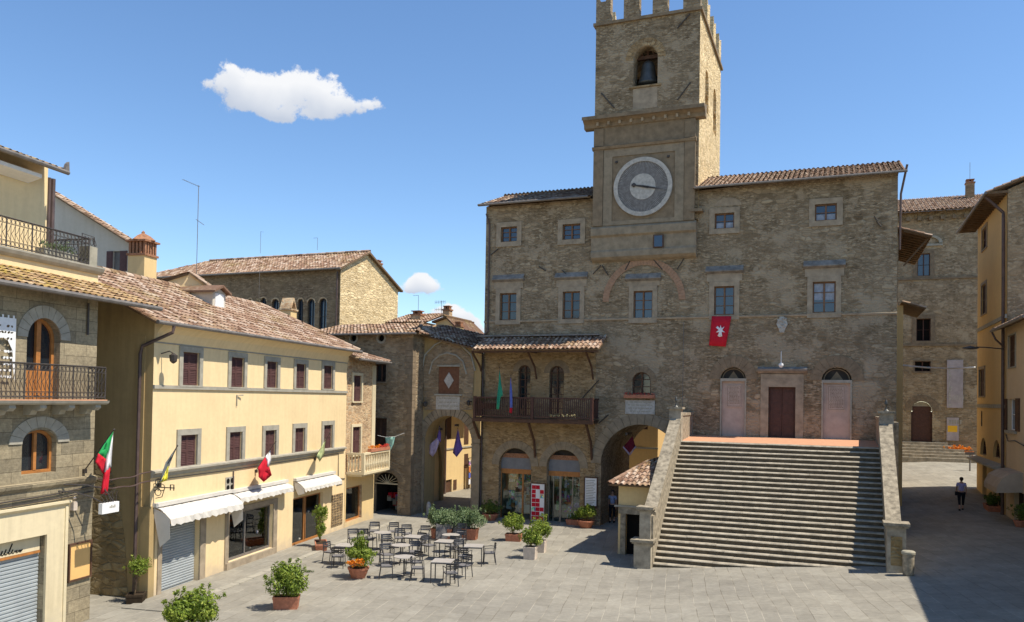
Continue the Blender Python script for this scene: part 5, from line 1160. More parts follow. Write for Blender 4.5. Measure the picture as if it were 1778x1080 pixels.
t3, f3, x0, x1, z = boxhouse('far_roof_house', 'tiled roof house just left of the town hall corner', -6.5, (800, 838, 596), 0, 'redbrick', seed=74, rise=.4, depth=1.5, zb=7.2)
a = f3.p(797, 590, -.5); chimney(t3, (f3.p(797, 570, -.5)[0], .5, a[1]), .42, .5, f3.p(797, 568, -.5)[1]-a[1], 'yel2', 'brick')
for px_ in (815, 827):
    a = f3.p(px_, 590, -2); m = MB(); m.tube([(a[0], 2, a[1]-.5), (a[0], 2, a[1]+.3)], .07, 8); m.lathe([(.14, 0), (.2, .1), (.05, .25), (.01, .3)], (a[0], 2, a[1]+.28), 8); m.build('flue_pipe', 'gutter', t3)
# ---------------------------------------------------------------- pale grey house behind, upper left
GF = Fr((-15.5, 38), -13); g = GF.p
GH = thing('grey_house', 'pale grey plastered house with a long sloping roof behind the terrace', 'house', GF)
pts = [(-14, 4), g(236, 520), (g(236, 425)[0], g(236, 425)[1]), g(97, 337), (-14, g(97, 337)[1]+.1)]; pts[1] = (pts[2][0], 4)
gw = px_rect(GF, 196, 436, 209, 471)
mb = MB(); wall(mb, pts, [rect(*gw)], 0, .2); mb.face([(pts[2][0], 0, 4), (pts[2][0], .9, 4), (pts[2][0], .9, pts[2][1]), (pts[2][0], 0, pts[2][1])]); mb.build('wall', 'grey', GH)
MB().box(gw[0], gw[1], .1, .14, gw[2], gw[3]).build('roller_blind', 'gutter', GH)
for a, b in ((g(186, 450)[0], gw[0]), (gw[1], g(221, 450)[0])):
    mb = MB(); mb.box(a, b, -.05, -.01, gw[2], gw[3]); 
    for i in range(16): z = gw[2]+.08+i*(gw[3]-gw[2]-.1)/16; mb.box(a+.05, b-.05, -.062, -.05, z, z+.04)
    mb.build('shutter', 'shut', GH)
A_, B_ = g(90, 333), g(238, 426); d = Vector((B_[0]-A_[0], 0, B_[1]-A_[1])); n_ = Vector((-d.z, 0, d.x)).normalized()
roof(GH, (B_[0]+.2, -.35, B_[1]-.1), (0, 1, 0), -d, [(0, 0), (.8, 0), (.8, d.length+.3), (0, d.length+.3)], 'tileb', .25, .38, seed=81)
# small yellow gable behind the ridge
_u = YEL.p(322, 500, -3.7)[0]; _q = YEL.W(_u, -3.7); SF = Fr((_q.x, _q.y), 8); s_ = SF.p
SH = thing('attic_gable', 'small pale yellow gabled attic rising behind the ridge of the yellow house', 'house', SF)
k = [s_(*p_) for p_ in ((262, 497), (331, 474), (374, 506))]
mb = MB(); mb.prism([(k[0][0]-1, 5), (k[0][0]-1, k[0][1]-.3), k[0], k[1], k[2], (k[2][0], 5)], 0, .8); mb.build('wall', 'yel', SH)
d = Vector((k[1][0]-k[0][0]+1, 0, k[1][1]-k[0][1]+.3)); roof(SH, (k[0][0]-1.2, 1.3, k[0][1]-.35), (0, -1, 0), d, [(0, 0), (1.4, 0), (1.4, d.length+.1), (0, d.length+.1)], 'tile', .23, .36, seed=83)
d = Vector((k[1][0]-k[2][0], 0, k[1][1]-k[2][1])); roof(SH, (k[2][0]+.2, -.12, k[2][1]-.12), (0, 1, 0), d, [(0, 0), (.9, 0), (.9, d.length+.2), (0, d.length+.2)], 'tile', .23, .36, seed=84)
# ---------------------------------------------------------------- ashlar house at the left edge
S_ = STN.p
SHO = thing('ashlar_house', 'stone block house at the left edge with arched balcony door and roller shutter', 'house', STN)
UL = -15.
dr = px_rect(STN, 46, 552, 104, 688); wn_ = px_rect(STN, 38, 746, 98, 822); gd = (-5.2, S_(76, 1000)[0], -.2, S_(76, 928)[1])
ez = 9.2; bf = S_(80, 693)[1]
mb = MB(); wall(mb, rect(UL, 0, -.5, ez), [arch(dr[0], dr[1], bf-.02, dr[3]), arch(wn_[0], wn_[1], wn_[2], wn_[3], rise=.34), rect(*gd), arch(dr[0]-3.4, dr[1]-3.4, bf-.02, dr[3])], 0, .3)
mb.face([(0, 0, -.5), (0, 6, -.5), (0, 6, ez), (0, 0, ez)]); mb.face([(UL, 0, -.5), (UL, 8, -.5), (UL, 8, 14), (UL, 0, 14)]); mb.face([(UL, 6, -.5), (0, 6, -.5), (0, 6, 12), (UL, 6, 12)])
mb.build('wall', 'ash', SHO)
def arcdoor(b, y=.2):
    x0, x1, z0, z1 = b; xm = (x0+x1)/2; r = (x1-x0)/2
    o = archwin(SHO, (x0, x1, z0, z1), 'woodm', 'glass', y, fw=.09, bars=1); o.name = 'balcony_door'
    m = MB(); m.box(xm-.07, xm+.07, y-.03, y+.05, z0+.1, z1-.1)
    m.box(x0+.09, xm-.07, y-.005, y+.06, z0+.02, z0+.75); m.box(xm+.07, x1-.09, y-.005, y+.06, z0+.02, z0+.75); m.build('door_panel', 'woodm', o)
    m = MB(); ring(m, xm, z1-r, r, r+.33, -.03, .02, 11, ry=1.0, a0=.0, a1=pi); m.build('voussoirs', 'serena', o)
arcdoor((dr[0], dr[1], bf, dr[3])); arcdoor((dr[0]-3.4, dr[1]-3.4, bf, dr[3]))
o = archwin(SHO, wn_, 'woodm', 'glass', .16, fw=.08, bars=1, rise=.34)
m = MB(); xm = (wn_[0]+wn_[1])/2; rr = (wn_[1]-wn_[0])/2; ring(m, xm, wn_[3]-.36, rr+.02, rr+.42, -.03, .02, 9, ry=.72); m.build('voussoirs', 'serena', o)
# moulding, garage surround, shutter, sign
zl2 = 3.98
mb = MB(); mb.prismx([(.01, zl2-.5), (-.03, zl2-.48), (-.04, zl2-.1), (-.12, zl2), (-.14, zl2+.08), (-.03, zl2+.13), (.01, zl2+.13)], UL, .02); mb.build('ledge', 'ash', SHO)
gx0, gx1, _, gz1 = gd; sx_ = S_(112, 960)[0]; szt = S_(100, 878)[1]+.12
mb = MB(); wall(mb, [(gx0-.5, -.3), (sx_, -.3), (sx_, szt), (gx0-.5, szt)], [rect(gx0, gx1, -.2, gz1)], -.07, .09)
mb.prismx([(-.07, szt-.14), (-.16, szt-.06), (-.16, szt), (-.0, szt)], gx0-.55, sx_+.05); mb.box(sx_-.1, sx_, -.1, -.065, 0, szt-.14); mb.build('garage_surround', 'trimy', SHO)
z0s = gz1-.48
mb = MB(); n = int(z0s/.1)
for i in range(n):
    z = i*z0s/n; mb.prismx([(.2, z), (.165, z+.03), (.165, z+.08), (.2, z+z0s/n)], gx0+.02, gx1-.02)
mb.box(gx0, gx1, .21, .23, 0, z0s); mb.build('roller_shutter', 'grillem', SHO)
sg = MB().box(gx0+.02, gx1-.04, .12, .16, z0s+.07, gz1-.02).build('shop_sign', 'trimy', SHO)
MB().box(gx0+.02, gx1-.04, .1, .2, z0s, z0s+.06).build('sign_rail', 'woodm', sg)
# italic hand lettering on the sign
cu = bpy.data.curves.new('lettering', 'FONT'); cu.body = 'Il Borgo'; cu.size = .42; cu.shear = .45; cu.extrude = .004; cu.align_x = 'RIGHT'
def ink_strokes():
    m = MB(); rnd = random.Random(5); x = gx0+1.2; zb_ = z0s+.13
    ends = S_(54, 920)[0]-.1
    strokes = []
    x = ends-1.35
    for (dx, h, lean_) in ((0, .26, .10), (.13, .27, .12), (.27, .1, .04), (.36, .24, .1), (.47, .11, .05), (.56, .12, .05), (.66, .11, .04), (.76, .13, .05), (.88, .25, .11), (.98, .09, .03), (1.1, .05, .05), (1.2, .03, .08)):
        m.tube([(x+dx, .112, zb_+.02), (x+dx+lean_*.5, .112, zb_+h*.5+.02), (x+dx+lean_, .112, zb_+h)], .016, 5)
        m.tube([(x+dx, .112, zb_+.02), (x+dx+.05, .112, zb_), (x+dx+.11, .112, zb_+.05)], .012, 5)
    m.build('lettering', 'black', sg)
ink_strokes(); bpy.data.curves.remove(cu)
# balcony: slab, corbels, wrought iron rail
mb = MB(); mb.box(UL+1, -.25, -.62, 0, bf-.03, bf); mb.build('balcony_floor', 'terrace', SHO)
mb = MB(); mb.prismx([(0, bf-.14), (-.56, bf-.14), (-.63, bf-.1), (-.66, bf-.03), (0, bf-.03)], UL+.9, -.2)
bs = mb.build('balcony_slab', 'serena', SHO)
x = -.4
while x > -7:
    m = MB(); m.prismx([(0, bf-.14), (-.53, bf-.14), (-.55, bf-.22), (-.46, bf-.3), (-.28, bf-.27), (-.2, bf-.4), (0, bf-.42)], x-.2, x); m.build('corbel', 'serena', bs); x -= .95
def rail(par, pts, z0, z1, step=.13, mat='iron', post=1.0, name='railing'):
    m = MB(); rnd = random.Random(3)
    for (ax, ay), (bx, by) in zip(pts, pts[1:]):
        A_ = Vector((ax, ay, 0)); B_ = Vector((bx, by, 0)); L = (B_-A_).length; d = (B_-A_)/L; Z = Vector((0, 0, 1))
        m.tube([A_+Z*z1, B_+Z*z1], .022, 6); m.tube([A_+Z*(z0+.06), B_+Z*(z0+.06)], .014, 5); m.tube([A_+Z*(z1-.16), B_+Z*(z1-.16)], .01, 4); m.tube([A_+Z*(z0+.2), B_+Z*(z0+.2)], .01, 4)
        n = max(1, int(L/step))
        for i in range(n+1):
            p = A_+d*(L*i/n); r = .02 if i % 6 == 0 else .009
            m.tube([p+Z*z0, p+Z*z1], r, 5)
            if i < n:
                c = p+d*(L/n*.5); h = z1-z0
                for (za, zb) in ((z0+.07, z0+.19), (z1-.15, z1-.02)):
                    w_ = L/n*.42; zm = (za+zb)/2; hh = (zb-za)/2
                    m.tube([c+d*(w_*math.cos(t*pi/3))+Z*(zm+hh*math.sin(t*pi/3)) for t in range(7)], .007, 4)
                w_ = L/n*.38
                m.tube([c+d*w_+Z*(z0+.24), c-d*w_*.2+Z*(z0+h*.42), c-d*w_+Z*(z0+h*.5), c+d*w_*.3+Z*(z0+h*.6), c+d*w_+Z*(z1-.2)], .007, 4)
    return m.build(name, mat, par)
rail(SHO, [(-7, -.58), (-.3, -.58), (-.3, 0)], bf, bf+.9)
# lean roof, terrace band, slab, terrace railing, attic storey
ex1 = 1.85; yt = 1.3; zt_ = 9.82
lean(SHO, UL, ex1, -.62, 9.12, yt, zt_, 'tiley', 91, x1r=1.7)
gutter(SHO, (UL, -.68, 9.08), (ex1, -.68, 9.08), .07)
sb_ = 10.12; st_ = 10.34
mb = MB(); mb.box(UL, 1.45, yt, 5.9, 9.3, sb_); mb.build('terrace_wall', 'yel', SHO)
mb = MB(); mb.prismx([(5.9, sb_+.0), (yt-.05, sb_), (yt-.12, sb_+.08), (yt-.16, st_-.05), (yt-.16, st_), (5.9, st_)], UL, 1.55); mb.build('terrace_slab', 'serena', SHO)
rail(SHO, [(-7, yt+.0), (1.05, yt+.0)], st_, st_+.82, .14)
rail(SHO, [(1.05, yt), (1.05, yt+2.2)], st_, st_+.82, .14)
mb = MB(); mb.box(1.1, 1.45, yt+.05, yt+.4, st_, st_+.62); mb.build('terrace_pier', 'concrete', SHO)
m = MB(); c = Vector((1.28, yt+.2, st_+.62))
for k in range(5): m.tube([c+Vector((-.2+.1*k+.08*math.cos(t), 0, .18+.12*math.sin(t+k))) for t in [i*pi/4 for i in range(9)]], .012, 4)
m.tube([c+Vector((-.3, 0, 0)), c+Vector((-.3, 0, .35))], .012, 4); m.tube([c+Vector((-.32, 0, .36)), c+Vector((.2, 0, .33)), c+Vector((.2, 0, 0))], .012, 4); m.build('iron_scrollwork', 'iron', SHO)
m = MB(); m.box(-.4, .9, yt+.25, yt+.55, st_, st_+.3); tb_ = m.build('plant_trough', 'concrete', SHO)
lm = MB()
for i in range(7): leaves(50, -.3+i*.18, yt+.4, st_+.42, .16, .14, .22, .04, 300+i, lm, 3)
lm.build('trough_plants', 'leafg', SHO, recalc=False)
pw_ = 2.5; px1 = STN.p(82, 350, -pw_)[0]
mb = MB(); mb.box(UL, px1, pw_, 5.9, st_, 13.35); mb.build('attic_storey', 'yel', SHO)
pe = STN.p(115, 297, -pw_+.8)
lean(SHO, UL, pe[0], pw_-.8, 13.08, 5.5, 14.4, 'tiley', 92)
gutter(SHO, (UL, pw_-.86, 13.05), (pe[0]+.02, pw_-.86, 13.05), .07)
m = MB(); m.prismx([(pw_-.02, 13.0), (pw_-.5, 12.86), (pw_-.5, 12.75), (pw_-.02, 12.62)], UL, STN.p(68, 300, -pw_+.4)[0]); m.build('awning_cassette', 'white', SHO)
m = MB(); m.prism([(pe[0]-.1, 13.1), (pe[0]+.08, 13.1), (pe[0]+.06, 13.4), (pe[0]-.02, 13.32)], pw_-.85, pw_-.75); m.build('eave_ornament', 'gutter', SHO)
for dx, r in ((.06, .05), (.2, .07)): pipe(SHO, [(px1+dx, pw_+.0, 13.0), (px1+dx, pw_+.0, st_)], r)
pipe(SHO, [(-.42, -.05, 9.0), (-.42, -.05, 8.1)], .03, 'iron', 'rod')
# cables, alarm box
for k, (za, zb) in enumerate(((3.72, 3.82), (3.6, 3.66))):
    pipe(SHO, [(-6, -.08, za), (-3.2, -.08, za-.03), (-1.5, -.08, za+.0), (-.1, -.08, zb+.0)], .018, 'iron', 'cable')
q = S_(125, 877); m = MB(); m.box(q[0]-.07, q[0]+.07, -.12, 0, q[1]-.14, q[1]+.1); m.lathe([(.001, -.04), (.05, 0), (.001, .05)], (q[0]-.02, -.1, q[1]+.2), 8); m.build('alarm_box', 'pinkish' if False else 'terrapale', SHO)
BO = STN
q = px_rect(STN, 119, 944, 154, 1003); t = thing('notice_board', 'framed ochre notice board on the stone wall beside the garage', 'notice board', STN, ((q[0]+q[1])/2, 0, q[2])); w_ = (q[1]-q[0])/2; h_ = q[3]-q[2]
MB().box(-w_, w_, -.04, -.01, 0, h_).build('board', 'boardo', t); m = MB(); m.box(-w_-.05, -w_, -.07, -.0, -.05, h_+.05); m.box(w_, w_+.05, -.07, -.0, -.05, h_+.05); m.box(-w_, w_, -.07, -.0, h_, h_+.05); m.box(-w_, w_, -.07, -.0, -.05, 0); m.build('frame', 'wood', t)
# white cut-out banner over the balcony
q = px_rect(STN, -25, 550, 28, 662, .12); t = thing('fretwork_banner', 'white cut out fretwork banner hanging beside the balcony door', 'banner', STN, (q[1], .1, q[2]))
m = MB(); rnd = random.Random(6); W_ = q[1]-q[0]; H_ = q[3]-q[2]; hs = []
for j in range(9):
    for i in range(8):
        if (j in (5,) and i < 9) or rnd.random() < .15: continue
        cx_ = -W_+.12+i*(W_-.2)/7.5+rnd.uniform(-.02, .02); cz_ = .12+j*(H_-.25)/8.5; a = rnd.uniform(.03, .055); b = rnd.uniform(.02, .04); an = rnd.uniform(-.8, .8)
        hs.append([(cx_+a*math.cos(k*pi/3)*math.cos(an)-b*math.sin(k*pi/3)*math.sin(an), cz_+a*math.cos(k*pi/3)*math.sin(an)+b*math.sin(k*pi/3)*math.cos(an)) for k in range(6)])
top_ = [(-W_, 0), (0, 0), (0, H_)]
x = 0
while x > -W_+.12: top_ += [(x-.05, H_), (x-.05, H_+.07), (x-.1, H_+.07), (x-.1, H_)]; x -= .16
top_.append((-W_, H_)); wall(m, top_, hs, 0, .01); m.build('panel', 'white', t, recalc=False)
# ---------------------------------------------------------------- right hand row
R_ = ROW.p; RH = 17.5
TL = thing('tall_golden_house', 'tall golden house with arched ground floor windows on the shaded right hand street', 'house', ROW)
u0, u1 = R_(1697, 600)[0], -6.2
tws = [px_rect(ROW, *b) for b in ((1706, 396, 1714, 432), (1705, 494, 1713, 545), (1701, 641, 1710, 688))]
ta_ = [px_rect(ROW, 1702, 760, 1713, 790), px_rect(ROW, 1724, 764, 1737, 795)]
gA = [px_rect(ROW, 1706, 805, 1713, 868), px_rect(ROW, 1724, 812, 1738, 885)]
for b in gA: pass
gA = [(b[0], b[1], -.2, b[3]) for b in gA]
mb = MB(); wall(mb, rect(u0, u1, -.5, RH), [rect(*b) for b in tws]+[arch(*b) for b in ta_]+[rect(*b) for b in gA], 0, .3)
mb.face([(u0, 0, -.5), (u0, 10, -.5), (u0, 10, RH), (u0, 0, RH)]); mb.face([(u0, 10, -.5), (u1, 10, -.5), (u1, 10, RH), (u0, 10, RH)]); mb.build('wall', 'gold', TL)
mb = MB(); mb.prismx([(0.02, -.5), (10, -.5), (10, RH), (5, RH+2.1), (.02, RH)], u1, u1+.02); mb.build('end_wall', 'backpal', TL)
for b in tws: shutters(TL, b, .16, 'dress', 'wood')
for b in ta_: archwin(TL, b, 'wood', 'glass', .15, bars=2)
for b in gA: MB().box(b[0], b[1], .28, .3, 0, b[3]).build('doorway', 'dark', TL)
for zz in (R_(1710, 705)[1], R_(1710, 568)[1]): MB().box(u0, u1, -.07, .01, zz-.1, zz+.1).build('string_course', 'serena', TL)
zz = R_(1720, 802)[1]; m = MB(); m.prismx([(0, zz), (-.55, zz-.12), (-.55, zz-.03), (0, zz+.1)], u0-.1, u1-.2); m.build('door_canopy', 'serena', TL)
v = Vector((0, 5.9, 2.3))
roof(TL, (u0-1.0, -.95, RH-.15), (1, 0, 0), v, [(0, 0), (u1-u0+1.4, 0), (u1-u0+1.4, v.length), (0, v.length)], 'tileb', .26, .4, seed=101)
roof(TL, (u0-1.0, 11, RH-.15), (1, 0, 0), Vector((0, -6.1, 2.3)), [(0, 0), (u1-u0+1.4, 0), (u1-u0+1.4, v.length), (0, v.length)], 'tileb', .26, .4, seed=102, tiles=False)
m = MB()
x = u0-.8
while x < u1+.3: m.box(x, x+.1, -.9, .0, RH-.24, RH-.12+.0); x += .5
m.build('rafters', 'beam', TL)['kind'] = 'stuff'
gutter(TL, (u0-1, -1.0, RH-.18), (u1+.4, -1.0, RH-.18), .07)
pipe(TL, [(u1-.3, -.95, RH-.2), (u1-.3, -.12, RH-1.1), (u1-.25, -.12, RH-1.3), (u1-.2, -.12, 1.0)], .08)
m = MB(); pth = [(R_(1706, y)[0], -.05, R_(1706, y)[1]) for y in (714, 722, 732, 740)]; m.tube(pth, .03, 5); m.build('wall_ties', 'iron', TL)
LR = thing('low_cream_house', 'lower cream house with a beige awning at the right edge of the street', 'house', ROW)
a0_, a1_ = u1+.03, 1.2; LZ = 10.5
lws = [px_rect(ROW, 1752, 582, 1764, 637)]; bigw = px_rect(ROW, 1739, 694, 1778, 745)
gdr = px_rect(ROW, 1762, 850, 1790, 930); gdr = (R_(1761, 900)[0], R_(1773, 900)[0]+.6, -.1, R_(1765, 852)[1])
bigw = (R_(1750, 720)[0], R_(1750, 720)[0]+2.0, R_(1760, 748)[1], R_(1760, 692)[1])
mb = MB(); wall(mb, rect(a0_, a1_, -.5, LZ), [rect(*lws[0]), rect(*bigw), rect(*gdr)], 0, .3); mb.face([(a0_, 0, -.5), (a0_, 8, -.5), (a0_, 8, LZ), (a0_, 0, LZ)]); mb.face([(a1_, 0, -.5), (a1_, 8, -.5), (a1_, 8, LZ), (a1_, 0, LZ)]); mb.face([(a0_, 8, -.5), (a1_, 8, -.5), (a1_, 8, LZ), (a0_, 8, LZ)]); mb.build('wall', 'cream', LR)
shutters(LR, lws[0], .08, 'serena', 'wood')
o = win(LR, bigw, 2, mat='white', sur=.0)
for xx in (bigw[0]-.85, bigw[1]+.05):
    m = MB(); m.box(xx, xx+.8, -.06, -.01, bigw[2], bigw[3])
    for i in range(22): z = bigw[2]+.05+i*(bigw[3]-bigw[2]-.1)/22; m.box(xx+.06, xx+.74, -.075, -.06, z, z+.04)
    m.build('shutter', 'wood', o)
MB().box(bigw[0]-.2, bigw[1]+.2, -.12, .01, bigw[2]-.14, bigw[2]-.01).build('sill', 'serena', LR)
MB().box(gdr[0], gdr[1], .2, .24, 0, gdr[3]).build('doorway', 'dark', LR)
lean(LR, a0_-.2, a1_+.1, -.6, LZ-.12, 4.5, LZ+1.7, 'tileb', 103); gutter(LR, (a0_-.2, -.66, LZ-.16), (a1_+.1, -.66, LZ-.16), .07)
pipe(LR, [(a0_, -.66, LZ-.2), (a0_+.1, -.5, LZ-.6), (a0_+.0, -.1, LZ-1.0)], .05)
m = MB(); ax0, ax1 = R_(1752, 830)[0]-.2, R_(1752, 830)[0]+3.2; zt = R_(1760, 815)[1]; n = 14
pr = [(0, zt), (-.5, zt-.08), (-.85, zt-.32), (-1.05, zt-.75), (-1.06, zt-.98)]
vs = [(ax0+(ax1-ax0)*i/n, y, z-(.03 if j == 4 and i % 2 else 0)) for j, (y, z) in enumerate(pr) for i in range(n+1)]
m.add(vs, [(j*(n+1)+i, j*(n+1)+i+1, (j+1)*(n+1)+i+1, (j+1)*(n+1)+i) for j in range(4) for i in range(n)])
for xe in (ax0, ax1): m.face([(xe, 0, zt)]+[(xe, y, z) for y, z in pr[1:]]+[(xe, 0, zt-.9)])
m.build('awning', 'awnb', LR, recalc=False)
pipe(LR, [(a0_+.2, -.05, R_(1750, 755)[1]), (a0_+.9, -.08, R_(1750, 755)[1]-.3), (a0_+2.4, -.08, R_(1750, 755)[1]-.2), (a0_+4.4, -.08, R_(1750, 755)[1]-.35)], .025, 'iron', 'cable')
NB = thing('near_row_house', 'cream house of the right hand row just outside the frame', 'house', ROW)
mb = MB(); mb.box(1.25, 26, 0, 8, -.5, 9.25); mb.build('wall', 'cream', NB)
lean(NB, 1.25, 26.2, -.5, 9.2, 4, 10.6, 'tileb', 104)
for i in range(5): MB().box(3+i*4.4, 4+i*4.4, -.05, .01, 5.2, 6.9).build('shutter', 'wood', NB)
# ---------------------------------------------------------------- dark palace closing the right street
BP = Fr(tuple(PAL.W(22.7, -29.5).xy), -21.8); b_ = BP.p
BK = thing('back_palace', 'dark rubble palace closing the far end of the shaded right hand street', 'palace', BP)
BZ = 21.7
ws = [px_rect(BP, *b) for b in ((1593, 440, 1615, 479), (1591, 553, 1616, 592), (1588, 627, 1616, 645))]
dq = px_rect(BP, 1582, 697, 1619, 767)
mb = MB(); wall(mb, rect(-6, 9, 0, BZ), [rect(*b) for b in ws]+[arch(*dq)], 0, .3); mb.face([(9, 0, 0), (9, 10, 0), (9, 10, BZ), (9, 0, BZ)]); mb.face([(-6, 0, 0), (-6, 10, 0), (-6, 10, BZ), (-6, 0, BZ)]); mb.build('wall', 'backpal', BK)
win(BK, ws[0], 2, mat='woodred', glass='glassblue', sur=.3, smat='dressd'); win(BK, ws[1], 2, mat='woodred', glass='black', sur=.3, smat='dressd'); win(BK, ws[2], 1, mat='woodred', glass='black', sur=.12, smat='dressd')
m = MB(); cx_ = (ws[0][0]+ws[0][1])/2; ring(m, cx_, ws[0][3]+.75, 1.05, 1.3, -.18, .02, 12, ry=.55, gap=0); m.box(cx_-1.3, cx_+1.3, -.15, .02, ws[0][3]+.55, ws[0][3]+.7); m.build('window_hood', 'serena', BK)
for zz in (ws[0][2]-.15, ws[1][2]-.25): MB().box(-6, 9, -.1, .01, zz-.15, zz).build('string_course', 'dressd', BK)
m = MB(); m.box(dq[0], dq[1], .2, .26, dq[2]-.1, dq[3]-.8)
for i in range(5): m.box(dq[0]+.1, dq[1]-.1, .18, .2, dq[2]+.1+i*.55, dq[2]+.55+i*.55)
o = m.build('door', 'woodred', BK); MB().prism(arch(dq[0]+.02, dq[1]-.02, dq[3]-.75, dq[3]-.02, rise=.7), .2, .24).build('fanlight', 'serena', o)
m = MB(); r = (dq[1]-dq[0])/2; ring(m, (dq[0]+dq[1])/2, dq[3]-r, r, r+.5, -.05, .02, 13); m.build('door_arch', 'dressd', BK)
lean(BK, -6.6, 9.6, -.8, BZ-.1, 5.5, BZ+2.3, 'tileb', 111, tw=.3, co=.45, x0r=-2, x1r=9)
m = MB(); x = -6
while x < 9: m.box(x, x+.25, -.4, 0, BZ-.75, BZ-.45); x += .8
m.build('eave_brackets', 'dressd', BK)['kind'] = 'stuff'
a = b_(1684, 330, -4); chimney(BK, (a[0], 4, a[1]-.4), .6, .6, .9, 'hall', 'none')
m = MB(); gzb = gz(BP.W((dq[0]+dq[1])/2, 1)); ns = 6
for i in range(ns): m.box(dq[0]-.5-.18*(ns-i), dq[1]+.5+.5*(ns-i), -.3-(ns-i)*.35, 0-.02*i if False else -.005, gzb-.6, gzb+.0+(i+1)*(dq[2]-gzb)/ns-.002*i)
m.build('door_steps', 'step', BK)
MB().box(dq[0]-2.0, dq[0]-.7-.18*ns, -2.4, -1.0, gzb-.5, gzb+.8).build('step_pier', 'parapet', BK)
# house whose eaves show beside the town hall's right corner
ex = P(1568, 600, -9.2)[0]; EB = Fr(tuple(PAL.W(ex, -9.2).xy), -21.8)
EH = thing('corner_house', 'narrow golden house with deep timber eaves peeping out behind the town hall corner', 'house', EB)
ze1 = EB.p(1590, 402, 0)[1]
z2 = EB.p(1580, 530)[1]; MB().box(-4, 0, 0, 9, .5, z2).build('wall', 'gold', EH); MB().box(-4, -.25, .3, 9, z2, ze1).build('upper_wall', 'backpal', EH)
roof(EH, (1.35, -.5, ze1-.35), (0, 1, 0), Vector((-3, 0, 1.0)), [(0, 0), (9.8, 0), (9.8, 4), (0, 4)], 'tileb', .26, .4, seed=121)
m = MB(); y = -.4
while y < 9: m.tube([(1.3, y, ze1-.42), (0, y, ze1-.02)], .06, 4); y += .7
m.tube([(0, -.1, ze1-1.9), (1.2, -.1, ze1-.45)], .06, 4); m.build('eave_timbers', 'beam', EH)['kind'] = 'stuff'
z2 = EB.p(1580, 530)[1]; roof(EH, (1.1, -.4, z2-.2), (0, 1, 0), Vector((-1.2, 0, .4)), [(0, 0), (5, 0), (5, 1.26), (0, 1.26)], 'tileb', .26, .4, seed=122)
# ---------------------------------------------------------------- flags and banners
def cloth(par, fr, base, polys, wc, name='cloth', fold=.05, freq=.7):
    # polys: list of (picture outline, material); standing wc in front of the facade, folded in depth
    m = MB(); mats = []
    for pts, mt in polys:
        if mt not in mats: mats.append(mt)
        P_ = []
        for k in range(len(pts)):
            a = pts[k]; b = pts[(k+1) % len(pts)]
            for s_ in range(4): P_.append((a[0]+(b[0]-a[0])*s_/4, a[1]+(b[1]-a[1])*s_/4))
        cxx = sum(p_[0] for p_ in P_)/len(P_); cyy = sum(p_[1] for p_ in P_)/len(P_)
        def L(x, y):
            w = wc+fold*math.sin(x*freq+y*.12); u, z = fr.p(x, y, w); return (u-base[0], -w+base[1], z-base[2])
        R0 = [L(*p_) for p_ in P_]; R1 = [L(cxx+(x-cxx)*.5, cyy+(y-cyy)*.5) for x, y in P_]; c = L(cxx, cyy); n = len(P_)
        m.add(R0+R1+[c], [(i, (i+1) % n, (i+1) % n+n, i+n) for i in range(n)]+[(i+n, (i+1) % n+n, 2*n) for i in range(n)], mats.index(mt))
    o = m.build(name, mats, par, recalc=False, smooth=True)
    md = o.modifiers.new('thickness', 'SOLIDIFY'); md.thickness = .008
    return o
def flag(name, label, cat, fr, a, wa, b, wb, polys, wc, group=None, pr=.018, fold=.05):
    u, z = fr.p(a[0], a[1], wa); u2, z2 = fr.p(b[0], b[1], wb)
    t = thing(name, label, cat, fr, (u, wa, z), 0, group)
    m = MB(); m.tube([(0, 0, 0), (u2-u, -(wb-wa), z2-z)], pr, 6, r1=pr*.7); m.lathe([(.001, -.04), (.035, 0), (.001, .04)], (u2-u, -(wb-wa), z2-z), 6); m.build('pole', 'iron', t)
    if wa < .3: mm = MB(); mm.box(-.05, .05, -.06, wa+.0, -.06, .06); mm.build('bracket', 'iron', t)
    cloth(t, fr, (u, wa, z), polys, wc, fold=fold); return t
flag('tricolour_flag', 'green white and red flag on a slanting pole at the ashlar house corner', 'flag', STN, (146, 818), .02, (198, 746), 1.0,
     [([(197, 747), (171, 787), (184, 797), (192, 768)], 'greenflag'), ([(171, 787), (165, 801), (180, 824), (184, 797)], 'redflag'), ([(197, 750), (185, 789), (180, 822), (193, 811)], 'whiteflag'), ([(180, 821), (174, 857), (186, 859), (192, 811)], 'redflag')], .7)
flag('grey_yellow_flag', 'furled flag, dark grey above and yellow below, left end of the yellow house', 'flag', YEL, (276, 842), .02, (308, 774), .9,
     [([(307, 775), (288, 803), (276, 838), (284, 833), (296, 804)], 'greyflag'), ([(293, 806), (279, 838), (290, 834), (292, 816)], 'yelflag')], .6)
flag('white_red_flag', 'white over red flag hanging above the middle shop awning', 'flag', YEL, (444, 818), .02, (479, 766), .9,
     [([(469, 780), (461, 793), (466, 812), (471, 800)], 'whiteflag'), ([(462, 792), (448, 812), (449, 828), (458, 837), (472, 825), (467, 808)], 'redflag')], .6)
flag('faded_green_flag', 'small faded green flag hanging above the furthest shop awning of the yellow house', 'flag', YEL, (546, 797), .02, (573, 751), .8,
     [([(566, 762), (557, 777), (550, 792), (555, 802), (563, 790), (564, 774)], 'olive')], .5)
flag('green_flag', 'long teal green flag drooping from the timber balcony of the town hall', 'flag', PAL, (866, 707), 1.3, (867, 638), 1.5,
     [([(867, 641), (866, 660), (863, 690), (862, 710), (866, 711), (869, 690), (873, 686), (870, 662)], 'tealflag')], 1.5, pr=.012)
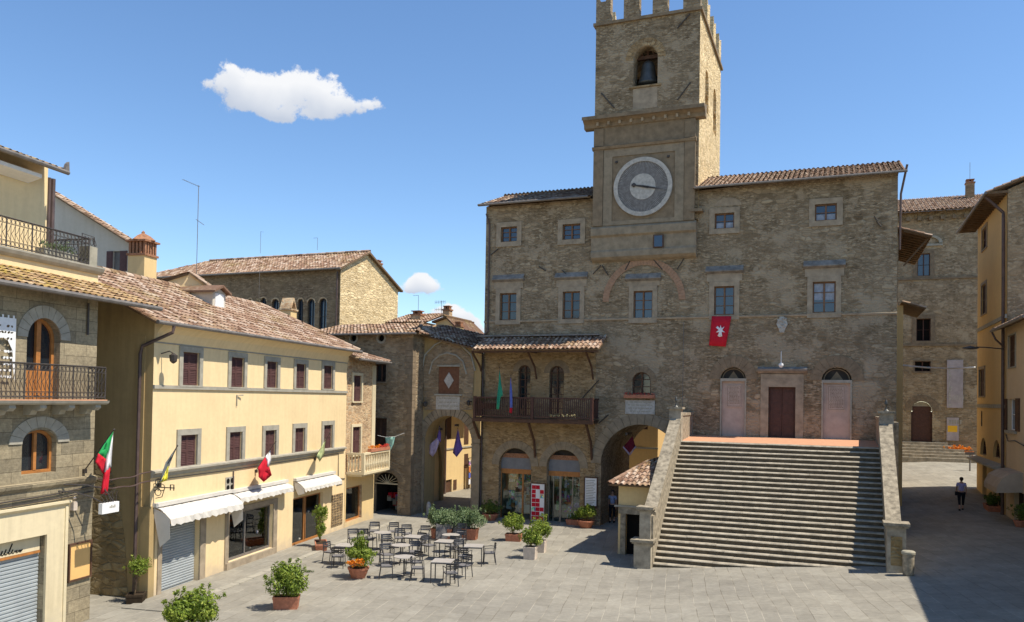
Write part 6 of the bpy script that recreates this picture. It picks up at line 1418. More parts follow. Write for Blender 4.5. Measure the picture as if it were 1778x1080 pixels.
flag('blue_red_flag', 'narrow blue flag with a red end drooping from the timber balcony', 'flag', PAL, (888, 710), 1.3, (887, 652), 1.5,
     [([(887, 655), (885, 680), (885, 708), (890, 708), (889, 680)], 'blueflag'), ([(885, 708), (884, 716), (889, 718), (890, 708)], 'redflag')], 1.5, pr=.012)
flag('violet_flag', 'violet and lilac flag hanging on the left inside the archway', 'flag', PAL, (768, 745), -.4, (763, 740), -.3,
     [([(763, 741), (758, 762), (765, 768), (766, 752)], 'purple'), ([(759, 760), (746, 772), (744, 786), (751, 793), (757, 785), (763, 768)], 'lilac')], -.3, 'flags in the archway')
flag('violet_flag', 'dusty violet flag hanging on the right inside the archway', 'flag', PAL, (796, 738), -.4, (795, 744), -.3,
     [([(795, 744), (786, 786), (793, 794), (803, 780), (799, 762)], 'purple')], -.3, 'flags in the archway')
flag('maroon_flag', 'dark maroon pale edged flag hanging inside the great passage arch', 'flag', PAL, (1097, 752), -1.2, (1099, 756), -1.2,
     [([(1098, 757), (1083, 775), (1093, 787), (1103, 774)], 'maroonflag'), ([(1083, 775), (1081, 777), (1093, 791), (1094, 787)], 'lilac'), ([(1103, 774), (1094, 787), (1094, 791), (1105, 775)], 'lilac')], -1.2)
t = thing('red_banner', 'red banner with a white lion emblem hanging below a town hall window', 'banner', PAL, (PAL.p(1251, 549)[0], .12, PAL.p(1251, 549)[1]))
b0 = (PAL.p(1251, 549)[0], .12, PAL.p(1251, 549)[1])
cloth(t, PAL, b0, [([(1236, 549), (1231, 600), (1260, 602), (1270, 549)], 'redflag')], .16, fold=.02, freq=.25)
cloth(t, PAL, b0, [([(1246, 566), (1250, 570), (1251, 564), (1253, 570), (1258, 567), (1254, 573), (1259, 577), (1253, 576), (1254, 584), (1249, 585), (1246, 583), (1249, 577), (1243, 577), (1248, 573), (1243, 569)], 'whiteflag')], .195, name='emblem', fold=.004)
t = thing('pennant_line', 'mint green pennant pegged to a short rope beside the stone balcony', 'pennant', PAL, (P(676, 760, 2.4)[0], 2.4, P(676, 760, 2.4)[1])); b0 = (P(676, 760, 2.4)[0], 2.4, P(676, 760, 2.4)[1])
cloth(t, PAL, b0, [([(669, 759), (671, 776), (677, 784), (683, 772), (686, 758)], 'mint')], 2.4, fold=.03)
m = MB(); pts = [P(x, y, 2.4) for x, y in ((656, 756), (670, 759), (686, 758), (702, 752))]; m.tube([(u-b0[0], 0, z-b0[2]) for u, z in pts], .012, 5); m.build('rope', 'white', t)
t = thing('hanging_banner', 'long pale vinyl banner hanging on the back palace wall', 'banner', BP, (BP.p(1658, 625)[0], .1, BP.p(1658, 625)[1]))
q = px_rect(BP, 1644, 625, 1672, 708); MB().box(q[0]-q[1]+(q[1]-q[0])/2, (q[1]-q[0])/2, -.04, -.02, q[2]-q[3], 0).build('panel', 'bannerw', t)
m = MB(); rnd = random.Random(4); L = q[3]-q[2]
for i in range(14):
    zz = -L*(.12+.06*i); m.prism([(-.45+rnd.uniform(0, .1), zz), (-.35+rnd.uniform(0, .2), zz-.1), (-.4, zz-.3)], -.052, -.041)
for i in range(7): xx = -.2+i*.12; m.prism([(xx, -L*.75-rnd.uniform(0, .3)), (xx+.06, -L*.72), (xx+.05, -L*.9)], -.052, -.041)
m.build('print', 'marble', t)
t = thing('poster', 'white poster with an orange yellow square on the back palace wall', 'poster', BP, (BP.p(1654, 745)[0], .05, BP.p(1654, 745)[1]))
q = px_rect(BP, 1644, 726, 1665, 766); hw2 = (q[1]-q[0])/2; hh = (q[3]-q[2])/2; MB().box(-hw2, hw2, -.04, 0, -hh, hh).build('sheet', 'bannerw', t); MB().box(-hw2*.85, hw2*.75, -.05, -.041, -hh*.25, hh*.3).build('coloured_panel', 'yellowp', t)
m = MB()
for i in range(5): m.box(-hw2*.6+i*.18, -hw2*.6+i*.18+.12, -.05, -.041, hh*.45, hh*.8)
m.build('print', 'serena', t)
# ---------------------------------------------------------------- boards and signs
t = thing('postcard_board', 'red and white picture board standing between the two shop arches', 'board', PAL, (P(934, 868, .25)[0], .25, 0)); q = px_rect(PAL, 922, 840, 945, 893, .25); w_ = (q[1]-q[0])/2; hh = q[3]
MB().box(-w_, w_, -.04, 0, .05, hh).build('board', 'whiteflag', t); m = MB(); rnd = random.Random(1)
for j in range(8):
    for i in range(3):
        if rnd.random() < .78: xx = -w_+.04+i*(w_*2-.06)/3; zz = .1+j*(hh-.15)/8; m.box(xx, xx+w_*.58, -.05, -.04, zz, zz+(hh-.15)/8-.03, rnd.randrange(3))
m.build('pictures', ['redflag', 'redflag', 'goods2'], t); m = MB(); m.box(-w_-.05, -w_, -.06, .02, 0, hh+.05); m.box(w_, w_+.05, -.06, .02, 0, hh+.05); m.box(-w_, w_, -.06, .02, hh, hh+.05); m.build('frame', 'wood', t)
t = thing('information_board', 'white information board on the wall left of the great passage', 'board', PAL, (P(1026, 854, .05)[0], .05, P(1026, 878, .05)[1])); q = px_rect(PAL, 1016, 830, 1036, 878, .05); w_ = (q[1]-q[0])/2; hh = q[3]-q[2]
MB().box(-w_, w_, -.03, 0, 0, hh).build('sheet', 'white', t); m = MB(); m.box(-w_-.06, -w_, -.05, 0, -.1, hh+.06); m.box(w_, w_+.06, -.05, 0, -.1, hh+.06); m.box(-w_, w_, -.05, 0, hh, hh+.06); m.box(-w_, w_, -.05, 0, -.1, 0); m.build('frame', 'wood', t); m = MB()
for i in range(15): zz = hh*(.06+.06*i); m.box(-w_+.05, -w_+.05+w_*(1.2+.6*((i*7) % 5)/5), -.034, -.03, zz, zz+.03, 0 if i not in (4, 12) else 0)
m.build('lettering', 'serena', t)
a = STN.p(188, 880, .9); t = thing('box_sign', 'small white box sign on an iron arm over the alley mouth', 'sign', STN, (a[0], .9, a[1]))
MB().box(-.3, .35, -.06, .06, -.17, .12).build('box', 'white', t); m = MB()
for i in range(4): m.box(-.02+i*.06, .02+i*.06, -.066, -.061, -.03, .05 if i % 2 else .02)
m.build('lettering', 'serena', t)
m = MB(); k = Vector((0, 0, 0))
m.tube([(-.2, .0, .12), (-.3, .3, .3), (-.6, .6, .45), (-.9, .9, .5)], .02, 5); m.tube([(.2, 0, .12), (.05, .2, .5), (-.3, .5, .62), (-.9, .9, .68)], .02, 5)
for i in range(5): m.tube([(-.1+.1*i, 0, .12), (-.25+.15*i, .05, .3+.05*(i % 2)), (-.1+.12*i, .02, .42)], .012, 4)
m.build('iron_arm', 'iron', t)
# iron arms carrying cables across the alley, key sign, wall lamps
t = thing('cable_bundle', 'two rusty cables slung across the alley from stone house to yellow house', 'cable', None, (0, 0, 0)); m = MB()
for (xa, ya), (xb, yb) in (((160, 832), (262, 818)), ((165, 846), (262, 834))):
    a = STN.W(*[STN.p(xa, ya, .1)[0], .1]); a.z = STN.p(xa, ya, .1)[1]; b = YEL.W(YEL.p(xb, yb, .05)[0], .05); b.z = YEL.p(xb, yb, .05)[1]
    m.tube([a.lerp(b, s_)+Vector((0, 0, -.1*math.sin(pi*s_)+.02*math.sin(s_*17))) for s_ in [i/10 for i in range(11)]], .022, 5)
m.build('cable', 'pipe', t)
a = YEL.p(283, 848, .5); t = thing('key_sign', 'wrought iron key shaped sign bracket above the first awning', 'sign', YEL, (a[0]+.2, .02, a[1])); m = MB()
m.tube([(0, 0, 0), (0, -.75, 0)], .018, 5); m.tube([(0, -.6, -.08), (0, -.6, .1), (0, -.72, .1), (0, -.72, -.08)], .02, 5)
m.tube([(.0, -.08, -.35), (.0, -.3, -.3), (0, -.4, 0)], .014, 5)
for cy_, cz_ in ((-.15, .16), (-.15, -.16), (-.28, 0), (-.02, 0)): m.tube([(0.0+.01, cy_+.11*math.cos(k*pi/4), cz_+.11*math.sin(k*pi/4)) for k in range(9)], .014, 4)
m.build('bracket', 'iron', t)
for px_, py_, fr, lb in ((280, 614, YEL, 'small iron lantern bracket high on the yellow house near its left corner'),):
    a = fr.p(px_, py_); t = thing('wall_lantern', lb, 'lantern', fr, (a[0], 0, a[1])); m = MB(); m.tube([(0, 0, 0), (0, -.3, .08), (0, -.45, .0)], .02, 5); m.build('arm', 'iron', t); m = MB(); m.lathe([(.02, .1), (.13, .03), (.11, -.16), (.05, -.22), (.01, -.24)], (0, -.45, -.08), 8); m.build('lantern', 'iron', t)
a = ROW.p(1743, 606, .1); t = thing('street_lamp', 'dark street lamp on a bracket arm from the golden house pipe', 'street lamp', ROW, (a[0], .1, a[1])); m = MB(); m.tube([(0, 0, 0), (-.1, -.8, .1), (-.15, -1.2, .12)], .03, 6); m.build('arm', 'iron', t); m = MB(); m.lathe([(.02, .08), (.28, .0), (.3, -.05), (.1, -.1), (.01, -.1)], (-.18, -1.45, .1), 12, sx=.7, sy=1.3); m.build('lamp_head', 'iron', t)
t = thing('street_cable', 'pale cable stretched across the right hand street between the houses', 'cable', None); e1 = EB.W(0, -.5); e1.z = EB.p(1566, 634, -.5)[1]; e2 = ROW.W(ROW.p(1692, 637, 0)[0]+.2, 0); e2.z = ROW.p(1695, 637, 0)[1]
MB().tube([e1.lerp(e2, i/8)+Vector((0, 0, -.12*math.sin(pi*i/8))) for i in range(9)], .045, 6).build('cable', 'white', t)
# ---------------------------------------------------------------- roof antennas
def mast(label, fr, w, x, y0, y1, kind):
    a = fr.p(x, y0, w); b = fr.p(x, y1, w); H_ = b[1]-a[1]; t = thing('antenna', label, 'antenna', fr, (a[0], w, a[1]), 0, None)
    MB().tube([(0, 0, 0), (0, 0, H_)], .015, 6).build('mast', 'gutter', t); m = MB()
    if kind == 'yagi':
        m.tube([(-1.2, 0, H_-.05), (.1, 0, H_-.05)], .009, 4)
        for i in range(9): m.tube([(-1.15+i*.14, -.07, H_-.05), (-1.15+i*.14, .07, H_-.05)], .005, 4)
        m.tube([(-.15, 0, H_*.62), (.35, -.1, H_*.58)], .012, 4)
    elif kind == 'multi':
        for k, zz in ((1, H_-.1), (-1, H_*.6)):
            m.tube([(-.5, 0, zz), (.3, 0, zz+.02*k)], .014, 4)
            for i in range(7): m.tube([(-.5+i*.13, 0, zz-.12), (-.5+i*.13, 0, zz+.12)], .01, 4)
    elif kind == 'dish': m.lathe([(.001, 0), (.15, .02), (.26, .09), (.27, .1), (.15, .04), (.001, .02)], (.1, -.1, H_*.28), 12)
    elif kind == 'tbar': m.tube([(-.45, 0, H_), (0, 0, H_)], .014, 4)
    elif kind == 'small': m.tube([(0, 0, H_), (.3, 0, H_-.08)], .012, 4)
    if m.v: m.build('aerial', 'gutter' if kind != 'dish' else 'concrete', t)
mast('tall thin aerial mast above the yellow attic gable', YEL, -6, 341, 480, 320, 'yagi')
mast('short aerial on the left part of the great hall roof', HF, -4, 452, 440, 402, 'small')
mast('stub aerial at the ridge of the great hall', HF, -4, 551, 434, 413, 'tbar')
mast('pale pole carrying a satellite dish in front of the great hall windows', HF, 1.5, 449, 545, 462, 'dish')
mast('bent rod aerial above the brick chimney between hall and town hall', f1, -1.5, 726, 552, 513, 'tbar')
mast('branching television aerial beside the small yellow attic', f2, -2, 766, 560, 522, 'multi')
mast('lone rod aerial on the back palace chimney', BP, -4, 1684, 322, 282, 'none')
# ---------------------------------------------------------------- potted plants
def pot_box(m, w, d, h, mi=0, taper=.88):
    a, b = w/2, d/2; A, B = a*taper, b*taper
    m.add([(-A, -B, 0), (A, -B, 0), (A, B, 0), (-A, B, 0), (-a*.97, -b*.97, h-.07), (a*.97, -b*.97, h-.07), (a*.97, b*.97, h-.07), (-a*.97, b*.97, h-.07)], [(3, 2, 1, 0), (0, 1, 5, 4), (1, 2, 6, 5), (2, 3, 7, 6), (3, 0, 4, 7)], mi)
    for (x0, x1, y0, y1) in ((-a, a, -b, -b+.04), (-a, a, b-.04, b), (-a, -a+.04, -b+.04, b-.04), (a-.04, a, -b+.04, b-.04)): m.box(x0, x1, y0, y1, h-.07, h, mi)
def planter(name, label, px, kind, dims, fol, rz=0, pm='terra', group='potted plants around the square', flowers=None, stem=None, h=0):
    q = gp(*px); t = thing(name, label, 'potted plant', None, (q.x, q.y, q.z+h), rz, group); m = MB()
    if kind == 'box': pot_box(m, *dims); w_, d_, hh = dims
    else:
        w_, hh = dims; d_ = w_; m.lathe([(w_*.33, 0), (w_*.45, hh*.5), (w_*.5, hh-.07), (w_*.54, hh-.06), (w_*.54, hh), (w_*.47, hh), (w_*.45, hh-.05), (.001, hh-.05)], (0, 0, 0), 20)
    m.build('pot', pm, t); MB().box(-w_*.42 if kind == 'box' else -w_*.3, w_*.42 if kind == 'box' else w_*.3, -d_*.4 if kind == 'box' else -d_*.3, d_*.4 if kind == 'box' else d_*.3, hh-.1, hh-.045).build('soil', 'soil', t)
    lm = MB(); tops = []
    for (cx_, cy_, cz_, rx, ry, rz_, n, sz_, mat, seed) in fol: leaves(n, cx_, cy_, cz_, rx, ry, rz_, sz_, seed, lm, 9, .3); tops.append((cx_, cy_, cz_)); r2 = random.Random(seed+7)
    for (cx_, cy_, cz_, rx, ry, rz_, n, sz_, mat, seed) in fol:      # stray shoots break the outline
        for k in range(14):
            a_ = r2.uniform(0, 2*pi); e_ = r2.uniform(.1, 1.4); f_ = r2.uniform(.88, 1.12); leaves(22, cx_+rx*f_*math.cos(a_)*math.cos(e_), cy_+ry*f_*math.sin(a_)*math.cos(e_), cz_+rz_*f_*math.sin(e_), .09, .09, .13, sz_*.85, seed*31+k, lm, 2, .2)
    lm.build('foliage', fol[0][8], t, recalc=False)
    sm = MB(); rnd = random.Random(len(label))
    for i in range(7 if not stem else 2):
        c = rnd.choice(tops); sm.tube([(c[0]*.6+rnd.uniform(-.05, .05), c[1]*.6, hh-.06), (c[0]+rnd.uniform(-.15, .15), c[1]+rnd.uniform(-.15, .15), c[2]+rnd.uniform(-.1, .15))], .012 if not stem else .025, 5)
    sm.build('stems', 'beam', t)
    if flowers:
        fm = MB()
        for (cx_, cy_, cz_, rx, ry, rz_, n, sz_, seed) in flowers: leaves(n, cx_, cy_, cz_, rx, ry, rz_, sz_, seed, fm, 5, .7)
        fm.build('blossoms', 'flower', t, recalc=False)
    return t
ra = PAL.a
planter('potted_shrub', 'big leafy green shrub cut by the bottom edge of the picture', (334, 1120), 'round', (.75, .45), [(0, 0, .85, .84, .8, .62, 4200, .055, 'leafb', 501)])
planter('potted_shrub', 'bushy green shrub in a rectangular terracotta trough before the yellow house', (497, 1056), 'box', (.78, .42, .38), [(0, 0, .78, .70, .6, .66, 4200, .05, 'leafb', 502)], YEL.a+pi/2+.35)
planter('flowering_shrub', 'shrub with orange blossoms in a round terracotta pot by the café tables', (622, 1003), 'round', (.72, .38), [(0, 0, .72, .64, .6, .44, 3200, .045, 'leafb', 503), (.02, .05, 1.12, .28, .28, .46, 1000, .04, 'leaf', 504)], flowers=[(.12, -.52, .64, .3, .14, .15, 150, .05, 505), (-.12, -.5, .6, .25, .14, .15, 120, .05, 509)])
planter('potted_hedge', 'left half of the clipped grey green hedge in a terracotta trough', (768, 936), 'box', (1.0, .5, .5), [(-.3, 0, .85, .72, .6, .6, 2900, .055, 'leafg', 506), (.3, 0, .86, .7, .6, .58, 2900, .04, 'leafg', 507)], ra+.15)
planter('potted_hedge', 'right half of the clipped grey green hedge in a terracotta trough', (812, 936), 'box', (.95, .5, .5), [(-.25, 0, .87, .7, .6, .6, 2900, .055, 'leafg', 508), (.28, 0, .9, .72, .6, .6, 2900, .04, 'leafg', 509)], ra+.15)
planter('potted_shrub', 'pale green shrub in a small square terracotta pot right of the hedge', (892, 939), 'box', (.75, .5, .33), [(-.05, 0, .72, .62, .52, .5, 2200, .055, 'leafb', 510)], ra+.2)
planter('potted_shrub', 'green shrub in the nearer of two pale square stone pots', (921, 970), 'box', (.52, .52, .5), [(0, 0, .85, .52, .52, .48, 1900, .05, 'leafb', 511)], ra+.1, 'terrapale')
planter('potted_shrub', 'green shrub in the pale stone pot half hidden behind its twin', (938, 958), 'box', (.48, .48, .5), [(0, 0, .95, .5, .5, .6, 1900, .05, 'leafb', 512)], ra+.1, 'terrapale')
planter('potted_shrub', 'dark shrub in a terracotta pot in the shade left of the first shop arch', (852, 903), 'round', (.8, .35), [(0, 0, .6, .58, .52, .42, 1400, .05, 'leaf', 513)])
planter('potted_shrub', 'light green plant in a wide terracotta bowl near the great passage', (1017, 916), 'round', (.85, .38), [(0, 0, .72, .62, .55, .44, 1700, .055, 'leafb', 514)])
planter('potted_flowers', 'low dark terracotta trough with small red flowers beside the wide bowl', (996, 911), 'box', (.75, .4, .28), [(0, 0, .36, .3, .2, .18, 300, .04, 'leaf', 515)], ra)
planter('potted_tree', 'round topped bay tree in a terracotta trough by the yellow shop door', (557, 953), 'box', (1.25, .5, .3), [(.35, 0, 1.35, .38, .38, .45, 1500, .04, 'leafb', 516), (.25, 0, .7, .28, .25, .4, 700, .04, 'leaf', 517)], YEL.a+.5, stem=True)
planter('potted_tree', 'little tree in a dark pot against the ochre end wall', (236, 1046), 'box', (.5, .5, .28), [(0, 0, 1.05, .42, .42, .35, 1000, .036, 'leafb', 518)], .2, 'soil', stem=True)
planter('potted_plant', 'leafy plant in a terracotta trough at the foot of the golden house', (1722, 886), 'box', (.6, 1.6, .3), [(0, -.3, .5, .4, .5, .35, 600, .05, 'leaf', 519), (0, .4, .45, .35, .5, .3, 500, .05, 'leaf', 520)], ra)
planter('potted_plant', 'dark leafy plant beside the beige awning doorway', (1771, 915), 'round', (.5, .3), [(0, 0, .6, .45, .6, .45, 700, .05, 'leaf', 521)])
planter('flower_trough', 'orange flower trough far off at the foot of the back palace', (1664, 799), 'box', (2.0, .6, .7), [(0, 0, .85, 1.0, .3, .25, 500, .06, 'flower', 522)], ra, 'orange')
q = px_rect(YEL, 612, 800, 660, 804, .9)
t = thing('balcony_flowers', 'yellow and red flowers along the rail of the stone balcony', 'flowers', YEL, ((YL+NX1)/2+.3, .88, bzz+.95)); m = MB(); m.box(-1.2, 1.3, -.1, .1, .0, .15); m.build('trough', 'terra', t); m = MB(); m2 = MB()
for i in range(9): leaves(45, -1.1+i*.28, 0, .22, .2, .16, .13, .04, 600+i, m if i < 5 else m2, 3)
m.build('yellow_blossoms', 'flower', t, recalc=False); m2.build('red_blossoms', 'flowerr', t, recalc=False)
t = thing('balcony_plants', 'green pot plants at the left end of the timber balcony', 'plants', PAL, (.75, 1.0, zr_-.35)); m = MB(); m.box(-.6, .6, -.1, .1, -.3, 0); m.build('trough', 'wood', t); m = MB()
for i in range(5): leaves(50, -.5+i*.25, 0, .2, .22, .16, .2, .05, 640+i, m, 3)
m.build('foliage', 'leaf', t, recalc=False)
t = thing('dried_flowers', 'dry yellow flowers tucked along the balcony floor at its right end', 'plants', PAL, (bx1 if False else 5.2, 1.33, zd+.05)); m = MB()
for i in range(7): leaves(26, -.8+i*.22, 0, .12+.02*(i % 3), .14, .05, .12, .035, 660+i, m, 3)
m.build('blossoms', 'dryflower', t, recalc=False)
q = gp(536, 994); t = thing('weeds', 'small tuft of weeds growing in the paving joint', 'weeds', None, tuple(q)); leaves(90, 0, 0, .05, .28, .06, .06, .03, 700, None, 4).build('leaves', 'leaf', t, recalc=False)
# ---------------------------------------------------------------- litter bin, signpost
q = gp(1577, 999); t = thing('litter_bin', 'weathered stone litter bin beside the right foot of the steps', 'bin', None, tuple(q)); m = MB(); m.lathe([(.16, 0), (.18, .05), (.19, .64), (.2, .66), (.2, .72)], (0, 0, 0), 20); m.build('body', 'parapet', t); m = MB(); m.lathe([(.22, .72), (.225, .79), (.19, .83), (.05, .84)], (0, 0, 0), 20); m.build('lid', 'concrete', t)
q = gp(1684, 818); t = thing('bollard_post', 'thin grey post standing where the right street opens out', 'post', None, tuple(q)); m = MB(); m.tube([(0, 0, 0), (0, 0, 1.15)], .05, 8); m.build('pole', 'gutter', t); m = MB(); m.box(-.3, .3, -.05, .05, 1.12, 1.3); m.build('head', 'iron', t)
q = gp(744, 893); t = thing('stone_bollard', 'short round stone bollard at the left foot of the archway', 'bollard', None, tuple(q)); m = MB(); m.lathe([(.14, 0), (.13, .5), (.12, .6), (.06, .68), (.01, .7)], (0, 0, 0), 14); m.build('shaft', 'marble', t)
# ---------------------------------------------------------------- café furniture
def make_chair():
    t = thing('cafe_chair', '', 'chair'); g = .017
    m = MB(); m.box(-.21, .21, -.20, .22, .425, .46); m.build('seat', 'mesh', t)
    m = MB(); pts = [(-.21, .235), (-.12, .262), (0, .272), (.12, .262), (.21, .235)]
    for (a, b) in zip(pts, pts[1:]):
        for (z0, z1) in ((.60, .645), (.67, .715), (.74, .80)):
            m.face([(a[0], a[1]-(.0), z0), (b[0], b[1], z0), (b[0], b[1]+.02, z1), (a[0], a[1]+.02, z1)]); 
    m.tube([(x, y+.012, .80) for x, y in pts], .012, 5); m.tube([(x, y-.004, .6) for x, y in pts], .009, 5)
    m.build('backrest', 'blackm', t)
    for sx in (-1, 1):
        m = MB(); m.tube([(sx*.22, -.21, 0), (sx*.205, -.19, .44)], g, 6); m.build('leg', 'blackm', t)
        m = MB(); m.tube([(sx*.22, .27, 0), (sx*.205, .21, .44), (sx*.21, .25, .80)], g, 6); m.build('leg', 'blackm', t)
        m = MB(); m.tube([(sx*.205, -.19, .44), (sx*.235, -.17, .645), (sx*.24, .1, .66), (sx*.212, .24, .65)], g*.9, 6); m.build('armrest', 'blackm', t)
    m = MB(); m.tube([(-.205, -.19, .43), (.205, -.19, .43), (.205, .21, .43), (-.205, .21, .43), (-.205, -.19, .43)], g, 6); m.build('seat_frame', 'blackm', t)
    return t
def make_square():
    t = thing('square_table', '', 'table'); MB().box(-.36, .36, -.36, .36, .72, .745).build('tabletop', 'tabletop', t)
    m = MB()
    for (a, b, c, d) in ((-.36, .36, -.36, -.34), (-.36, .36, .34, .36), (-.36, -.34, -.34, .34), (.34, .36, -.34, .34)): m.box(a, b, c, d, .685, .719)
    m.build('apron', 'blackm', t)
    for sx in (-1, 1):
        for sy in (-1, 1): MB().box(sx*.345-.017, sx*.345+.017, sy*.345-.017, sy*.345+.017, 0, .684).build('leg', 'blackm', t)
    return t
def make_round():
    t = thing('round_table', '', 'table'); m = MB(); m.lathe([(.36, .72), (.375, .725), (.375, .742), (.36, .745)], (0, 0, 0), 24); m.build('tabletop', 'tabletop', t)
    MB().tube([(0, 0, .03), (0, 0, .72)], .028, 8).build('pedestal', 'blackm', t); m = MB()
    for k in range(4): a = k*pi/2+.4; m.tube([(.02*math.cos(a), .02*math.sin(a), .06), (.27*math.cos(a), .27*math.sin(a), .02)], .018, 5)
    m.build('foot', 'blackm', t); return t
def dup(root, loc, rz, label, group):
    r = root.copy(); C.objects.link(r); r.location = loc; r.rotation_euler = (0, 0, rz); r['label'] = label; r['group'] = group
    for ch in list(root.children):
        c = ch.copy(); C.objects.link(c); c.parent = r
    return r
ch0 = make_chair(); sq0 = make_square(); rd0 = make_round(); used = set()
def put(src, loc, rz, label, group):
    if src.name not in used: used.add(src.name); src.location = loc; src.rotation_euler.z = rz; src['label'] = label; src['group'] = group; return src
    return dup(src, loc, rz, label, group)
TBL = [(769, 973, 's', .25, 'nearest square café table with a pale top, front of the group'), (702, 966, 'r', 0, 'round café table between the orange flowers and the nearest square table'),
       (696, 946, 'r', 0, 'round café table behind the front round one, centre left of the group'), (773, 939, 's', .15, 'square café table in the middle right, before the hedge'),
       (719, 931, 's', .1, 'square café table at the back centre, left of the hedge'), (664, 924, 'r', 0, 'round café table furthest back on the left of the group'),
       (823, 947, 's', .3, 'square café table at the right end of the group'), (601, 946, 's', .2, 'square café table at the left end, behind the orange flowers'), (783, 928, 'r', 0, 'small round café table tight against the hedge troughs')]
TP = []
for (x, y, k, r, lb) in TBL:
    q = gp(x, y, .745); z = gz(q); TP.append(Vector((q.x, q.y, 0))); put(sq0 if k == 's' else rd0, (q.x, q.y, z), PAL.a+r, lb, 'café tables')
CH = [(726, 985, 0, 'chair on the left side of the nearest square table'), (779, 992, 0, 'chair at the front of the nearest square table'), (805, 981, 0, 'chair on the right side of the nearest square table'),
      (686, 981, 1, 'chair at the front left of the front round table'), (716, 976, 1, 'chair to the front right of the front round table'), (672, 962, 1, 'chair on the left of the front round table'), (720, 957, 1, 'chair behind the front round table'),
      (672, 944, 2, 'chair on the left of the second round table'), (728, 941, 2, 'chair on the right of the second round table'), (694, 933, 2, 'chair behind the second round table'),
      (745, 946, 3, 'chair on the left of the middle square table'), (783, 948, 3, 'chair at the front of the middle square table'), (798, 936, 3, 'chair on the right of the middle square table'),
      (801, 954, 6, 'chair on the left of the right hand square table'), (846, 959, 6, 'chair at the far right end of the group'), (816, 962, 6, 'chair at the front of the right hand square table'),
      (706, 926, 4, 'chair on the left of the back square table'), (737, 928, 4, 'chair on the right of the back square table'),
      (650, 921, 5, 'chair on the left of the furthest round table'), (683, 922, 5, 'chair on the right of the furthest round table'), (646, 934, 5, 'chair at the front of the furthest round table'),
      (583, 958, 7, 'chair at the far left end of the group'), (599, 960, 7, 'chair at the front of the left end table'), (614, 934, 7, 'chair behind the left end table'), (630, 934, 7, 'chair behind the orange flowering shrub'),
      (800, 924, 8, 'chair beside the small round table by the hedge')]
for i, (x, y, k, lb) in enumerate(CH):
    q = gp(x, y, .45); c = Vector((q.x, q.y, 0)); d = c-TP[k]
    if d.length < .62: c = TP[k]+d.normalized()*.62
    d = c-TP[k]; rz = math.atan2(d.y, d.x)-pi/2+random.Random(i).uniform(-.3, .3)
    put(ch0, (c.x, c.y, gz(c)), rz, lb, 'café chairs around the tables')
q0 = gp(757, 936); q1 = gp(786, 935); q2 = gp(818, 933)
for (a, b, lb) in ((q0, q1, 'left grey fabric windbreak panel in front of the hedge'), (q1, q2, 'right grey fabric windbreak panel in front of the hedge')):
    d = (b-a); L = d.length; t = thing('windbreak', lb, 'screen', None, tuple(a+Vector((0, -.45, 0))), math.atan2(d.y, d.x), 'grey fabric screens'); m = MB(); n = 8
    vs = [(L*.05+L*.9*i/n, .02*math.sin(i*1.3), z-(.07*math.sin(pi*i/n) if z > .5 else 0)) for z in (.08, .45, .78) for i in range(n+1)]
    m.add(vs, [(j*(n+1)+i, j*(n+1)+i+1, (j+1)*(n+1)+i+1, (j+1)*(n+1)+i) for j in range(2) for i in range(n)]); o = m.build('fabric', 'mesh', t, recalc=False)
    for xx in (L*.04, L*.96): MB().tube([(xx, 0, 0), (xx, 0, .84)], .018, 6).build('post', 'blackm', t)
# ---------------------------------------------------------------- people
def skin(name, V, E, Rr, mat, par, sub=2):
    me = bpy.data.meshes.new(name); me.from_pydata(V, E, []); o = bpy.data.objects.new(name, me); C.objects.link(o)
    md = o.modifiers.new('s', 'SKIN'); sv = me.skin_vertices[0].data if me.skin_vertices else None
    if sv is None:
        bm = bmesh.new(); bm.from_mesh(me); bm.verts.layers.skin.verify(); bm.to_mesh(me); bm.free(); sv = me.skin_vertices[0].data
    for i, r in enumerate(Rr): sv[i].radius = (r, r) if not isinstance(r, tuple) else r; sv[i].use_root = (i == 0)
    s2 = o.modifiers.new('b', 'SUBSURF'); s2.levels = sub; s2.render_levels = sub
    dg = bpy.context.evaluated_depsgraph_get(); me2 = bpy.data.meshes.new_from_object(o.evaluated_get(dg)); bpy.data.objects.remove(o)
    me2.name = name; me2.materials.clear(); me2.materials.append(M[mat]); [setattr(p_, 'use_smooth', True) for p_ in me2.polygons]
    o = bpy.data.objects.new(name, me2); C.objects.link(o); o.parent = par; return o
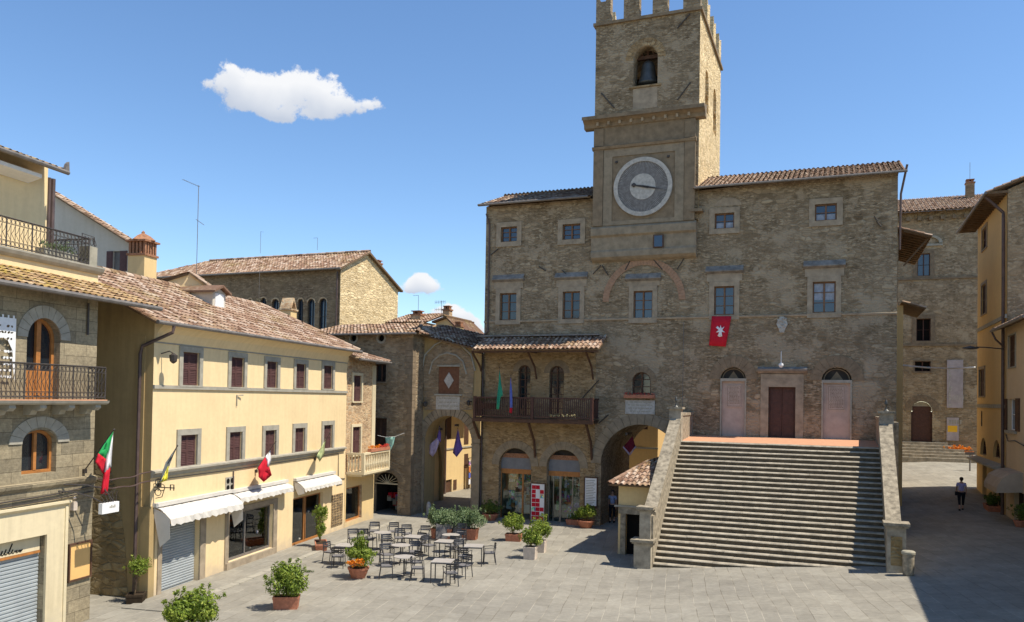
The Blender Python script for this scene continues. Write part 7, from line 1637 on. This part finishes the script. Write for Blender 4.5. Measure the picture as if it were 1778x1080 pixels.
def person(label, px, face, shirt, trou, h=1.68, stride=.22, bag=True, seed=1):
    q = gp(*px); t = thing('person', label, 'person', None, (q.x, q.y, q.z), face); s = h/1.7; st = stride
    V = [(0, 0, .93), (0, 0, 1.08), (0, .01, 1.25), (0, .0, 1.40), (0, .0, 1.47), (0, -.01, 1.53), (0, -.02, 1.61), (0, -.01, 1.67),
         (-.10, 0, .90), (-.10, -st*.45, .50), (-.10, -st, .09), (-.10, -st-.13, .035), (.10, 0, .90), (.10, st*.25, .50), (.10, st, .12), (.10, st-.10, .03),
         (-.165, 0, 1.38), (-.215, .07, 1.12), (-.235, .04, .88), (-.24, .02, .81), (.165, 0, 1.38), (.215, -.04, 1.12), (.235, -.12, .90), (.24, -.14, .83)]
    V = [(x*s, y*s, z*s) for x, y, z in V]
    E = [(0, 1), (1, 2), (2, 3), (3, 4), (4, 5), (5, 6), (6, 7), (0, 8), (8, 9), (9, 10), (10, 11), (0, 12), (12, 13), (13, 14), (14, 15), (3, 16), (16, 17), (17, 18), (18, 19), (3, 20), (20, 21), (21, 22), (22, 23)]
    Rr = [.12, .105, .115, .09, .05, .055, .085, .055, .085, .055, .038, .032, .085, .055, .038, .032, .05, .038, .028, .03, .05, .038, .028, .03]
    b = skin('body', V, E, [r*s for r in Rr], 'skin', t)
    # shirt, trousers, hair, shoes as clothing
    sV = [(0, 0, .97), (0, 0, 1.1), (0, .01, 1.25), (0, 0, 1.40), (-.165, 0, 1.385), (-.205, .05, 1.22), (.165, 0, 1.385), (.205, -.03, 1.22)]
    skin('shirt', [(x*s, y*s, z*s) for x, y, z in sV], [(0, 1), (1, 2), (2, 3), (3, 4), (4, 5), (3, 6), (6, 7)], [r*s for r in (.145, .13, .14, .105, .07, .06, .07, .06)], shirt, b)
    tV = [(0, 0, .95), (-.10, 0, .86), (-.10, -st*.45, .50), (-.10, -st*.8, .24), (.10, 0, .86), (.10, st*.25, .50), (.10, st*.75, .27)]
    skin('trousers', [(x*s, y*s, z*s) for x, y, z in tV], [(0, 1), (1, 2), (2, 3), (0, 4), (4, 5), (5, 6)], [r*s for r in (.135, .105, .07, .055, .105, .07, .055)], trou, b)
    m = MB(); m.lathe([(.02, .11), (.07, .095), (.098, .03), (.09, -.04), (.06, -.08), (.03, -.09)], (0, .025*s, 1.62*s), 14); m.lathe([(.01, .05), (.045, .02), (.04, -.03), (.01, -.05)], (0, .12*s, 1.66*s), 10); m.build('hair', 'hair', b, smooth=True)
    m = MB()
    for x in (-.035, .035): m.lathe([(.001, -.01), (.011, 0), (.001, .01)], (x*s, -.098*s, 1.62*s), 8)
    m.build('eyes', 'black', b); m = MB(); m.add([(0, -.1*s, 1.625*s), (-.013, -.098*s, 1.585*s), (.013, -.098*s, 1.585*s), (0, -.125*s, 1.59*s)], [(0, 1, 3), (0, 3, 2), (1, 2, 3)]); m.box(-.022, .022, -.1*s, -.09*s, 1.555*s, 1.562*s); m.build('nose_and_mouth', 'skin', b)
    for i_, wv in ((19, V[19]), (23, V[23])):
        sd = -1 if wv[0] < 0 else 1
        for k in range(4): m = MB(); x = wv[0]; m.tube([(x, wv[1]-.024+.016*k, wv[2]), (x-sd*.006, wv[1]-.026+.016*k, wv[2]-.045), (x-sd*.02, wv[1]-.024+.016*k, wv[2]-.07-.006*(k in (1, 2)))], .0085, 5); m.build('finger', 'skin', b)
        m = MB(); m.tube([(wv[0]-sd*.01, wv[1]-.025, wv[2]+.02), (wv[0]-sd*.02, wv[1]-.05, wv[2]-.01), (wv[0]-sd*.022, wv[1]-.055, wv[2]-.035)], .009, 5); m.build('thumb', 'skin', b)
    for (fx, fy) in ((-.10, -st), (.10, st-.0)):
        m = MB(); m.lathe([(.045, 0), (.05, .03), (.04, .07), (.02, .09)], (fx*s, (fy-.05)*s, .0), 10, sy=2.3); m.build('shoe', 'black', b)
    if bag: m = MB(); m.box(.17, .30, -.02, .12, .78, .98); m.tube([(.2, .05, .98), (.22, .03, 1.2), (.15, 0, 1.42)], .01, 5); tag(m.build('shoulder_bag', 'trouser', b), None, None) if False else m.build('bag_strap', 'trouser', b)
    return t
dirw = (PAL.n*-1)
person('person in a lilac print shirt and black trousers walking away up the shaded street', (1669, 886), math.atan2(dirw.y, dirw.x)+pi/2, 'shirt', 'trouser', 1.72)
person('person in a pale blue top standing in the shade of the great passage', (1063, 907), PAL.a, 'shirtw', 'trouser', 1.7, stride=.04, bag=False)
